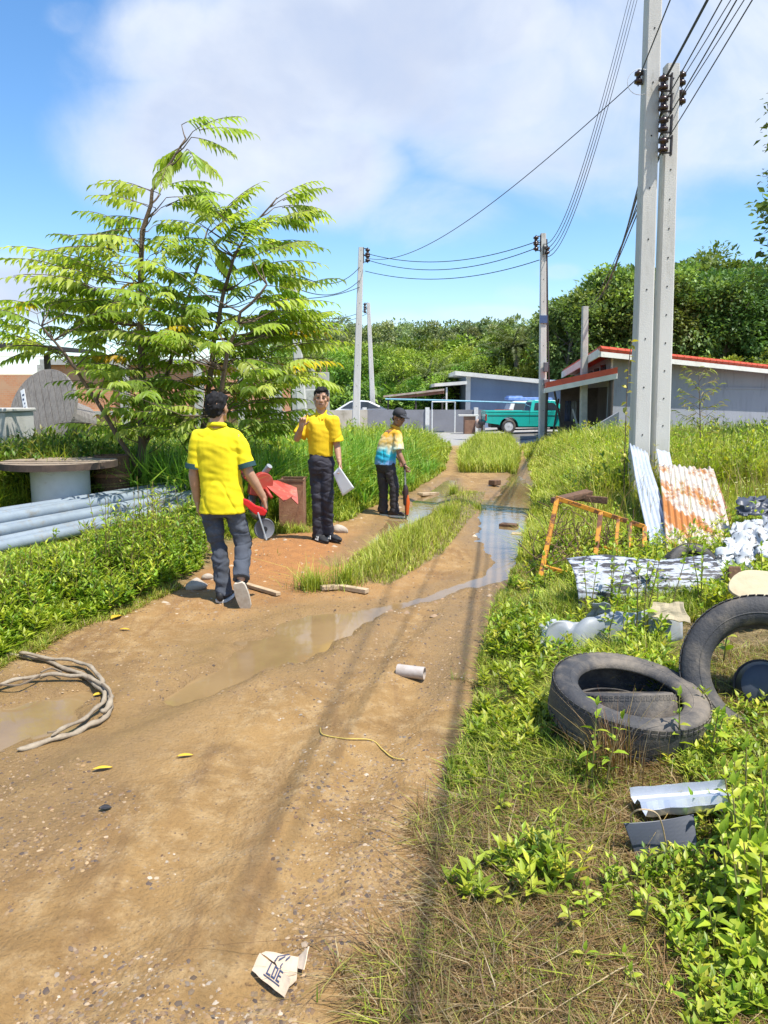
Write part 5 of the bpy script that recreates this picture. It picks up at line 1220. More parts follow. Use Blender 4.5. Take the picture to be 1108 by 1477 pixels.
mb = MB(); mb.tube([PP(366, 715, 8.9), PP(384, 705, 8.7), PP(392, 718, 8.6)], .02, 8); mb.tube([PP(366, 700, 8.9), PP(352, 688, 9.1), PP(345, 672, 9.4)], .016, 8); mb.build('handlebar', REDP, root, smooth=True)
mb = MB(); mb.lathe([(.10, -.03), (.18, -.035), (.20, 0), (.18, .035), (.10, .03)], 24, Matrix.Translation(PP(372, 728, 8.9)) @ Matrix.Rotation(R(80), 4, 'Y') @ Matrix.Rotation(R(20), 4, 'X'), closed=True); mb.build('wheel', RUBBER, root, smooth=True)
root = thing('rusty_box', 'rust brown metal box with an open top behind the red tiller', 'metal box', (bx_.x, 9.15, h1(bx_.x, 9.15)))
mb = MB(); x0, x1 = PP(402, 700, 9.15).x, PP(437, 700, 9.15).x; zt, zb = PP(420, 693, 9.15).z, root.location.z - .05
for (c_, s_) in [(((x0 + x1) / 2, 9.15, (zt + zb) / 2), (x1 - x0, .015, zt - zb)), (((x0 + x1) / 2, 9.5, (zt + zb) / 2), (x1 - x0, .015, zt - zb)), ((x0 + .009, 9.325, (zt + zb) / 2), (.015, .33, zt - zb)), ((x1 - .009, 9.325, (zt + zb) / 2), (.015, .33, zt - zb))]: mb.box(c_, s_)
mb.build('box_wall', RUSTB, root)
mb = MB(); mb.box(((x0 + x1) / 2, 9.15 - .003, zt), (x1 - x0 + .03, .03, .025)); mb.box(((x0 + x1) / 2, 9.503, zt), (x1 - x0 + .03, .03, .025)); mb.builds('box_rim', WOODB, root)
# ================================================================== BUILDINGS
GWALL = mat('grey_render_wall', (.26, .27, .30), (.23, .24, .27), rough=.9, scale=1.2, c3=(.17, .17, .185), s3=2.6, lo3=.5, hi3=.75, bump=.15, stretch=(1, 1, .3))
BWALL = mat('blue_grey_wall', (.21, .28, .40), (.19, .25, .36), rough=.9, scale=1.0, c3=(.15, .19, .27), s3=1.8, lo3=.5, hi3=.75, stretch=(1, 1, .3))
LWALL = mat('grey_block_wall', (.25, .25, .275), (.21, .21, .23), rough=.9, scale=1.2, c3=(.17, .165, .15), s3=1.2, lo3=.55, hi3=.75)
FASC = mat('white_fascia', (.70, .68, .62), (.60, .57, .50), rough=.7, scale=2, c3=(.42, .36, .27), s3=3, lo3=.6, hi3=.8)
RTILE = mat('red_roof_tile', (.60, .085, .03), (.50, .07, .03), rough=.6, scale=3, bump=.5, bscale=14)
ROOFG = mat('roof_sheet', (.45, .44, .42), (.36, .35, .33), rough=.6, scale=2)
SOFF = mat('soffit_grey', (.40, .42, .46), rough=.8)
DARKW = mat('dark_timber_wall', (.075, .062, .052), (.05, .04, .035), rough=.9, scale=3)
GLASS, nt, b = new_mat('window_glass'); b.inputs['Base Color'].default_value = (.03, .04, .05, 1); b.inputs['Roughness'].default_value = .06; b.inputs['Specular IOR Level'].default_value = .8
WHT = mat('white_paint', (.72, .72, .70), (.62, .62, .6), rough=.6)
CYAN = mat('cyan_pipe', (.16, .42, .55), rough=.5)
def slab(mb, p, q, back, th, mi=0, up=Vector((0, 0, 1))):
    """roof slab: front edge p -> q, extruded by back, thickness th downward"""
    t4 = [p, q, q + back, p + back]; mb.hexa([v - up * th for v in t4], t4, mi)
# --- right house
c0 = on(866, 502.5, 24.0); c1 = on(1108, 529, 30.0); cl = on(817, 533, 31.0)
rdir = (c1 - c0); ldir = (cl - c0); rd = rdir.normalized(); ld = ldir.normalized()
hroot = thing('grey_house', 'grey house with red edged sloping roof behind the concrete poles', 'house', (c0.x, c0.y, h1(c0.x, c0.y)))
rr2 = rd * (rdir.length * 1.75); ll2 = ld * (ldir.length * 1.15)
mb = MB(); slab(mb, c0 + Vector((0, 0, .08)), c0 + rr2 + Vector((0, 0, .08)), ll2, .18); f = mb.build('roof', RTILE, hroot)
mb = MB(); nrmR = Vector((-rd.y, rd.x, 0)).normalized(); nrmL = Vector((-ld.y, ld.x, 0)).normalized()
if nrmR.y > 0: nrmR = -nrmR
if nrmL.x > 0: nrmL = -nrmL
o_ = Vector((0, 0, -.10))
mb.hexa([c0 + o_ + v for v in (nrmR * .04 + Vector((0, 0, -.16)), rr2 + nrmR * .04 + Vector((0, 0, -.16)), rr2 + Vector((0, 0, -.16)), Vector((0, 0, -.16)))], [c0 + o_ + v for v in (nrmR * .04, rr2 + nrmR * .04, rr2, Vector((0, 0, 0)))])
mb.hexa([c0 + Vector((0, 0, .0)) + v for v in (nrmL * .04 + Vector((0, 0, -.26)), nrmL * .04 + ll2 + Vector((0, 0, -.26)), ll2 + Vector((0, 0, -.26)), Vector((0, 0, -.26)))], [c0 + v for v in (nrmL * .04, nrmL * .04 + ll2, ll2, Vector((0, 0, 0)))])
mb.build('fascia', FASC, f)
mb = MB()
for k in range(44):   # rounded verge tiles along the front edge
    p = c0 + rr2 * ((k + .5) / 44); mb.tube([p - rr2 * (.0125), p + rr2 * .0125], [.075, .062], 8)
mb.build('verge_tile', RTILE, f)
# walls set in under the eaves
rin = Vector((rd.x, rd.y, 0)); lin = Vector((ld.x, ld.y, 0)); lin.normalize(); rin.normalize()
w0 = c0 + rin * .75 + lin * .8; w0r = w0 + rin * (rr2.length - 1.0); w0l = w0 + lin * (ll2.length - .9)
def roofz(p): # height of roof underside at xy p
    A = np.array([[rr2.x, ll2.x], [rr2.y, ll2.y]]); s_ = np.linalg.solve(A, np.array([p.x - c0.x, p.y - c0.y])); return c0.z + rr2.z * s_[0] + ll2.z * s_[1] - .11
def wallseg(mb, a, b_, th, ztop=None, zb=-.3, inward=Vector((0, 1, 0))):
    i = inward * th
    bt = [Vector((v.x, v.y, zb)) for v in (a, b_, b_ + i, a + i)]; tp = [Vector((v.x, v.y, (ztop if ztop is not None else roofz(v)))) for v in (a, b_, b_ + i, a + i)]
    mb.hexa(bt, tp)
mb = MB(); wallseg(mb, w0, w0r, .15, inward=lin); wallseg(mb, w0 + lin * .152, w0l, .15, zb=2.05, inward=rin); mb.builds('wall', GWALL, hroot)
mb = MB(); n = 5
for k in range(n):   # clerestory windows on the left wall
    a = w0.lerp(w0l, .08 + .84 * k / n); b_ = w0.lerp(w0l, .08 + .84 * (k + .72) / n); zt = min(roofz(a), roofz(b_)) - .16
    a2, b2 = a - rin * .03, b_ - rin * .03
    mb.hexa([Vector((v.x, v.y, zt - .42)) for v in (a2, b2, b2 + rin * .03, a2 + rin * .03)], [Vector((v.x, v.y, zt)) for v in (a2, b2, b2 + rin * .03, a2 + rin * .03)])
wnd = mb.builds('window', GLASS, hroot)
mb = MB(); p = w0 - rin * .02 - lin * .06 + rin * .12; mb.tube([Vector((p.x, p.y, 1.0)), Vector((p.x, p.y, roofz(p) - .02))], .04, 8); mb.build('downpipe', WHT, hroot)
mb = MB(); a, b_ = w0.lerp(w0r, .30) - lin * .05, w0r - lin * .05; zc = on(1040, 559, 28).z
mb.hexa([Vector((v.x, v.y, zc - .035)) for v in (a, b_, b_ + lin * .05, a + lin * .05)], [Vector((v.x, v.y, zc + .035)) for v in (a, b_, b_ + lin * .05, a + lin * .05)]); mb.build('wall_ledge', GWALL, hroot)
# --- garage lean-to
g0, g1 = on(891, 534, 24.4), on(788, 555.5, 26.6); gd = g1 - g0; gb = Vector((.9, 5.0, .0))
groot = thing('open_garage', 'open dark garage with red edged lean to roof in front of the pickup bonnet', 'garage', (g1.x, g1.y, h1(g1.x, g1.y)))
mb = MB(); slab(mb, g0 + Vector((0, 0, .10)), g1 + Vector((0, 0, .10)), gb, .20); f = mb.build('roof', RTILE, groot)
mb = MB(); nf = Vector((gd.y, -gd.x, 0)).normalized(); nf = nf if nf.y < 0 else -nf
z1 = Vector((0, 0, -.10)); z2 = Vector((0, 0, -.27))
mb.hexa([g0 + nf * .03 + z2, g1 + nf * .03 + z2, g1 + z2, g0 + z2], [g0 + nf * .03 + z1, g1 + nf * .03 + z1, g1 + z1, g0 + z1]); mb.hexa([g1 + z2 + Vector((-.03, 0, 0)), g1 + gb + z2 + Vector((-.03, 0, 0)), g1 + gb + z2, g1 + z2], [g1 + z1 + Vector((-.03, 0, 0)), g1 + gb + z1 + Vector((-.03, 0, 0)), g1 + gb + z1, g1 + z1]); mb.build('fascia', FASC, f)
mb = MB(); gw = gd.normalized(); gw.z = 0
a = g0 + gb * .95 + Vector((.0, 0, 0)); b_ = g0 + gd * .66 + gb * .95; wallseg(mb, b_, a, .12, 2.15, inward=Vector((0, 1, 0)))
a = g0 + Vector((-.02, .3, 0)); b_ = g0 + gb * .95 + Vector((-.02, 0, 0)); wallseg(mb, a, b_, .1, 2.25, inward=Vector((-1, 0, 0))); mb.builds('dark_wall', DARKW, groot)
mb = MB()
for t in (.04, .97): p = g0 + gd * t + Vector((0, .15, 0)); mb.tube([Vector((p.x, p.y, -.2)), Vector((p.x, p.y, p.z - .12))], .05, 8)
mb.builds('post', DARKW, groot)
mb = MB(); p0, p1 = on(893, 594, 24.1), on(846, 622, 24.6)
mb.hexa([Vector((p0.x, p0.y, -.2)), Vector((p1.x, p1.y, -.2)), Vector((p1.x, p1.y + .15, -.2)), Vector((p0.x, p0.y + .15, -.2))], [p0, p1, p1 + Vector((0, .15, 0)), p0 + Vector((0, .15, 0))]); mb.build('side_wall', GWALL, groot)
for (x0, y0, x1, y1, Y, w, m_, lab) in [(799, 560, 812, 628, 27.3, .16, DARKW, 'dark leaning board at the left side of the garage opening'), (826, 590, 838, 632, 26.2, .12, mat('pale_board', (.36, .36, .37), rough=.8), 'pale leaning board in front of the garage opening'), (806, 575, 797, 630, 27.5, .12, DARKW, 'dark crossed board beside the pickup bonnet')]:
    p, q = on(x0, y0, Y), on(x1, y1, Y); d = q - p; mb = MB(); mb.box((p + q) / 2, (d.length, .04, w), d.to_track_quat('X', 'Y').to_matrix()); tag(mb.build('leaning_board', m_), lab, 'board')
for (px, cc, lab) in [(820, (.10, .12, .2), 'blue cloth hanging inside the dark garage'), (829, (.32, .33, .36), 'pale grey cloth hanging inside the dark garage'), (836, (.12, .1, .1), 'dark cloth hanging inside the garage beside the short post')]:
    p = on(px, 578, 27.6); mb = MB(); mb.sheet(lambda u, v: p + Vector(((u - .5) * .22, .03 * math.sin(u * 14), -.75 * v)), 8, 6, .01); tag(mb.build('hanging_cloth', mat('cloth_' + str(px), cc, rough=.9), smooth=True), lab, 'cloth')
# --- middle blue grey house
YH = 42.0
a, b_ = on(673, 541, YH), on(805, 551, YH); root = thing('blue_grey_house', 'low blue grey house with white sloping roof behind the pickup', 'house', (a.x, YH, h1(a.x, YH)))
mb = MB(); mb.hexa([Vector((a.x, YH, -.3)), Vector((b_.x + 2, YH, -.3)), Vector((b_.x + 2, YH + 6, -.3)), Vector((a.x, YH + 6, -.3))], [Vector((a.x, YH, a.z)), Vector((b_.x + 2, YH, b_.z)), Vector((b_.x + 2, YH + 6, b_.z)), Vector((a.x, YH + 6, a.z))]); wl = mb.build('wall', BWALL, root)
mb = MB(); p, q = on(657, 535, YH - .6), on(830, 552, YH - .6); slab(mb, p, q, Vector((0, 7.4, 0)), .22); mb.build('roof', FASC, root)
mb = MB(); mb.box((a.x + .10, YH - .03, 1.4), (.26, .05, 2.9)); mb.build('corner_pilaster', WHT, root)
mb = MB()
for y in (562, 569): p = on(680, y, YH - .03); mb.box((p.x + 2.2, YH - .012, p.z), (5, .02, .035))
mb.build('wall_groove', BWALL, wl)
YC = 41.0
p, q = on(627, 553, YC), on(674, 549.5, YC); root = thing('carport', 'white roofed porch joined to the left end of the blue grey house', 'carport', (p.x, YC, h1(p.x, YC)))
mb = MB(); slab(mb, p, q, Vector((0, 5, 0)), .17); mb.build('roof', FASC, root)
mb = MB(); s_ = on(644.5, 560, YC + .1); mb.box((s_.x, YC + .15, (s_.z) / 2), (.09, .09, s_.z + .1)); s_ = on(641, 560, YC + 4.6); mb.box((s_.x, YC + 4.6, 1.2), (.1, .1, 2.6)); mb.builds('post', WHT, root)
mb = MB(); p2, q2 = on(640, 560, YC + 5), on(676, 560, YC + 5); mb.box(((p2.x + q2.x) / 2, YC + 5.1, 1.1), (q2.x - p2.x, .1, 2.6)); mb.build('back_wall', DARKW, root)
p, q = on(553, 570.5, 39.5), on(641, 560.5, 39.5); root = thing('lean_to_shed', 'long rust edged lean to roof left of the white porch', 'shed', (p.x, 39.5, h1(p.x, 39.5)))
mb = MB(); slab(mb, p, q, Vector((0, 4, 0)), .10); mb.build('roof', mat('old_roof_edge', (.52, .45, .38), (.36, .22, .15), rough=.8, scale=2), root)
mb = MB(); mb.hexa([p + Vector((.3, .1, -.24)), q + Vector((0, .1, -.26)), q + Vector((0, 3.9, -.26)), p + Vector((.3, 3.9, -.24))], [p + Vector((.3, .1, -.104)), q + Vector((0, .1, -.104)), q + Vector((0, 3.9, -.104)), p + Vector((.3, 3.9, -.104))]); mb.build('rafter', mat('rust_rafter', (.28, .12, .07), rough=.8), root)
mb = MB()
for px in (560, 600, 638): s_ = on(px, 572, 39.7); mb.tube([(s_.x, 39.7, -.1), (s_.x, 39.7, s_.z - .1)], .05, 6); s_ = on(px, 572, 43.2); mb.tube([(s_.x, 43.2, -.1), (s_.x, 43.2, s_.z)], .05, 6)
mb.builds('post', DARKW, root)
# --- low walls, gate frame, table
YW = 40.0
p, q = on(520, 591, YW - 3), on(700, 589.5, YW - 3)
root = thing('boundary_wall', 'low grey boundary wall with white posts below the carport', 'wall', (p.x, YW - 3, 0)); Yw = YW - 3
mb = MB(); mb.box(((p.x + q.x) / 2, Yw, p.z / 2 - .1), (q.x - p.x, .14, p.z + .2)); mb.build('wall_face', LWALL, root)
mb = MB()
for px in (526, 616.5, 686.5): s_ = on(px, 588, Yw); mb.box((s_.x, Yw - .03, s_.z / 2 - .1), (.2, .24, s_.z + .22))
mb.builds('wall_post', WHT, root)
p, q = on(370, 593, 33), on(530, 591, 36.8); root = tag(MB().build('x', WHT), None); bpy.data.objects.remove(root)
mb = MB(); n_ = Vector((0, .16, 0)); mb.hexa([Vector((p.x, p.y, -.2)), Vector((q.x, q.y, -.2)), Vector((q.x, q.y, -.2)) + n_, Vector((p.x, p.y, -.2)) + n_], [p, q, q + n_, p + n_]); tag(mb.build('old_wall', mat('old_block_wall', (.42, .38, .32), (.33, .29, .23), rough=.9, scale=1.5, c3=(.22, .2, .15), s3=1.5)), 'old weathered low wall behind the column stubs and the talking man', 'wall')
root = thing('gate_frame', 'thin white gate frame with a long cyan rail before the carport', 'gate', (on(640, 613, 36.5).x, 36.5, 0))
mb = MB()
for px in (623.5, 656.5): s_ = on(px, 579.5, 36.5); mb.tube([(s_.x, 36.5, -.1), (s_.x, 36.5, s_.z)], .035, 6)
a, b_ = on(623, 579.5, 36.5), on(657, 579.5, 36.5); mb.tube([a, b_], .035, 6); mb.build('frame', WHT, root)
mb = MB(); mb.tube([on(556, 575.5, 36.4), on(640, 577.5, 36.4), on(760, 581.5, 36.4)], .045, 6); mb.build('rail', CYAN, root)
root = thing('brown_stove', 'small brown brick stove with flat top beside the low grey wall', 'stove', (on(678, 612, 35.5).x, 35.5, h1(3.9, 35.5)))
p = on(678, 600, 35.5); mb = MB(); mb.box((p.x - .02, 35.5, .42), (.52, .5, .84)); mb.build('body', mat('stove_brown', (.30, .17, .11), (.22, .12, .08), rough=.9), root, bevel=.02)
mb = MB(); mb.box((p.x - .08, 35.5, .87), (.95, .6, .07)); mb.build('top', FASC, root)
p = on(689, 604, 35.3); mb = MB(); mb.lathe([(.10, 0), (.17, .12), (.16, .34), (.08, .42)], 14, Matrix.Translation((p.x + .05, 35.2, .28))); mb.tube([(p.x + .2, 35.2, .1), (p.x + .22, 35.2, .85)], .05, 6); tag(mb.build('clay_jar', mat('clay', (.52, .36, .28), rough=.8), smooth=True), 'small pale clay jar beside the brown stove', 'jar')
# --- unfinished brick house far left
YB_ = 28.0
BRICK, nt, b = new_mat('orange_brick'); tc = nt.nodes.new('ShaderNodeTexCoord'); br = nt.nodes.new('ShaderNodeTexBrick'); mp = nt.nodes.new('ShaderNodeMapping'); mp.inputs['Rotation'].default_value = (R(90), 0, 0)
nt.links.new(tc.outputs['Object'], mp.inputs[0]); nt.links.new(mp.outputs[0], br.inputs['Vector']); br.inputs['Scale'].default_value = 3.2
br.inputs['Color1'].default_value = (.55, .22, .10, 1); br.inputs['Color2'].default_value = (.62, .29, .14, 1); br.inputs['Mortar'].default_value = (.50, .42, .34, 1); br.inputs['Mortar Size'].default_value = .012
nn = noise_n(nt, 1.2, 5); nt.links.new(mixc(nt, ramp(nt, nn.outputs[0], .45, .75), br.outputs[0], (.55, .33, .20)), b.inputs['Base Color']); b.inputs['Roughness'].default_value = .9
xa = lambda px: on(px, 575, YB_).x
root = thing('unfinished_house', 'unfinished orange brick house with pale concrete columns behind the tree', 'house', (xa(230), YB_, 0))
mb = MB(); zb_ = -.2
zt = on(200, 526, YB_).z
for (x0, x1, z0, z1) in [(-60, 60, -.2, zt - .35), (64, 172, -.2, zt), (186, 225, -.2, zt), (255, 280, -.2, zt), (225, 255, -.2, 1.0), (225, 255, 2.2, zt), (292, 345, -.2, 1.7), (292, 345, 2.5, zt), (353, 390, -.2, 1.15), (-60, 392, zt + .3, zt + .31)]:
    mb.box(((xa(x0) + xa(x1)) / 2, YB_ + .3, (z0 + z1) / 2), (xa(x1) - xa(x0), .12, z1 - z0))
wl = mb.builds('wall_panel', BRICK, root)
mb = MB()
for px in (62, 179, 286, 349): mb.box((xa(px), YB_ + .2, (zt - .2) / 2), (.32, .32, zt + .2))
mb.builds('column', CONC2, root)
mb = MB(); mb.box(((xa(60) + xa(349)) / 2, YB_ + .22, zt + .10), (xa(349) - xa(60), .34, .2)); mb.box(((xa(60) + xa(392)) / 2, YB_ + .23, 1.12), (xa(392) - xa(60), .22, .14)); mb.builds('beam', CONC2, root)
mb = MB(); mb.box(((xa(-60) + xa(390)) / 2, YB_ + 6, 1.2), (xa(390) - xa(-60), .15, 2.8)); mb.build('rear_wall', BRICK, root)
mb = MB(); p, q = on(-120, 487, 21), on(58, 497, 21); root = thing('dark_shed', 'dark roofed shed peeping through the leaves at the upper left edge', 'shed', (p.x, 21, 0))
slab(mb, p, q, Vector((0, 4, .1)), .12); mb.build('roof', mat('black_roof', (.05, .045, .045), rough=.7), root)
mb = MB(); q3 = on(22, 530, 21.4); mb.box((q.x - .5, 22.5, q.z / 2), (.14, .14, q.z - .3)); mb.box((p.x + 1.2, 22.5, p.z / 2), (.14, .14, p.z - .3)); mb.builds('shed_wall', DARKW, root)

# ================================================================== VEHICLES
GREEN, nt, b = new_mat('teal_car_paint'); nn = noise_n(nt, 3, 5); nt.links.new(mixc(nt, ramp(nt, nn.outputs[0], .4, .7), (.02, .46, .38), (.025, .41, .34)), b.inputs['Base Color']); b.inputs['Roughness'].default_value = .28; b.inputs['Coat Weight'].default_value = .4; b.inputs['Coat Roughness'].default_value = .08
WPAINT = mat('white_car_paint', (.74, .74, .74), (.68, .68, .68), rough=.3, coat=.4)
ALLOY = mat('alloy_rim', (.66, .66, .66), rough=.35)
TRIM = mat('black_trim', (.02, .02, .022), rough=.5)
LAMPR = mat('tail_lamp', (.35, .012, .012), rough=.25)
def arc(cx, cz, r, a0, a1, n=10): return [(cx + r * math.cos(R(a0 + (a1 - a0) * i / n)), cz + r * math.sin(R(a0 + (a1 - a0) * i / n))) for i in range(n + 1)]
def wheel(root, x, y, r, w, side, M):
    mb = MB(); A = M @ Matrix.Translation((x, y, r)) @ Matrix.Rotation(R(90), 4, 'X'); h = w / 2
    mb.lathe([(r * .62, -h * .8), (r * .72, -h), (r * .92, -h), (r, -h * .7), (r, h * .7), (r * .92, h), (r * .72, h), (r * .62, h * .8)], 28, A, closed=True); o = mb.build('wheel', RUBBER, root, smooth=True)
    mb = MB(); s = 1 if side < 0 else -1
    mb.lathe([(r * .63, h * .85 * s), (r * .58, h * .9 * s), (r * .56, h * .5 * s), (r * .1, h * .45 * s)], 28, A)
    for k in range(5):
        a = k * 1.2566; mb.box(A @ Vector((r * .32 * math.cos(a), r * .32 * math.sin(a), h * .72 * s)), (r * .56, r * .16, .03), (A.to_3x3() @ Matrix.Rotation(a, 3, 'Z')))
    mb.lathe([(.0, h * .85 * s), (r * .12, h * .84 * s), (r * .13, h * .5 * s)], 12, A); mb.build('rim', ALLOY, o)
def pickup(loc, rz):
    root = thing('pickup_truck', 'teal green pickup with extended cab and alloy wheels parked behind the pole', 'pickup truck', loc, rz); M = wm(root); Wd = 1.66; wr = .315
    rx, fx = 1.05, 3.85
    low = [(.02, .48), (.0, .60), (.0, .93)] + [(1.94, .93), (3.30, .95), (3.6, .96), (4.35, .90), (4.62, .82), (4.70, .62), (4.70, .40), (fx + .43, .36)] + arc(fx, wr, .42, 6, 174) + [(fx - .43, .32), (rx + .43, .32)] + arc(rx, wr, .42, 6, 174) + [(rx - .43, .40)]
    low2 = [(.0 + .0, .50)] + low[1:]
    mb = MB(); mb.prism([(x, z) for x, z in low if True][::-1], Wd, M); body = mb.build('body', GREEN, root, bevel=.03)
    mb = MB(); mb.box(M @ Vector((1.0, 0, .945)), (1.75, Wd - .14, .02), M.to_3x3()); mb.build('bed_floor', TRIM, root)
    mb = MB()
    for s in (-1, 1): mb.box(M @ Vector((.97, s * (Wd / 2 - .045), .985)), (1.94, .09, .07), M.to_3x3())
    mb.box(M @ Vector((.035, 0, .985)), (.07, Wd - .18, .07), M.to_3x3()); mb.builds('bed_rail', GREEN, root, bevel=.015)
    cab = [(1.98, .94), (2.08, 1.42), (2.22, 1.50), (3.05, 1.50), (3.18, 1.46), (3.72, .97)]
    mb = MB(); n = len(cab); wt = .16
    f_ = lambda x, z, s: M @ Vector((x, s * (Wd / 2 - wt * max(0, z - .94) / .56 * .9), z))
    mb.add([f_(x, z, -1) for x, z in cab] + [f_(x, z, 1) for x, z in cab], [tuple(range(n)), tuple(range(2 * n - 1, n - 1, -1))] + [(i, i + n, (i + 1) % n + n, (i + 1) % n) for i in range(n)]); mb.build('cab', GREEN, root, bevel=.025)
    mb = MB()
    for s in (-1, 1):
        for pg in ([(2.16, 1.05), (2.21, 1.36), (2.28, 1.38), (2.47, 1.38), (2.47, 1.05)], [(2.66, 1.05), (2.66, 1.38), (2.98, 1.38), (3.06, 1.36), (3.34, 1.09), (3.32, 1.05)]):
            v = [f_(x, z, s) + M.to_3x3() @ Vector((0, s * .012, 0)) for x, z in pg]; i_ = [f_(x, z, s) - M.to_3x3() @ Vector((0, s * .01, 0)) for x, z in pg]; k = len(pg)
            fs = [tuple(range(k)) if s < 0 else tuple(range(k - 1, -1, -1))] + [(j, j + k, (j + 1) % k + k, (j + 1) % k) for j in range(k)]; mb.add(v + i_, fs)
    ws = [M @ Vector(v) for v in ((3.22, -.60, 1.44), (3.22, .60, 1.44), (3.72, .70, .995), (3.72, -.70, .995))]; mb.add([v + Vector((.0, 0, .012)) for v in ws], [(0, 1, 2, 3)])
    rwv = [M @ Vector(v) for v in ((2.0, -.62, 1.02), (2.0, .62, 1.02), (2.085, .58, 1.40), (2.085, -.58, 1.40))]; mb.add([v + M.to_3x3() @ Vector((-.012, 0, 0)) for v in rwv], [(0, 3, 2, 1)])
    mb.builds('window', GLASS, root)
    mb = MB()
    for s in (-1, 1):
        for x0 in (1.965, 2.555, 3.50): mb.box(M @ Vector((x0, s * (Wd / 2 + .002), .68)), (.012, .006, .52), M.to_3x3())
        mb.box(M @ Vector((2.3, s * (Wd / 2 + .004), .80)), (4.4, .01, .03), M.to_3x3()); mb.box(M @ Vector((2.72, s * (Wd / 2 + .02), .86)), (.12, .03, .025), M.to_3x3())
    mb.build('door_gap', TRIM, body)
    mb = MB(); mb.box(M @ Vector((-.10, 0, .46)), (.16, Wd - .06, .14), M.to_3x3()); mb.box(M @ Vector((4.76, 0, .46)), (.18, Wd, .2), M.to_3x3()); mb.builds('bumper', TRIM, root, bevel=.02)
    for s in (-1, 1):
        mb = MB(); mb.box(M @ Vector((.02, s * (Wd / 2 - .06), .72)), (.06, .14, .30), M.to_3x3()); mb.build('tail_light', LAMPR, root, bevel=.01)
        mb = MB(); mb.box(M @ Vector((4.64, s * (Wd / 2 - .2), .70)), (.12, .30, .15), M.to_3x3()); mb.build('headlight', GLASS, root, bevel=.01)
        mb = MB(); mb.box(M @ Vector((3.36, s * (Wd / 2 + .1), 1.08)), (.08, .18, .14), M.to_3x3()); mb.build('mirror', TRIM, root, bevel=.02)
        for x in (rx, fx): wheel(root, x, s * (Wd / 2 - .10), wr, .2, s, M)
    mb = MB(); mb.box(M @ Vector((2.4, 0, .36)), (4.2, 1.1, .2), M.to_3x3()); mb.build('chassis', TRIM, root); return root
YP = 34.2; p = on(699, 600, YP); pickup((p.x, YP + .4, h1(p.x + 2, YP) + .012), R(0))
def car(name, label, cat, loc, rz, prof, wins, Wd, paint, wheels, extra=None):
    root = thing(name, label, cat, loc, rz); M = wm(root); n = len(prof); zc = .95
    f_ = lambda x, z, s, o=0: M @ Vector((x, s * (Wd / 2 + o - .22 * max(0, z - zc)), z))
    mb = MB(); mb.add([f_(x, z, -1) for x, z in prof] + [f_(x, z, 1) for x, z in prof], [tuple(range(n)), tuple(range(2 * n - 1, n - 1, -1))] + [(i, i + n, (i + 1) % n + n, (i + 1) % n) for i in range(n)]); mb.build('body', paint, root, bevel=.03)
    mb = MB()
    for pg in wins:
        k = len(pg)
        for s in (-1, 1): mb.add([f_(x, z, s, .012) for x, z in pg] + [f_(x, z, s, -.01) for x, z in pg], [tuple(range(k)) if s < 0 else tuple(range(k - 1, -1, -1))] + [(j, j + k, (j + 1) % k + k, (j + 1) % k) for j in range(k)])
    mb.builds('window', GLASS, root)
    for x in wheels:
        for s in (-1, 1): wheel(root, x, s * (Wd / 2 - .08), .31, .2, s, M)
    return root, M
p = on(708, 600, 38.2)
vr, M = car('white_van', 'white and orange van with blue bundle on its roof, half hidden behind the pickup', 'van', (p.x, 38.4, h1(p.x, 38.4)), 0, [(0, .3), (0, .9), (.75, .92), (.95, 1.48), (1.1, 1.52), (3.2, 1.52), (3.6, 1.0), (4.2, .9), (4.3, .3)], [[(1.02, 1.02), (1.12, 1.40), (1.85, 1.40), (1.85, 1.02)], [(1.95, 1.02), (1.95, 1.40), (3.1, 1.40), (3.4, 1.02)]], 1.65, WPAINT, (.8, 3.5))
mb = MB(); mb.box(M @ Vector((.55, -.84, .96)), (.9, .02, .30)); mb.box(M @ Vector((2.2, -.86, .80)), (3.4, .02, .14)); mb.builds('orange_panel', mat('orange_paint', (.52, .16, .09), rough=.5), vr)
mb = MB(); mb.box(M @ Vector((1.9, 0, 1.63)), (2.2, 1.2, .14)); mb.v = [jit(v, 3, .05) for v in mb.v]; mb.box(M @ Vector((1.2, 0, 1.69)), (.7, .9, .18)); tag(mb.build('blue_bundle', mat('blue_tarp', (.10, .22, .55), (.25, .36, .62), rough=.6), bevel=.03), 'blue bundle strapped on the roof of the white van', 'bundle')
p = on(480, 600, 42)
vr, M = car('white_car', 'white car with only its roof and windscreen showing above the old low wall', 'car', (p.x, 42, h1(p.x, 42)), 0, [(0, .3), (0, .85), (.3, 1.02), (1.0, 1.43), (1.3, 1.5), (2.0, 1.46), (3.0, 1.02), (4.0, .88), (4.2, .6), (4.2, .3)], [[(.5, 1.04), (1.05, 1.38), (1.35, 1.42), (1.5, 1.42), (1.5, 1.04)], [(1.6, 1.04), (1.6, 1.42), (2.0, 1.39), (2.7, 1.06)]], 1.65, WPAINT, (.8, 3.4))

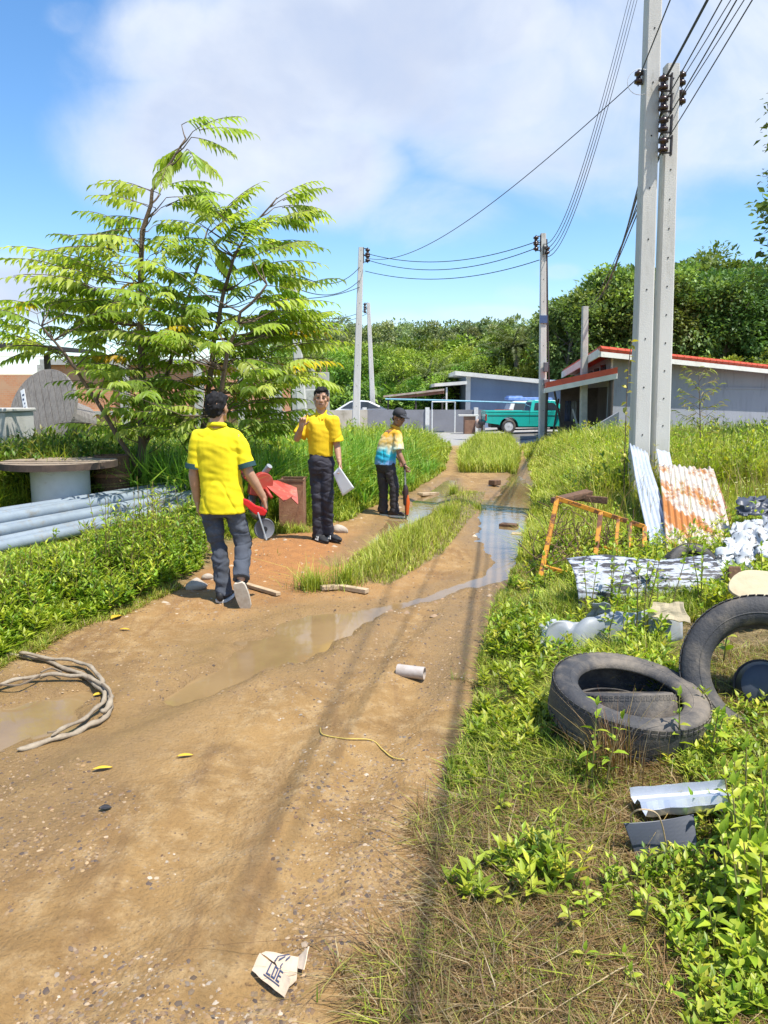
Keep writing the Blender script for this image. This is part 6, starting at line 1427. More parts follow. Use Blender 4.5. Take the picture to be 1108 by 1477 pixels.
# ================================================================== TREES BEHIND
FOL = leaf_mat('far_foliage', trans=.30, rough=.5, objvar=1.0)
def crown_mesh(name, seed, rx, rz, n, size, cols, cz, clumps=46, spiky=0.0, wid=.55, sig=.16):
    r = np.random.default_rng(seed)
    u = r.normal(size=(clumps, 3)); u = unit(u); rad = r.uniform(.45, 1.0, clumps) ** .6
    cc = u * rad[:, None] * [rx, rx, rz]; cc[:, 2] += cz + (r.random(clumps) - .5) * rz * .3
    cs = r.uniform(.6, 1.4, clumps) * sig * (rx + rz) * .5
    idx = r.integers(0, clumps, n); off = unit(r.normal(size=(n, 3))) * (r.random((n, 1)) ** .45) * [1.25, 1.25, .75]
    P = cc[idx] + off * cs[idx][:, None] * 1.6
    D = unit(off * .6 + r.normal(size=(n, 3)) * .55 + [0, 0, -.15] + unit(cc[idx] - [0, 0, cz]) * .4)
    upv = unit(r.normal(size=(n, 3)) * .5 + [0, 0, 1.0])
    s, d, nn = frame(D, upv); sz_ = size * r.uniform(.6, 1.3, n)
    V, F = stamp(LEAF4, LEAF4F, P, s * (sz_ * wid)[:, None], d * sz_[:, None], nn * sz_[:, None])
    cb = pick(cols, clumps, .16, r)[idx] * (1 + .18 * r.normal(size=(n, 1)))
    return V, F, np.repeat(np.clip(cb, .004, 1), 4, 0), cc
def tree_proto(name, label, seed, h, rx, rz, n, size, cols, group, tr=.14, **kw):
    root = thing(name, label, 'tree', (0, 0, 0), 0, group); cz = h - rz
    V, F, c, cc = crown_mesh('crown', seed, rx, rz, n, size, cols, cz, **kw)
    npmesh('crown', V, F, c, FOL, root)
    r = np.random.default_rng(seed); mb = MB(); top = Vector((r.normal() * .2, r.normal() * .2, cz)); pts = [Vector((0, 0, -.5)), Vector((r.normal() * .1, r.normal() * .1, cz * .5)), top, Vector((top.x, top.y, h - rz * .4))]
    mb.tube(pts, [tr, tr * .8, tr * .55, tr * .2], 8)
    for k in range(0, len(cc), 4): e = Vector(cc[k]); b0 = pts[1].lerp(pts[2], r.uniform(.2, 1)); mb.tube([b0, b0.lerp(e, .5) + Vector((0, 0, -.1)), e], [tr * .4, tr * .25, tr * .08], 5)
    mb.build('trunk', BARKG, root, smooth=True); return root
RUB = [(.14, .22, .055), (.19, .27, .07), (.11, .18, .04), (.23, .31, .085), (.095, .155, .035)]
BAM = [(.21, .33, .045), (.27, .39, .06), (.16, .27, .04), (.32, .42, .075), (.13, .22, .035)]
PALE = [(.25, .31, .14), (.31, .36, .18), (.20, .27, .11), (.28, .32, .16)]
g1_, l1_ = 'dark rubber trees behind the right house', 'dark green dense rubber tree in the wood behind the red edged roofs'
g2_, l2_ = 'bright bushy trees behind the carport', 'bright green bushy tree in the row behind the low wall and carport'
g3_, l3_ = 'pale slender trees at the back', 'pale slender tree with thin top in the back row of the wood'
A = [tree_proto('rubber_tree', l1_, 11 + k, 11, 2.7, 3.6, 8500, .34, RUB, g1_, tr=.16, clumps=60, sig=.17) for k in range(3)]
B = [tree_proto('bushy_tree', l2_, 31 + k, 6.0, 2.4, 2.8, 6500, .30, BAM, g2_, tr=.12, clumps=50, sig=.17, wid=.32 if k == 1 else .5) for k in range(3)]
Pq = [tree_proto('slender_tree', l3_, 51 + k, 10.5, 1.7, 3.2, 3600, .32, PALE, g3_, tr=.10, clumps=34, sig=.17) for k in range(2)]
used = set()
def put(protos, k, x, y, s, rz, sz=1.0):
    pr = protos[k % len(protos)]
    o = pr if pr.name not in used else dup(pr)
    used.add(pr.name); o.location = (x, y, -.1); o.rotation_euler = (0, 0, rz); o.scale = (s, s, s * sz); return o
k = 0
def row(protos, px0, px1, n, Y, dY, s0, s1, hfun=None, baseh=11):
    global k
    for i in range(n):
        px = px0 + (px1 - px0) * (i + .5 * rng.random()) / max(1, n - 1); y = Y + rng.uniform(-dY, dY); x = on(px, 575, y).x
        s = rng.uniform(s0, s1)
        if hfun: s = (EYE + uv_of(px, hfun(px))[1] * y) / baseh * rng.uniform(.93, 1.04)
        put(protos, k, x, y, s, rng.uniform(0, 6.28)); k += 1
topR = lambda px: np.interp(px, [795, 830, 880, 950, 1010, 1060, 1150, 1300], [430, 412, 385, 368, 362, 372, 352, 345])
row(A, 800, 1240, 11, 46, 1.5, 1, 1, topR); row(A, 815, 1260, 11, 52, 2, 1, 1, lambda p: topR(p) + 4); row(A, 790, 1280, 12, 59, 2, 1, 1, lambda p: topR(p) + 12)
row(A, 720, 880, 5, 62, 2, 1, 1, lambda p: 470 if p < 800 else 445)
row(B, 440, 800, 12, 50, 1.5, 1, 1, lambda p: 512 + 10 * math.sin(p * .05), 6); row(B, 430, 830, 13, 55, 2, 1, 1, lambda p: 500 + 9 * math.sin(p * .07 + 1), 6); row(B, 430, 830, 14, 61, 2, 1, 1, lambda p: 488 + 6 * math.sin(p * .09), 6)
row(Pq, 425, 850, 26, 68, 2.5, 1, 1, lambda p: 470 + 5 * math.sin(p * .11), 10.5); row(Pq, 420, 850, 28, 75, 2.5, 1, 1, lambda p: 466 + 4 * math.sin(p * .17), 10.5)
row(B, 900, 1260, 7, 40.5, 1, .55, .75); row(B, 545, 665, 5, 46.5, .6, .42, .55)
row(B, -700, 400, 10, 75, 6, .5, .6)
# the dense wood further back reads as one mass
Vs, Fs, Cs, o_ = [], [], [], 0
for i in range(120):
    px = rng.uniform(380, 1400); y = rng.uniform(80, 110); x = on(px, 575, y).x
    hgt = EYE + uv_of(px, (470 if px < 820 else 400) + rng.uniform(0, 20))[1] * y
    V, F, c, _ = crown_mesh('w', 200 + i, 3.2, hgt * .42, 1500, .6, RUB + PALE[:2], hgt * .58, clumps=26, sig=.2); V = V + [x, y, 0]
    Vs.append(V); Fs.append(F + o_); Cs.append(c); o_ += len(V)
tag(npmesh('far_woods', np.concatenate(Vs), np.concatenate(Fs), np.concatenate(Cs), FOL), kind='stuff')
# understory between trunks so no sky shows below the crowns
n = 16000; px = rng.uniform(425, 1300, n); y = rng.uniform(44, 66, n); x = np.array([(p - CX) / FPX * .99 for p in px]) * y; z = rng.random(n) ** 1.4 * np.where(px > 820, 4.0, 2.6)
D = unit(rng.normal(size=(n, 3)) + [0, 0, .2]); s_, d_3, n_3 = frame(D); sz_ = rng.uniform(.3, .7, n); V, F = stamp(LEAF4, LEAF4F, np.stack([x, y, z], 1), s_ * (sz_ * .5)[:, None], d_3 * sz_[:, None], n_3 * sz_[:, None])
tag(npmesh('understory', V, F, np.repeat(pick(RUB + BAM[:2], n), 4, 0), FOL), kind='stuff')
# palms
def palm(px, y, top, label, sc_=1.0):
    x = on(px, 575, y).x; zt = EYE + uv_of(px, top)[1] * y; root = thing('palm_tree', label, 'palm', (x, y, -.1))
    mb = MB(); mb.tube([(x, y, -.3), (x + .1, y, zt * .5), (x, y, zt)], [.2, .16, .14], 8); mb.build('trunk', BARKG, root, smooth=True); V, D, Lc = [], [], []
    for i in range(17):
        a = i * 2.399; el = 1.1 - 1.3 * i / 17; ln = 2.7 * sc_
        for j in range(26):
            t = j / 26; r_ = ln * t * math.cos(el) ; zz = ln * t * math.sin(el) - 1.1 * sc_ * t * t
            p = Vector((x + r_ * math.cos(a), y + r_ * math.sin(a), zt + zz))
            for s in (-1, 1):
                V.append(tuple(p)); D.append((-math.sin(a) * s * .8 + math.cos(a) * .5, math.cos(a) * s * .8 + math.sin(a) * .5, -.5)); Lc.append(((.62 - .35 * t) * sc_, tuple(np.array([(.085, .14, .04), (.12, .18, .05), (.16, .20, .08)][(i + j) % 3]) * random.uniform(.8, 1.2))))
    leaves_obj('crown', V, D, Lc, FOL, root, wid=.13, tmpl=(LEAF4, LEAF4F))
palm(622, 47.5, 541, 'low feathery palm in front of the bushy trees left of the white porch', .95); palm(742, 49, 498, 'taller palm above the roof of the blue grey house'); palm(452, 50, 530, 'palm just left of the tall stained pole', .8); palm(722, 49.5, 512, 'palm half hidden above the middle of the blue grey roof', .8)
# near tree reaching in from the right edge
Yn = 17.0; xb = on(1250, 575, Yn).x; root = thing('roadside_tree', 'dark leaved tree outside the right edge, only its twig tips in view', 'tree', (xb, Yn, h1(xb, Yn)))
V, F, c, cc = crown_mesh('crown', 77, 2.35, 3.0, 6500, .20, RUB, 5.6, clumps=60, sig=.12); cen = np.array([xb + .05, Yn, 0]); V = V + cen
V2, D2, L2 = [], [], []; mb = MB(); hub = Vector((xb, Yn, 4.6)); mb.tube([(xb, Yn, -.3), (xb + .1, Yn, 2.5), hub, (xb - .1, Yn, 7.5)], [.19, .16, .12, .04], 8)
for q in cc[::3]: mb.tube([hub, hub.lerp(Vector(q + cen), .6) + Vector((0, 0, .1)), Vector(q + cen)], [.05, .03, .01], 5)
for (tx, ty) in [(1103, 150), (1098, 182), (1106, 205), (1108, 170), (1097, 255), (1106, 262), (1098, 310), (1107, 318)]:
    e = Pd(tx + 3, ty, Yn); e0 = Pd(tx + 60, ty - 10, Yn); mb.tube([hub.lerp(e0, .7), e0, e], [.03, .015, .004], 5)
    for j in range(34):
        p = e0.lerp(e, .5 + .5 * random.random()) + Vector((random.gauss(0, .09), random.gauss(0, .12), random.gauss(0, .11))); V2.append(tuple(p)); D2.append((random.uniform(-1, 1), random.uniform(-1, 1), random.uniform(-.8, .6))); L2.append((random.uniform(.10, .19), tuple(np.array(RUB[j % 5]) * 1.1)))
mb.build('trunk', BARKG, root, smooth=True); loc = np.array(root.location)
npmesh('crown', V - loc, F, c, FOL, root); leaves_obj('twig_leaves', V2, D2, L2, FOL, root, wid=.5, tmpl=(LEAF4, LEAF4F))
# ================================================================== PEOPLE
SKIN = mat('skin', (.44, .245, .15), (.39, .21, .125), rough=.5, scale=14)
SKIND = mat('skin_tanned', (.31, .155, .09), (.27, .135, .08), rough=.5, scale=14)
HAIR = mat('black_hair', (.010, .009, .010), (.016, .015, .015), rough=.75, spec=.25, scale=60, stretch=(1, 1, .3))
YEL1 = mat('lemon_polo', (.80, .66, .004), (.74, .58, .004), rough=.85, scale=4, bump=.08, bscale=300)
YEL2 = mat('golden_polo', (.80, .53, .006), (.73, .46, .006), rough=.85, scale=4, bump=.08, bscale=300)
CUFF = mat('green_cuff', (.02, .07, .075), rough=.85)
JEAN = mat('grey_jeans', (.065, .075, .095), (.045, .05, .065), rough=.9, scale=5, bump=.12, bscale=250, c3=(.11, .125, .15), s3=4, lo3=.50, hi3=.72)
TRS = mat('black_trousers', (.022, .020, .030), (.03, .027, .038), rough=.75, scale=5, bump=.1, bscale=250)
TRS3 = mat('charcoal_trousers', (.048, .042, .046), (.035, .03, .034), rough=.9, scale=5, bump=.1, bscale=250)
SHOE = mat('black_shoe', (.018, .018, .02), rough=.6); SOLE = mat('pale_sole', (.58, .52, .42), (.46, .38, .28), rough=.8, scale=20); SOLEW = mat('white_sole', (.66, .65, .62), rough=.7)
EYEM = mat('eye_dark', (.02, .015, .012), rough=.2); LIP = mat('lips', (.28, .12, .09), rough=.5)
PAPER = mat('white_paper', (.80, .80, .82), (.76, .76, .78), rough=.8)

def cap(mb, a, b, ra, rb, n=14, k=6):
    """tapered round-ended limb piece"""
    a = Vector(a); b = Vector(b); d = (b - a); L = d.length; d = d.normalized() if L > 1e-6 else Vector((0, 0, 1))
    pts = []; rad = []
    for i in range(k + 1):
        t = -math.pi / 2 + math.pi / 2 * i / k; pts.append(a + d * (ra * math.sin(t))); rad.append(max(ra * math.cos(t), .0004))
    for i in range(k + 1):
        t = math.pi / 2 * i / k; pts.append(b + d * (rb * math.sin(t))); rad.append(max(rb * math.cos(t), .0004))
    x = d.cross(Vector((0, 0, 1))); x = x.normalized() if x.length > .05 else Vector((1, 0, 0)); u = x.cross(d).normalized()
    vs = [p + (x * math.cos(6.28319 * j / n) + u * math.sin(6.28319 * j / n)) * r for p, r in zip(pts, rad) for j in range(n)]; K = len(pts)
    mb.add(vs, [(i * n + j, i * n + (j + 1) % n, (i + 1) * n + (j + 1) % n, (i + 1) * n + j) for i in range(K - 1) for j in range(n)] + [tuple(range(n - 1, -1, -1)), tuple((K - 1) * n + j for j in range(n))])
def rings(mb, R_, n=24, sq=2.4):
    """loft of superellipse rings: (centre, half width, half depth, yaw)"""
    vs = []
    for c, a, b, yw in R_:
        ca, sa = math.cos(yw), math.sin(yw)
        for j in range(n):
            t = 6.28319 * j / n; x = a * math.copysign(abs(math.cos(t)) ** (2 / sq), math.cos(t)); y = b * math.copysign(abs(math.sin(t)) ** (2 / sq), math.sin(t))
            vs.append(Vector(c) + Vector((x * ca - y * sa, x * sa + y * ca, 0)))
    K = len(R_); mb.add(vs, [(i * n + j, i * n + (j + 1) % n, (i + 1) * n + (j + 1) % n, (i + 1) * n + j) for i in range(K - 1) for j in range(n)] + [tuple(range(n - 1, -1, -1)), tuple((K - 1) * n + j for j in range(n))])
def sculpt(mb, name, m_, parent, voxel, smooth=4, fold=0.0, fs=(7, 7, 4), sd=0, world=False, fold2=0.0):
    """fuse overlapping pieces into one continuous skin; mb is in the parent's local space"""
    me = bpy.data.meshes.new('tmp'); me.from_pydata([tuple(v) for v in mb.v], [], mb.f); o = bpy.data.objects.new('tmp', me); C.objects.link(o)
    r = o.modifiers.new('r', 'REMESH'); r.mode = 'VOXEL'; r.voxel_size = voxel
    s = o.modifiers.new('s', 'SMOOTH'); s.iterations = smooth; s.factor = .5
    dg = bpy.context.evaluated_depsgraph_get(); dg.update(); nm = bpy.data.meshes.new_from_object(o.evaluated_get(dg)); bpy.data.objects.remove(o); bpy.data.meshes.remove(me)
    nm.name = name
    if fold:
        n = len(nm.vertices); co = np.empty(n * 3, np.float32); nm.vertices.foreach_get('co', co); co = co.reshape(-1, 3); no = np.array([v.normal[:] for v in nm.vertices])
        dsp = np.array([mnoise.noise(Vector((p[0] * fs[0] + sd, p[1] * fs[1], p[2] * fs[2] + .8 * math.sin(p[0] * 9 + sd)))) for p in co])
        cre = np.array([abs(mnoise.noise(Vector((p[0] * fs[0] * .8 + sd + 9 + p[2] * 2.5, p[1] * fs[1] * .8, p[2] * fs[2] * 1.3 - p[0] * 3)))) for p in co])
        dsp = np.sign(dsp) * np.abs(dsp) ** 1.15 * fold - np.maximum(0, .16 - cre) * fold * 2.6
        if fold2: dsp += fold2 * np.array([mnoise.noise(Vector((p[0] * 9 + sd, p[1] * 9, p[2] * 24 + 6 * p[0]))) for p in co])
        nm.vertices.foreach_set('co', (co + no * dsp[:, None]).astype(np.float32).ravel()); nm.update()
    nm.polygons.foreach_set('use_smooth', [True] * len(nm.polygons)); nm.materials.clear(); nm.materials.append(m_)
    ob = bpy.data.objects.new(name, nm); C.objects.link(ob); ob.parent = parent; return ob
def head(mb, c, f, u, s=1.0):
    """cranium, jaw, nose, brow, ears about centre c with forward f and up u"""
    f = Vector(f).normalized(); u = (Vector(u) - f * Vector(u).dot(f)).normalized(); r = f.cross(u); c = Vector(c); Mx = Matrix((r, f, u)).transposed()
    P = lambda x, y, z: c + (r * x + f * y + u * z) * s
    E = lambda x, y, z, a, b, d: mb.ball(P(x, y, z), (a * s, b * s, d * s), 18, 12, Mx)
    E(0, -.012, .032, .076, .093, .085); E(0, .018, -.040, .061, .068, .078); E(0, .030, -.072, .044, .052, .042); E(0, .058, -.094, .020, .020, .016)
    cap(mb, P(0, .080, .022), P(0, .103, -.022), .008 * s, .0125 * s); cap(mb, P(-.013, .088, -.026), P(.013, .088, -.026), .0075 * s, .0075 * s)
    cap(mb, P(-.038, .068, .034), P(.038, .068, .034), .0115 * s, .0115 * s); cap(mb, P(-.016, .079, -.054), P(.016, .079, -.054), .0075 * s, .0075 * s)
    for q in (-1, 1):
        E(q * .040, .055, -.016, .024, .022, .022); E(q * .079, -.008, -.004, .009, .020, .031); cap(mb, P(q * .060, .0, -.05), P(q * .045, .035, -.085), .018 * s, .016 * s)
    return P, Mx
def face(root, body, P, Mx, s=1.0):
    for q in (-1, 1):
        mb = MB(); mb.ball(P(q * .031, .0735, .010), (.0125 * s, .0065 * s, .0058 * s), 12, 8, Mx); mb.build('eye', EYEM, root, smooth=True, world=False)
        mb = MB(); cap(mb, P(q * .015, .085, .034), P(q * .046, .073, .036), .0038 * s, .0028 * s, 8, 3); mb.build('eyebrow', HAIR, root, smooth=True, world=False)
    mb = MB(); cap(mb, P(-.022, .0815, -.057), P(.022, .0815, -.057), .0052 * s, .0052 * s, 8, 3); mb.build('mouth', LIP, root, smooth=True, world=False)
def hair(root, P, Mx, s=1.0, seed=0):
    mb = MB(); E = lambda x, y, z, a, b, d: mb.ball(P(x, y, z), (a * s, b * s, d * s), 18, 12, Mx)
    E(0, -.020, .052, .083, .094, .080); E(0, -.042, .010, .079, .068, .080); E(0, -.055, -.035, .066, .040, .048); E(.01, .045, .088, .060, .042, .032); E(-.02, .035, .092, .05, .042, .03)
    return sculpt(mb, 'hair', HAIR, root, .0065, 2, fold=.013, fs=(38, 38, 22), sd=seed)
def hand(mb, w, d, n, th, curl=.5, s=1.0, point=None):
    """palm and five fingers: w wrist, d direction, n palm normal (fingers curl to n), th thumb side"""
    w = Vector(w); d = Vector(d).normalized(); n = (Vector(n) - d * Vector(n).dot(d)).normalized(); t = Vector(th); t = (t - d * t.dot(d) - n * t.dot(n)).normalized()
    for k in (-1, -.33, .33, 1): cap(mb, w + t * (k * .020 * s) + d * .012 * s, w + t * (k * .029 * s) + d * .082 * s, .0145 * s, .0125 * s, 10, 4)
    cap(mb, w - d * .03 * s, w + d * .02 * s, .024 * s, .023 * s)
    for k, (off, ln) in enumerate([(.030, .072), (.0105, .080), (-.0095, .074), (-.029, .058)]):
        b_ = w + t * off * s + d * .086 * s; cu = curl * (1 + .12 * k)
        if point is not None and k == 0: cu = point
        dirs = [(d * math.cos(cu * q) + n * math.sin(cu * q)) for q in (.55, 1.35, 2.0)]; ls = [ln * .45 * s, ln * .32 * s, ln * .27 * s]; p = b_
        for q, (dd, l_) in enumerate(zip(dirs, ls)): e = p + (dd + t * off * .6).normalized() * l_; cap(mb, p, e, (.0088 - .0007 * q) * s, (.0082 - .0008 * q) * s, 10, 4); p = e
    b_ = w + t * .026 * s + d * .022 * s; e = b_ + (t * .75 + d * .65 + n * .35).normalized() * .036 * s; e2 = e + (d * .85 + t * .25 + n * .5).normalized() * .030 * s; cap(mb, b_, e, .0115 * s, .010 * s, 10, 4); cap(mb, e, e2, .0098 * s, .0085 * s, 10, 4)
def shoe(root, heel, toe, up, mshoe, msole, stripes=False, s=1.0):
    heel = Vector(heel); toe = Vector(toe); d = (toe - heel); L = d.length; d.normalize(); up = (Vector(up) - d * Vector(up).dot(d)).normalized(); r = d.cross(up); Mx = Matrix((r, d, up)).transposed()
    def outl(t): return .038 + .012 * math.sin(min(1, t * 1.1) * 3.0) + .004 if t < .8 else (.050 * math.sqrt(max(0, 1 - ((t - .72) / .29) ** 2)) + .002)
    mb = MB(); n = 16
    for i in range(n): t0 = i / n; t1 = (i + 1) / n; p = heel + d * L * (t0 + t1) / 2; w = outl((t0 + t1) / 2) * (1 if t0 > .06 else .8); h = .030 + .042 * max(0, 1 - abs((t0 - .15) / .45)) if t0 < .6 else .048 - .028 * (t0 - .6) / .4; mb.ball(p + up * (h * .55 + .018), (w * .96, L / n * 1.9, h * .75), 14, 8, Mx)
    sh = sculpt(mb, 'shoe', mshoe, root, .006, 3)
    mb = MB(); ol = []
    for i in range(15): t = i / 14; ol.append((outl(t) * (1.02 if 0 < i < 14 else .72), t * L))
    pts = ol + [(-x, y) for x, y in ol[::-1]]; M4 = Matrix.Translation(heel + up * .014) @ Matrix((r, d, up)).transposed().to_4x4() @ Matrix.Rotation(R(90), 4, 'X')
    mb.prism([(x, -y) for x, y in pts][::-1] if False else [(x, y) for x, y in pts], .026, Matrix.Translation(heel + up * .013) @ Matrix((r, -up, d)).transposed().to_4x4()); so_ = mb.build('sole', msole, sh, world=False, bevel=.004)
    if stripes:
        mb = MB()
        for q in (-1, 1):
            for k in range(3): p = heel + d * L * (.42 + .09 * k) + r * q * .047 + up * .048; mb.tube([p - up * .022 + r * q * .004, p + up * .018 - r * q * .010 - d * .018], .006, 6)
        mb.build('stripe', SOLEW, sh, world=False)
    return sh
def V3(x, y, z): return Vector((x, y, z))

# ---------------- man 1: walking away, measuring wheel in his right hand
g = gp(317, 868); r1 = thing('person', 'man in lemon yellow polo and grey jeans walking away with one heel lifted', 'person', g)
mb = MB(); P, Mx = head(mb, (.030, .02, 1.575), (.30, .95, -.05), (0, 0, 1))
cap(mb, (.022, .0, 1.40), (.028, .012, 1.54), .060, .055)
rings(mb, [((.04, 0, .80), .13, .085, 0), ((.04, 0, 1.0), .135, .08, 0), ((.035, 0, 1.25), .135, .08, 0), ((.03, 0, 1.36), .11, .06, 0), ((.025, 0, 1.43), .06, .05, 0)])
Ls, Le, Lw = V3(-.132, 0, 1.350), V3(-.172, -.01, 1.045), V3(-.160, .03, .825); Rs, Re, Rw = V3(.190, 0, 1.350), V3(.278, -.02, 1.055), V3(.378, .03, .855)
for a, b_, c_ in ((Ls, Le, Lw), (Rs, Re, Rw)): cap(mb, a, b_, .040, .040); cap(mb, b_, b_.lerp(c_, .35), .041, .041); cap(mb, b_.lerp(c_, .3), c_, .041, .027)
hand(mb, Lw, (.02, .10, -1), (.9, .3, 0), (.2, 1, 0), .55); hand(mb, Rw, (.18, .12, -1), (-.8, -.2, -.1), (-.2, 1, 0), 1.05)
Lh, Lk, La = V3(-.045, 0, .84), V3(.0, .02, .45), V3(.040, -.02, .09); Rh, Rk, Ra = V3(.130, 0, .84), V3(.205, .03, .47), V3(.225, -.22, .245)
for a, b_, c_ in ((Lh, Lk, La), (Rh, Rk, Ra)): cap(mb, a, b_, .055, .040); cap(mb, b_, c_, .040, .034)
body = sculpt(mb, 'body', SKIN, r1, .0062, 3); hair(r1, P, Mx, seed=3)
mb = MB()
rings(mb, [((.047, .0, .740), .184, .130, 0), ((.047, 0, .85), .176, .124, 0), ((.042, 0, 1.0), .164, .106, 0), ((.038, -.005, 1.15), .162, .108, 0), ((.032, -.008, 1.28), .172, .108, 0), ((.028, -.005, 1.355), .165, .092, 0), ((.025, .0, 1.405), .115, .075, 0), ((.024, .005, 1.435), .074, .066, 0)])
for a, b_, q in ((Ls, Le, -1), (Rs, Re, 1)): cap(mb, a + V3(-q * .045, 0, .0), a.lerp(b_, .3), .070, .066); cap(mb, a + V3(-q * .012, 0, .0), a.lerp(b_, .3), .060, .066); mb.tube([a.lerp(b_, .1), a.lerp(b_, .45), a.lerp(b_, .80)], [.060, .064, .069], 18)
shirt = sculpt(mb, 'shirt', YEL1, r1, .0075, 4, fold=.016, fs=(6, 6, 3), sd=2, fold2=.005)
mb = MB()
for a, b_ in ((Ls, Le), (Rs, Re)): d = (b_ - a).normalized(); p = a.lerp(b_, .80); mb.tube([p - d * .030, p + d * .010], [.0725, .074], 24)
mb.builds('sleeve_cuff', CUFF, shirt, world=False, smooth='angle')
mb = MB(); mb.lathe([(.062, -.014), (.082, -.020), (.073, .014), (.061, .020)], 28, Matrix.Translation((.025, .008, 1.440)) @ Matrix.Rotation(R(-10), 4, 'X'), closed=True); mb.build('collar', YEL1, shirt, world=False, smooth=True)
mb = MB()
rings(mb, [((.045, 0, .90), .130, .085, 0), ((.045, 0, .84), .148, .100, 0), ((.045, -.005, .77), .158, .108, 0), ((.045, 0, .70), .148, .09, 0)])
for a, b_, c_, q in ((Lh, Lk, La, 0), (Rh, Rk, Ra, 1)):
    cap(mb, a + V3(0, 0, -.07), b_, .090, .068); cap(mb, b_, b_.lerp(c_, .5), .070, .067); mb.tube([b_.lerp(c_, .3), b_.lerp(c_, .7), b_.lerp(c_, 1.0), b_.lerp(c_, 1.02 if q else 1.1)], [.066, .068, .072, .070], 18)
sculpt(mb, 'jeans', JEAN, r1, .0075, 3, fold=.016, fs=(8, 8, 9), sd=5, fold2=.010)
shoe(r1, (.022, -.085, .008), (.055, .185, .004), (0, 0, 1), SHOE, SOLEW); shoe(r1, (.212, -.275, .222), (.262, -.225, -.015), (-.05, .88, .30), SHOE, SOLE)
# red measuring wheel
mw = thing('measuring_wheel', 'small folding measuring wheel with red handle and grey disc, hanging from the walking man', 'measuring wheel', g + V3(.39, .0, .65))
W3 = lambda x, y, z: g + V3(x, y, z)
mb = MB(); d0, d1 = W3(.195, -.015, .845), W3(.395, .0, .735); dd = (d1 - d0)
mb.prism([(0, .022), (.06, .030), (.13, .018), (.19, .03), (.235, .02), (.235, -.02), (.16, -.048), (.06, -.02), (0, -.018)], .045, Matrix.Translation(d0) @ dd.to_track_quat('X', 'Z').to_matrix().to_4x4()); mb.build('handle', mat('red_plastic', (.60, .012, .012), rough=.35), mw, bevel=.008)
wc = W3(.378, .03, .60); Mw = Matrix.Translation(wc) @ Euler((0, 0, R(28))).to_matrix().to_4x4() @ Matrix.Rotation(R(90), 4, 'X')
mb = MB(); mb.lathe([(.0, -.008), (.072, -.008), (.082, -.014), (.088, 0), (.082, .014), (.072, .008), (0, .008)], 40, Mw); mb.build('wheel_disc', mat('wheel_grey', (.13, .13, .145), (.17, .17, .18), rough=.5), mw, smooth='angle')
mb = MB(); a, b_ = W3(.338, -.02, .745), W3(.400, -.01, .515); d = b_ - a; mb.box((a + b_) / 2, (d.length, .012, .045), d.to_track_quat('X', 'Y').to_matrix()); mb.build('fork', mat('silver_bar', (.58, .60, .63), rough=.35, metal=.5), mw, bevel=.003)
mb = MB(); mb.lathe([(.0, -.02), (.020, -.02), (.023, 0), (.020, .02), (0, .02)], 18, Mw); mb.build('hub', SHOE, mw, smooth='angle')

# ---------------- man 2: facing us, right hand raised, paper in the left
g = gp(467, 781); r2 = thing('person', 'man in golden yellow polo and black trousers raising one finger', 'person', g)
FW = Vector((.42, -.9, 0)).normalized()     # body faces the road, a little to our right
yaw2 = R(22)
mb = MB(); P, Mx = head(mb, (-.004, -.02, 1.580), (.05, -1, -.04), (.03, 0, 1)); P2, Mx2 = P, Mx
cap(mb, (-.012, .0, 1.40), (-.006, -.005, 1.53), .056, .054)
rings(mb, [((-.02, 0, .86), .12, .085, yaw2), ((-.02, 0, 1.0), .115, .075, yaw2), ((-.015, 0, 1.25), .14, .09, yaw2), ((-.012, 0, 1.37), .12, .07, yaw2), ((-.012, 0, 1.42), .055, .05, yaw2)])
Rs, Re, Rw = V3(-.150, .03, 1.345), V3(-.275, -.03, 1.150), V3(-.205, -.20, 1.285); Ls, Le, Lw = V3(.128, -.05, 1.345), V3(.160, -.03, 1.075), V3(.190, -.12, .905)
for a, b_, c_ in ((Ls, Le, Lw), (Rs, Re, Rw)): cap(mb, a, b_, .040, .038); cap(mb, b_, b_.lerp(c_, .35), .038, .038); cap(mb, b_.lerp(c_, .3), c_, .038, .026)
hand(mb, Rw, (.22, -.25, 1), (.5, -.9, .1), (.9, .3, .2), 1.25, 1.0, point=.25); hand(mb, Lw, (.22, -.22, -1), (-.85, -.2, 0), (-.2, -1, 0), .75)
for hx, kx, ax in ((V3(-.075, .02, .86), V3(-.062, .0, .50), V3(-.062, .02, .10)), (V3(.040, -.02, .86), V3(.052, -.03, .48), V3(.045, .06, .10))): cap(mb, hx, kx, .055, .040); cap(mb, kx, ax, .040, .034)
sculpt(mb, 'body', SKIN, r2, .0055, 2); face(r2, None, P2, Mx2); hair(r2, P2, Mx2, seed=9)
mb = MB()
rings(mb, [((-.018, 0, .955), .128, .098, yaw2), ((-.018, 0, 1.0), .134, .104, yaw2), ((-.018, -.005, 1.10), .140, .108, yaw2), ((-.015, -.008, 1.22), .158, .115, yaw2), ((-.013, -.004, 1.31), .165, .108, yaw2), ((-.012, 0, 1.37), .140, .085, yaw2), ((-.012, 0, 1.41), .085, .068, yaw2), ((-.012, 0, 1.43), .064, .058, yaw2)])
for a, b_, q in ((Ls, Le, 1), (Rs, Re, -1)): cap(mb, a + V3(-q * .045, 0, 0), a.lerp(b_, .3), .068, .070); cap(mb, a, a.lerp(b_, .3), .063, .070); mb.tube([a.lerp(b_, .1), a.lerp(b_, .5), a.lerp(b_, .84)], [.066, .074, .082], 18)
shirt = sculpt(mb, 'shirt', YEL2, r2, .007, 3, fold=.014, fs=(7, 7, 5), sd=8, fold2=.004)
mb = MB()
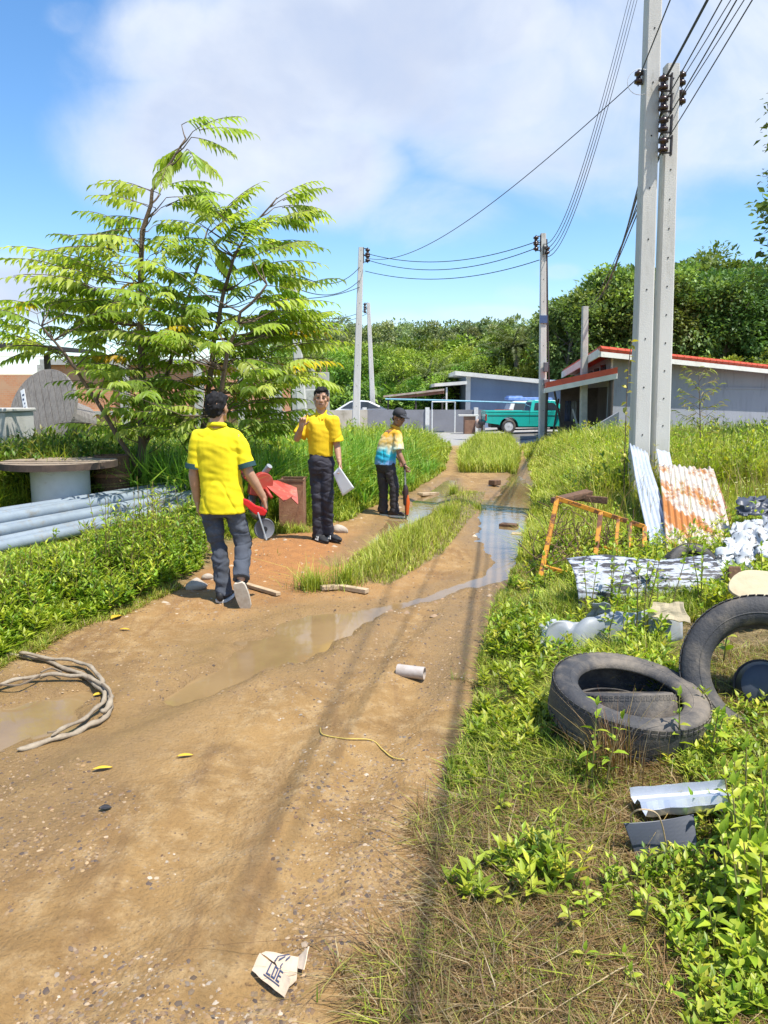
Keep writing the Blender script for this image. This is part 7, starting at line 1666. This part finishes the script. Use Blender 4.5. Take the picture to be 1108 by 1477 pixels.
for q in (-1, 1): cap(mb, P2(q * .05, .0, -.135), P2(q * .014, .075, -.215), .014, .012, 10, 3)
cap(mb, P2(-.05, -.03, -.13), P2(.05, -.03, -.13), .014, .014, 10, 3); mb.build('collar', YEL2, shirt, world=False, smooth=True)
mb = MB(); mb.tube([P2(.005, .088, -.20), P2(.006, .108, -.34)], [.010, .012], 8, ratio=.3); mb.build('placket', YEL2, shirt, world=False, smooth=True)
mb = MB()
rings(mb, [((-.018, 0, .975), .124, .092, yaw2), ((-.018, .004, .90), .146, .115, yaw2), ((-.018, .01, .82), .148, .118, yaw2), ((-.016, .01, .76), .13, .09, yaw2)])
for hx, kx, ax in ((V3(-.072, .01, .84), V3(-.062, -.01, .50), V3(-.062, .02, .07)), (V3(.042, -.01, .84), V3(.052, -.03, .48), V3(.045, .05, .08))): cap(mb, hx, kx, .088, .066); cap(mb, kx, kx.lerp(ax, .5), .066, .062); mb.tube([kx.lerp(ax, .3), kx.lerp(ax, .7), ax], [.062, .063, .066], 18)
sculpt(mb, 'trousers', TRS, r2, .007, 3, fold=.014, fs=(8, 8, 9), sd=15, fold2=.008)
mb = MB(); mb.lathe([(.998, -.018), (1.03, -.018), (1.03, .018), (.998, .018)], 32, Matrix.Translation((-.018, 0, .962)) @ Matrix.Rotation(yaw2, 4, 'Z') @ Matrix.Diagonal((.126, .096, 1, 1)), closed=True); mb.build('belt', SHOE, r2, world=False)
shoe(r2, (-.110, .065, .004), (.050, -.165, .002), (0, 0, 1), SHOE, SHOE, True); shoe(r2, (.000, .125, .004), (.190, -.075, .002), (0, 0, 1), SHOE, SHOE, True)
W3 = lambda x, y, z: g + V3(x, y, z)
pc = [W3(.125, -.16, .78), W3(.195, -.19, .86), W3(.355, -.17, .62), W3(.225, -.14, .53)]
mb = MB(); mb.sheet(lambda u, v: pc[0].lerp(pc[1], u).lerp(pc[3].lerp(pc[2], u), v) + V3(0, -.015 * math.sin(3 * v + u), 0), 8, 10, .0012); tag(mb.build('paper_sheet', PAPER, smooth=True), 'white sheet of paper in the hand of the man in golden yellow', 'paper')

# ---------------- man 3: dark cap, tie dye shirt, leaning on a stick
g = gp(562, 745); r3 = thing('person', 'man in dark cap and orange to blue sports shirt leaning on a stick', 'person', g); r3.scale = (1.04, 1.04, 1.04)
yaw3 = R(-35)
mb = MB(); P, Mx = head(mb, (.128, -.03, 1.355), (.62, -.72, -.30), (.25, -.1, 1), .98); P3, Mx3 = P, Mx
cap(mb, (.065, .0, 1.20), (.11, -.01, 1.31), .054, .052)
rings(mb, [((-.06, 0, .74), .12, .085, yaw3), ((-.045, 0, .88), .12, .08, yaw3), ((.0, 0, 1.06), .135, .09, yaw3), ((.045, 0, 1.17), .11, .07, yaw3), ((.06, 0, 1.21), .055, .05, yaw3)])
Rs, Re, Rw = V3(.105, -.10, 1.13), V3(.125, -.16, .885), V3(.200, -.20, .725); Ls, Le, Lw = V3(-.015, .14, 1.12), V3(.06, .16, .89), V3(.15, .05, .77)
for a, b_, c_ in ((Ls, Le, Lw), (Rs, Re, Rw)): cap(mb, a, b_, .038, .036); cap(mb, b_, b_.lerp(c_, .35), .036, .036); cap(mb, b_.lerp(c_, .3), c_, .036, .025)
hand(mb, Rw, (.25, -.1, -1), (.7, .5, 0), (.4, -1, 0), 1.35, .95); hand(mb, Lw, (.3, -.4, -.6), (.2, -.7, -.5), (.5, -.5, .5), 1.0, .95)
for hx, kx, ax in ((V3(-.105, .05, .74), V3(-.088, .04, .42), V3(-.088, .05, .08)), (V3(.0, -.05, .74), V3(.062, -.07, .41), V3(.066, -.05, .08))): cap(mb, hx, kx, .055, .040); cap(mb, kx, ax, .040, .034)
sculpt(mb, 'body', SKIND, r3, .006, 2); face(r3, None, P3, Mx3, .98)
TIE, nt, b = new_mat('sports_shirt_print'); tc = nt.nodes.new('ShaderNodeTexCoord'); sp2 = nt.nodes.new('ShaderNodeSeparateXYZ'); nt.links.new(tc.outputs['Object'], sp2.inputs[0])
nz = noise_n(nt, 7, 4, .6, stretch=(2.2, 2.2, .7)); ma = N(nt, 'ShaderNodeMath', operation='MULTIPLY_ADD'); nt.links.new(nz.outputs[0], ma.inputs[0]); ma.inputs[1].default_value = .26; nt.links.new(sp2.outputs[2], ma.inputs[2])
cr = nt.nodes.new('ShaderNodeValToRGB'); mr = N(nt, 'ShaderNodeMapRange'); mr.inputs[1].default_value = .82; mr.inputs[2].default_value = 1.26; nt.links.new(ma.outputs[0], mr.inputs[0]); nt.links.new(mr.outputs[0], cr.inputs[0])
el = cr.color_ramp.elements; el[0].position = 0; el[0].color = (.08, .24, .58, 1); el[1].position = 1; el[1].color = (.74, .40, .03, 1)
for p_, c_ in ((.12, (.25, .42, .72)), (.22, (.04, .40, .66)), (.40, (.02, .50, .66)), (.52, (.55, .72, .66)), (.62, (.70, .64, .42)), (.78, (.74, .46, .10)), (.88, (.72, .55, .28))): e = el.new(p_); e.color = (*c_, 1)
wv = nt.nodes.new('ShaderNodeTexWave'); wv.inputs['Scale'].default_value = 6; wv.inputs['Distortion'].default_value = 6; nt.links.new(tc.outputs['Object'], wv.inputs[0])
nt.links.new(mixc(nt, .0, cr.outputs[0], (.62, .70, .66)), b.inputs['Base Color']); b.inputs['Roughness'].default_value = .8
mb = MB()
rings(mb, [((-.062, 0, .715), .150, .118, yaw3), ((-.055, 0, .80), .148, .115, yaw3), ((-.035, 0, .92), .145, .112, yaw3), ((.0, 0, 1.04), .150, .112, yaw3), ((.03, 0, 1.12), .145, .098, yaw3), ((.055, 0, 1.175), .105, .075, yaw3), ((.07, 0, 1.215), .068, .062, yaw3)])
for a, b_ in ((Ls, Le), (Rs, Re)): cap(mb, a + (V3(.05, 0, 1.12) - a) * .35, a.lerp(b_, .3), .066, .068); cap(mb, a, a.lerp(b_, .3), .062, .068); mb.tube([a.lerp(b_, .1), a.lerp(b_, .5), a.lerp(b_, .84)], [.064, .072, .078], 18)
shirt = sculpt(mb, 'shirt', TIE, r3, .0075, 3, fold=.012, fs=(7, 7, 4), sd=28, fold2=.004)
mb = MB(); mb.lathe([(.054, -.010), (.070, -.012), (.066, .024), (.052, .028)], 24, Matrix.Translation((.075, -.003, 1.222)) @ Matrix.Rotation(R(22), 4, 'Y'), closed=True); mb.build('collar', mat('orange_collar', (.70, .38, .03), rough=.8), shirt, world=False, smooth=True)
mb = MB()
rings(mb, [((-.06, 0, .82), .128, .095, yaw3), ((-.06, 0, .74), .142, .115, yaw3), ((-.055, 0, .68), .14, .11, yaw3), ((-.052, 0, .62), .12, .08, yaw3)])
for hx, kx, ax in ((V3(-.105, .05, .70), V3(-.088, .04, .42), V3(-.088, .05, .06)), (V3(-.005, -.05, .70), V3(.062, -.07, .41), V3(.066, -.05, .07))): cap(mb, hx, kx, .088, .068); cap(mb, kx, kx.lerp(ax, .5), .068, .064); mb.tube([kx.lerp(ax, .3), kx.lerp(ax, .7), ax], [.064, .066, .070], 18)
sculpt(mb, 'trousers', TRS3, r3, .0075, 3, fold=.013, fs=(8, 8, 8), sd=35, fold2=.008)
shoe(r3, (-.125, .065, .004), (.060, -.035, .002), (0, 0, 1), SHOE, SOLEW); shoe(r3, (.000, -.045, .004), (.235, -.115, .002), (0, 0, 1), mat('brown_shoe', (.06, .035, .03), rough=.7), SOLEW)
cp_ = lambda x, y, z: P3(x, y, z); mb = MB(); mb.ball(P3(0, -.010, .055), (.088, .102, .078), 22, 14, Mx3); mb.ball(P3(0, -.03, .03), (.086, .085, .05), 22, 12, Mx3); mb.ball(P3(0, .105, .040), (.070, .075, .010), 22, 8, Mx3)
capo = sculpt(mb, 'cap', mat('dark_cap', (.028, .028, .036), rough=.8), r3, .006, 2)
mb = MB()
for k, h_ in enumerate((.010, .016, .012, .010, .014)): mb.box(P3(-.026 + .012 * k, .0885 - .0012 * (k - 2) ** 2, .066), (.006, .006, h_), Mx3)
mb.build('cap_lettering', SOLEW, capo, world=False)
mb = MB(); mb.ball(P3(0, -.055, -.03), (.066, .040, .045), 14, 10, Mx3); sculpt(mb, 'hair', HAIR, r3, .007, 2, fold=.006, fs=(40, 40, 30))
stk = thing('walking_stick', 'orange and black tool stick planted at the puddle by the capped man', 'tool', g + V3(.235, -.22, .0)); W3 = lambda x, y, z: g + V3(x, y, z)
zt_, zb_ = .73, -.02; sx_, sy_ = .222, -.215
mb = MB(); mb.tube([W3(sx_ - .004, sy_, .44), W3(sx_ - .010, sy_, zt_)], .013, 10); mb.build('shaft', mat('stick_metal', (.45, .46, .46), rough=.35, metal=.5), stk, smooth='angle')
mb = MB(); cap(mb, W3(sx_ - .012, sy_, zt_ - .02), W3(sx_ - .013, sy_, zt_ + .035), .018, .019); mb.build('grip', SHOE, stk, smooth=True)
mb = MB(); mb.tube([W3(sx_ - .004, sy_, .48), W3(sx_, sy_, .44), W3(sx_ + .002, sy_, .40), W3(sx_ + .004, sy_, .22), W3(sx_ + .006, sy_, .19)], [.018, .034, .040, .038, .030], 12); mb.box(W3(sx_ - .035, sy_, .37), (.03, .03, .05)); mb.build('holder', mat('black_tool', (.03, .026, .028), (.06, .02, .02), rough=.45), stk, smooth='angle')
mb = MB(); mb.tube([W3(sx_ + .020, sy_ - .01, .34), W3(sx_ + .028, sy_ - .01, .24), W3(sx_ + .024, sy_, .06)], [.020, .034, .022], 10); mb.build('guard', mat('orange_plastic', (.72, .12, .02), rough=.4), stk, smooth='angle')
mb = MB(); mb.tube([W3(sx_ + .004, sy_, .2), W3(sx_ + .008, sy_, zb_)], [.016, .012], 8); mb.build('tip', BLK, stk)
